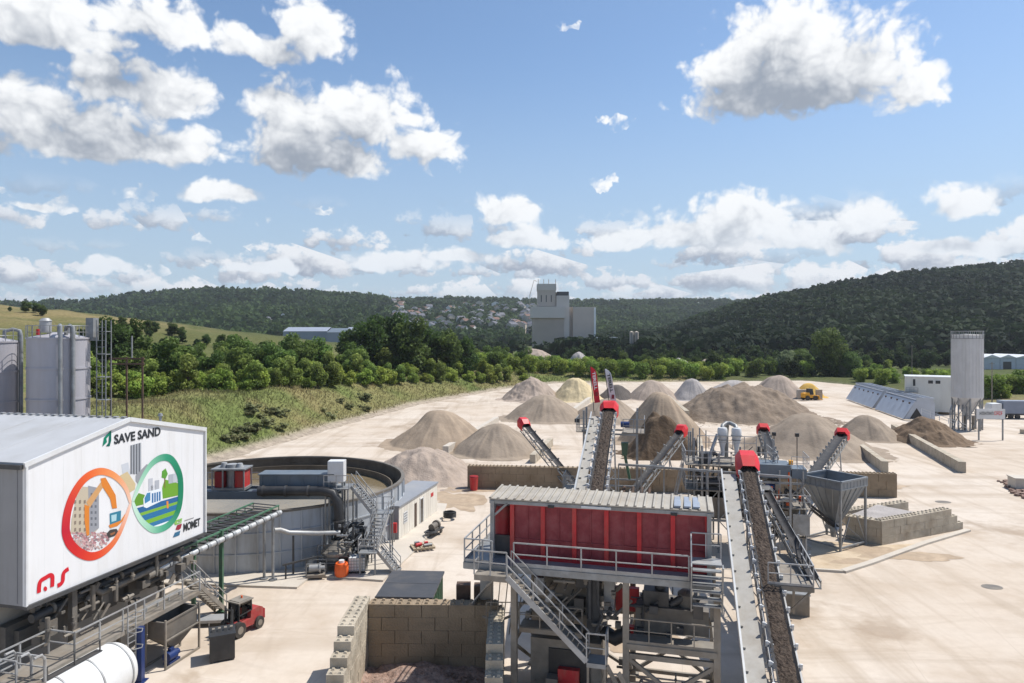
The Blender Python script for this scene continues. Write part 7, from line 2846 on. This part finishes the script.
sl.part('handrail', mb, M['galv'])
mb = MB()
for k in range(8):
    a = 2 * math.pi * (k + .5) / 8
    mb.bar((2.5 * math.cos(a), 2.5 * math.sin(a), 0), (2.5 * math.cos(a), 2.5 * math.sin(a), 6.8), .22)
    b = 2 * math.pi * (k + 1.5) / 8
    mb.bar((2.5 * math.cos(a), 2.5 * math.sin(a), .3), (2.5 * math.cos(b), 2.5 * math.sin(b), 3.2), .1)
    mb.bar((2.5 * math.cos(a), 2.5 * math.sin(a), 3.2), (2.5 * math.cos(b), 2.5 * math.sin(b), 6.2), .1)
    mb.bar((2.5 * math.cos(a), 2.5 * math.sin(a), 3.2), (2.5 * math.cos(b), 2.5 * math.sin(b), 3.2), .12)
for k in range(6):
    mb.path([(-4.6 + k * .8, -2.0 + k * .05, 0), (-4.6 + k * .8, -2.0, 4.2), (-3.6 + k * .7, -1.0, 5.0)], .11, 7)
sl.part('leg', mb, M['galv'])
sl.part('inner_pipes', MB().path([(-.8, -.6, .2), (-.8, -.6, 2.8), (0, 0, 3.2)], .3, 10).path([(.9, -.4, .2), (.9, -.4, 3.0)], .25, 10), M['galv_dusty'])
sl.part('ramp_rail', MB().rail([(-9.5, -1, 3.4), (-2.2, -3.2, .6)], 1.0, 1.5, .09), M['white_paint'])

sg = T('sign_board', 'white sign board with dark and red lettering in front of the cement silo', 'sign', (79.6, 113.5, 0), R(-4))
sg.part('board', MB().box(-2.25, 0, 3.55, 2.25, .16, 5.2), M['white_paint'])
mb = MB()
for k in range(6):
    x = -1.8 + k * .38
    mb.box(x, -.012, 4.2, x + .08, -.004, 4.75)
    mb.box(x + .2, -.012, 4.2, x + .28, -.004, 4.75)
    mb.box(x, -.013, 4.66 if k % 2 else 4.44, x + .28, -.005, 4.75 if k % 2 else 4.52)
sg.part('lettering', mb, M['ink'])
mb = MB()
for k in range(4):
    x = .55 + k * .33
    mb.box(x, -.012, 4.2, x + .1, -.004, 4.8)
    mb.box(x, -.013, 4.7, x + .27, -.005, 4.8)
    mb.box(x, -.014, 4.2 + .2 * (k % 2), x + .27, -.006, 4.3 + .2 * (k % 2))
sg.part('lettering', mb, M['ink_red'])
sg.part('post', MB().bar((-1.9, .08, 0), (-1.9, .08, 3.5), .18).bar((1.9, .08, 0), (1.9, .08, 3.5), .18), M['galv'])
t = T('guard_rail', 'thin white guard rail standing in the yard beyond the cement silo', 'railing', (83, 107, 0))
t.part('rail', MB().rail([(0, 0, 0), (5, -1, 0), (6, 3, 0)], 1.6, 1.2, .07), M['white_paint'])

# aggregate bins
for k, (ya, yb, lab) in enumerate([(139.5, 158.5, 'blue grey row of aggregate bins with sloping sides next to the mixer tower'), (160.5, 184, 'blue grey row of aggregate bins with sloping sides, farther from the mixer tower')]):
    def bx(y):
        return 82.2 + (y - 139) * .225
    t = T('aggregate_bins', lab, 'aggregate bins', (bx(ya), ya, 0), math.atan2(yb - ya, bx(yb) - bx(ya)), 'aggregate bin rows of the mixing plant')
    Lb = math.hypot(yb - ya, bx(yb) - bx(ya))
    mb = MB()
    pr = [(1.9, 0), (.2, 3.9), (.35, 3.9), (2.1, 0)]      # (offset to the yard side, height)
    for s in (0, 1):
        pass
    vs = [(0, 0.0, 0.3), (Lb, 0.0, .3), (Lb, -2.2, 3.9), (0, -2.2, 3.9), (0, .2, .3), (Lb, .2, .3), (Lb, -2.0, 4.0), (0, -2.0, 4.0)]
    mb.add([(x, 2.0 + y, z) for x, y, z in vs], [(0, 1, 2, 3), (7, 6, 5, 4), (0, 4, 5, 1), (1, 5, 6, 2), (2, 6, 7, 3), (3, 7, 4, 0)])
    t.part('sloping_side', mb, M['bin_blue'])
    mb = MB().add([(0, 2.2, .3), (0, -3.7, .3), (0, -3.6, 3.8), (0, -.2, 3.9)], [(0, 1, 2, 3)])
    mb.box(.02, -3.7, 0, Lb, -3.5, 3.6)
    t.part('rear_wall', mb, M['bin_blue'])
    t.part('painted_end_opening', MB().add([(-.02, 1.0, .4), (-.02, -.3, 2.6), (-.02, -1.6, .4)], [(0, 1, 2)]), M['black'])  # flat black face painted for the dark inside of the bin, no hole
    mb = MB()
    nb = 5 if k == 0 else 6
    for i in range(nb + 1):
        x = .02 + (Lb - .1) * i / nb
        mb.box(x, -3.4, 2.4, x + .1, -.35, 4.6)
        mb.bar((x, -3.5, 4.6), (x, -.2, 4.6), .14)
    mb.bar((0, -3.5, 4.6), (Lb, -3.5, 4.6), .14)
    mb.bar((0, -1.8, 4.65), (Lb, -1.8, 4.65), .1)
    mb.bar((0, -.2, 4.3), (Lb, -.2, 4.3), .14)
    for i in range(nb * 4):
        x = Lb * (i + .5) / nb / 4
        mb.bar((x, -3.5, 4.62), (x, -.2, 4.32), .06)
    t.part('grid', mb, M['bin_blue'])
    mb = MB()
    for i in range(nb):
        x = Lb * (i + .5) / nb
        mb.box(x - .3, .28, 3.25, x + .3, .5, 3.6)
    t.part('hatch', mb, M['rust'])
# brown soil beds, trailer and rubble at the yard edge
mb = MB().slab([(92, 118), (118, 106), (124, 120), (101, 128)], -.02, .4)
solo('ground', 'brown soil bed behind a low kerb', None, mb, M['earth_brown'], kind='structure')
block_wall('block_wall', 'low kerb like wall before the brown soil bed past the cement silo', (90, 121), (118, 104), .8, .6, 1.6, .8, 'block', False, GW, seed=40)
tl = T('trailer', 'grey blue tarpaulin lorry trailer parked beyond the soil bed', 'lorry trailer', (107.5, 143, 0), R(-6))
tl.part('tarpaulin', MB().box(-5, -1.25, 1.15, 6.5, 1.25, 3.75), M['truck_blue'])
tl.part('chassis', MB().box(-5, -1.1, .8, 6.5, 1.1, 1.13), M['steel_dark'])
for x in (-3.5, -2.2, 5.2):
    for s in (-1.05, 1.05):
        tl.part('wheel', MB().tube((x, s - .18, .5), (x, s + .18, .5), .5, n=16), M['tyre'])
tl.part('cab', MB().prism([(-7.4, .5), (-7.5, 1.6), (-7.1, 3.1), (-5.3, 3.2), (-5.3, .5)], -1.2, 1.2), M['white_paint'])
t = T('barrier_block', 'pale concrete block with rubble at its foot by the yard edge', 'block', (gnd(1040, 490).x, gnd(1040, 490).y, 0), R(-14))
t.part('block', MB().box(-2.8, -1, 0, 4, 1, 1.3).box(-2.9, -1.05, 1.3, 4, 1.05, 1.4), M['concrete'])
mb = MB()
r_ = random.Random(77)
a, b = gnd(1008, 482), gnd(1030, 500)
for k in range(160):
    f = r_.random()
    s = r_.uniform(.12, .5)
    mb.cbox((a.x + (b.x - a.x) * f + r_.gauss(0, .4), a.y + (b.y - a.y) * f + r_.gauss(0, .4), s * .25), (s, s * .8, s * .7), r_.uniform(0, 3))
solo('rubble', 'line of broken brick rubble on the concrete at the yard edge', 'rubble', mb, M['gravel_red'], kind='stuff', smooth=0)

# ------------------------------------------------------------------ far buildings
gb = T('grain_silo_building', 'tall grey grain silo works standing over the trees at the valley centre', 'building', (at(545, 0, 600).x, 600, 0))
M['gs_wall'] = mat('grey_silo_concrete', (.56, .475, .40), .85, 0, .06, .06, (.42, .37, .32), .4, .05)
M['gs_dark'] = mat('brown_grey_cladding', (.44, .37, .31), .85, 0, .08, .06)
M['gs_light'] = mat('light_band_concrete', (.62, .56, .5), .85, 0, .05, .06)


def P6(x, y):
    return (x - 545) / FOC * 600, CAMH - (y - HY) / FOC * 600


def gbox(name, x0, x1, y0, y1, d0, d1, m):
    a, z1 = P6(x0, y0)
    b, z0 = P6(x1, y1)
    return gb.part(name, MB().box(a, d0, max(z0, -2), b, d1, z1), M[m])


gbox('store_block', 533, 564, 318, 352, 0, 30, 'gs_dark')
gbox('store_band', 531, 565, 306.5, 318, -2, 32, 'gs_light')
gbox('tower', 538, 556, 290, 306, 3, 20, 'gs_wall')
gbox('tower_head', 537.5, 556.5, 283.5, 290, 2.5, 21, 'gs_light')
gbox('shaft', 556.5, 569.5, 295.5, 352, 1, 22, 'gs_light')
gbox('shaft_cap', 557, 569, 291.5, 295.5, 1.5, 21, 'steel_dark')
gbox('link', 569.6, 573, 307, 352, 4, 24, 'gs_wall')
gbox('right_block', 573, 595.5, 307, 352, 0, 26, 'gs_wall')
gbox('edge_strip', 594.0, 595.8, 307.5, 337, -.5, -.02, 'white_bright')
mb = MB()
for x in (538.5, 544, 549, 556):
    a, z = P6(x, 284)
    mb.bar((a, 6, z - .5), (a, 6, z + 4.6), .5)
a, z = P6(537, 281)
b, z2 = P6(530, 298)
mb.path([(a, 4, z), (a - 2.5, 4, z + 1), (b, 4, z2 + 3), (b, 4, z2 - 8)], .3, 6)
gb.part('mast', mb, M['gs_wall'])
w = MB()
for k in range(3):
    a, z = P6(541 + k * 5, 295)
    w.box(a, 2.9, z - 6, a + .8, 2.99, z)
gb.part('louvre', w, M['steel_dark'])
for k, (x0, x1, lab) in enumerate(((571, 577, 'short white flat roofed shed at the foot of the grain works'), (591, 621, 'long white flat roofed shed beyond the grain works'), (640, 648, 'small white flat roofed shed beside the twin dark silos'))):
    a, b = at(x0, 335.6, 560), at(x1, 338.2, 560)
    t = T('shed', lab, 'shed', (a.x, 560, 0), 0, 'white sheds on the valley floor')
    t.part('wall', MB().box(.3, .3, 0, b.x - a.x - .3, 14, b.z), M['gs_wall'])
    t.part('roof', MB().prism([(0, b.z), (b.x - a.x, b.z), (b.x - a.x, b.z + .8), (0, b.z + .8)], -.6, 14.5), M['white_bright'])
for k, x in enumerate((631.5, 636.5)):
    p = at(x, 332, 430)
    t = T('twin_silo', ['dark grey silo column over the far bushes, closer to the grain works', 'dark grey silo column over the far bushes, on the hill side of its twin'][k], 'silo', (p.x, 430, 0), 0, 'twin dark silos')
    t.part('shell', MB().lathe([(1.25, 0), (1.25, p.z), (.02, p.z + .6)], n=20), M['gs_wall'])
    t.part('ladder', MB().bar((-.3, -1.35, 0), (-.3, -1.35, p.z), .15).bar((.3, -1.35, 0), (.3, -1.35, p.z), .15), M['steel_dark'])
# far gravel heaps among the trees
for lab, x0, x1, yp, Y, m in (('reddish earth mound beside the grain works, half hidden by bushes', 512, 560, 346, 330, 'sand_pink'), ('grey gravel mound poking over the bushes right of the grain works', 567, 592, 351, 310, 'gravel_grey'), ('pale rubble heap showing between the far bushes', 669, 692, 357, 292, 'gravel_grey'), ('brown roof shaped mound behind the far bushes', 694, 722, 358, 300, 'sand_pink')):
    p = at((x0 + x1) / 2, yp, Y)
    pile('stockpile', lab, 'stockpile', p.x, Y, (x1 - x0) / 2 / FOC * Y * 1.35, p.z * .9, M[m], x0 % 50, group='mounds beyond the yard', lump=1.2, z=0, flat_top=.25)
def on_slope(x, y, Ya=420, Yb=1700):
    """distance at which the land seen at column x meets row y"""
    best = None
    for Y in range(Ya, Yb, 10):
        X = (x - CX) / FOC * Y
        row = HY - (tz(X, Y) - CAMH) / Y * FOC
        if best is None or abs(row - y) < best[0]:
            best = (abs(row - y), Y)
    return best[1]


# sheds on the far left slope and beyond the silo
M['roof_slate'] = mat('blue_grey_roof', (.27, .3, .36), .6, 0, .05, .1)
M['wall_white'] = mat('white_render', (.7, .68, .64), .85, 0, .06, .3)
M['wall_cream'] = mat('cream_render', (.55, .48, .38), .85, 0, .06, .3)
M['roof_red'] = mat('red_brown_tiles', (.17, .1, .075), .85, 0, .12, .5)
M['roof_dark'] = mat('slate_tiles', (.12, .12, .14), .75, 0, .12, .5)


def gable_house(name, label, loc, w, d, h, rh, mw, mr, rz=0, group=None):
    t = T(name, label, 'house' if name == 'house' else 'warehouse', loc, rz, group)
    mb = MB()
    mb.prism([(-w / 2, -9), (w / 2, -9), (w / 2, h), (0, h + rh), (-w / 2, h)], -d / 2, d / 2)
    t.part('wall', mb, M[mw])
    mb = MB()
    for s in (-1, 1):
        mb.add([(s * (w / 2 + .4), -d / 2 - .4, h - .2), (s * (w / 2 + .4), d / 2 + .4, h - .2), (0, d / 2 + .4, h + rh + .25), (0, -d / 2 - .4, h + rh + .25)], [(0, 1, 2, 3)])
    t.part('roof', mb, M[mr])
    return t


for x0, x1, yt, Y, lab in ((283, 327, 327, 640, 'long blue grey warehouse on the far slope nearer the hill field'), (327, 346, 328, 620, 'dark blue grey warehouse hall beside the tall dark trees'), (345, 356, 327, 640, 'pale warehouse end hidden by the tall dark trees')):
    a, b = at(x0, yt, Y), at(x1, yt, Y)
    g = min(tz((a.x + b.x) / 2, Y), a.z - 6)
    t = T('warehouse', lab, 'warehouse', ((a.x + b.x) / 2, Y, g), 0, 'warehouses on the far slope')
    w = (b.x - a.x) / 2
    hz = a.z - g
    t.part('wall', MB().box(-w, 0, -4, w, 30, hz - 4), M['roof_slate'])
    mb = MB().add([(-w, -.5, hz - 4), (w, -.5, hz - 4), (w, 15, hz), (-w, 15, hz), (-w, 30, hz - 4), (w, 30, hz - 4)], [(0, 1, 2, 3), (3, 2, 5, 4)])
    t.part('roof', mb, M['roof_slate'] if x0 != 327 else M['slate_steel'])
for x, y, Y, w, mw, mr, lab in ((283, 318, 760, 11, 'wall_white', 'roof_red', 'white house high on the far wooded slope above the warehouses'), (341, 326, 690, 9, 'wall_white', 'roof_dark', 'white gabled house between warehouse and tall dark trees'), (268, 322, 740, 10, 'wall_cream', 'roof_dark', 'grey roofed house at the foot of the wooded hill'), (397, 330, 640, 8, 'wall_white', 'roof_dark', 'tall narrow white house at the edge of the hillside town'), (411, 334, 620, 9, 'wall_white', 'roof_dark', 'low white house below the tall narrow one')):
    Y = on_slope(x, y + 4, 620)
    p = at(x, y, Y)
    gable_house('house', lab, (p.x, Y, tz(p.x, Y) + 4), w, 9, 6, 3.5, mw, mr, rnd.uniform(-.5, .5))
# hillside town
HR = random.Random(21)
kinds = [('wall_white', 'roof_dark', 'white house with slate roof among the trees of the hillside town'), ('wall_cream', 'roof_red', 'cream house with red brown roof among the trees of the hillside town'),
         ('wall_white', 'roof_red', 'white house with red brown roof among the trees of the hillside town'), ('wall_cream', 'roof_dark', 'cream house with slate roof among the trees of the hillside town')]
for k in range(125):
    x = HR.uniform(392, 534)
    Y = HR.uniform(930, 1560)
    p = at(x, 0, Y)
    mw, mr, lab = HR.choice(kinds + [kinds[0], kinds[3]])
    gable_house('house', lab, (p.x, Y, tz(p.x, Y) + 8), HR.uniform(9, 17), HR.uniform(9, 13), HR.uniform(4, 6), 3.6, mw, mr, HR.uniform(-1.2, 1.2), 'houses of the hillside town')
# warehouses beyond the cement silo
for k, (x0, x1, lab) in enumerate(((984, 1000, 'pale blue grey warehouse on the valley floor next to the cement silo'), (1000, 1016, 'pale warehouse with a dark doorway, middle of the valley floor row'), (1016, 1040, 'pale warehouse at the far end of the valley floor row'))):
    a, b = at(x0, 355, 330), at(x1, 355, 330)
    t = T('warehouse', lab, 'warehouse', (a.x, 330, 0), 0, 'warehouses beyond the cement silo')
    w = b.x - a.x
    t.part('wall', MB().box(.1, 0, 0, w - .1, 22, 6.6), M['bin_blue'])
    t.part('roof', MB().prism([(0, 6.6), (w, 6.6), (w / 2, 8.0)], -.3, 22.3), M['white_paint'])
    if k == 1:
        t.part('door', MB().box(1.5, -.06, 0, 5.5, -.01, 4.6), M['steel_dark'])
t = T('parked_van', 'white van parked in front of the dark trees behind the mixer tower', 'van', (at(928, 0, 215).x, 215, tz(at(928, 0, 215).x, 215)), R(20))
t.part('body', MB().prism([(-2.6, .5), (-2.6, 2.3), (1.0, 2.4), (1.9, 1.5), (2.6, 1.3), (2.6, .5)], -.95, .95), M['white_paint'])
t.part('window', MB().prism([(1.0, 1.5), (1.0, 2.2), (1.75, 1.5)], -.97, .97), M['glass'])
for x in (-1.6, 1.7):
    for s in (-.85, .85):
        t.part('wheel', MB().tube((x, s - .12, .38), (x, s + .12, .38), .38, n=14), M['tyre'])
for k, (x, yt, Y, lab) in enumerate(((912, 345, 230, 'slim lamp mast in front of the dark valley trees'), (992, 362, 170, 'dark wooden pole among the bushes beyond the cement silo'), (625, 322, 500, 'thin mast over the valley trees near the twin silos'))):
    q = at(x, yt, Y)
    g = tz(q.x, Y)
    t = T('pole', lab, 'pole', (q.x, Y, g))
    t.part('shaft', MB().tube((0, 0, -.3), (0, 0, q.z - g), .16, .09, 8), M['galv_dusty'])
    t.part('arm', MB().bar((-.6, 0, q.z - g - .4), (.6, 0, q.z - g - .4), .1), M['galv_dusty'])

# the summer air over the valley
mb = MB().box(-2600, -40, -4, 2600, 2600, 175)
hm = bpy.data.materials.new('summer_haze')
hm.use_nodes = True
hn = hm.node_tree
for n_ in list(hn.nodes):
    if n_.type == 'BSDF_PRINCIPLED':
        hn.nodes.remove(n_)
pv = hn.nodes.new('ShaderNodeVolumePrincipled')
pv.inputs['Color'].default_value = (.86, .92, 1, 1)
pv.inputs['Density'].default_value = .00009
pv.inputs['Anisotropy'].default_value = .2
hn.links.new(pv.outputs[0], hn.nodes['Material Output'].inputs['Volume'])
hz_ = solo('haze', 'thin blue summer haze in the valley air', None, mb, hm, kind='stuff', smooth=0)
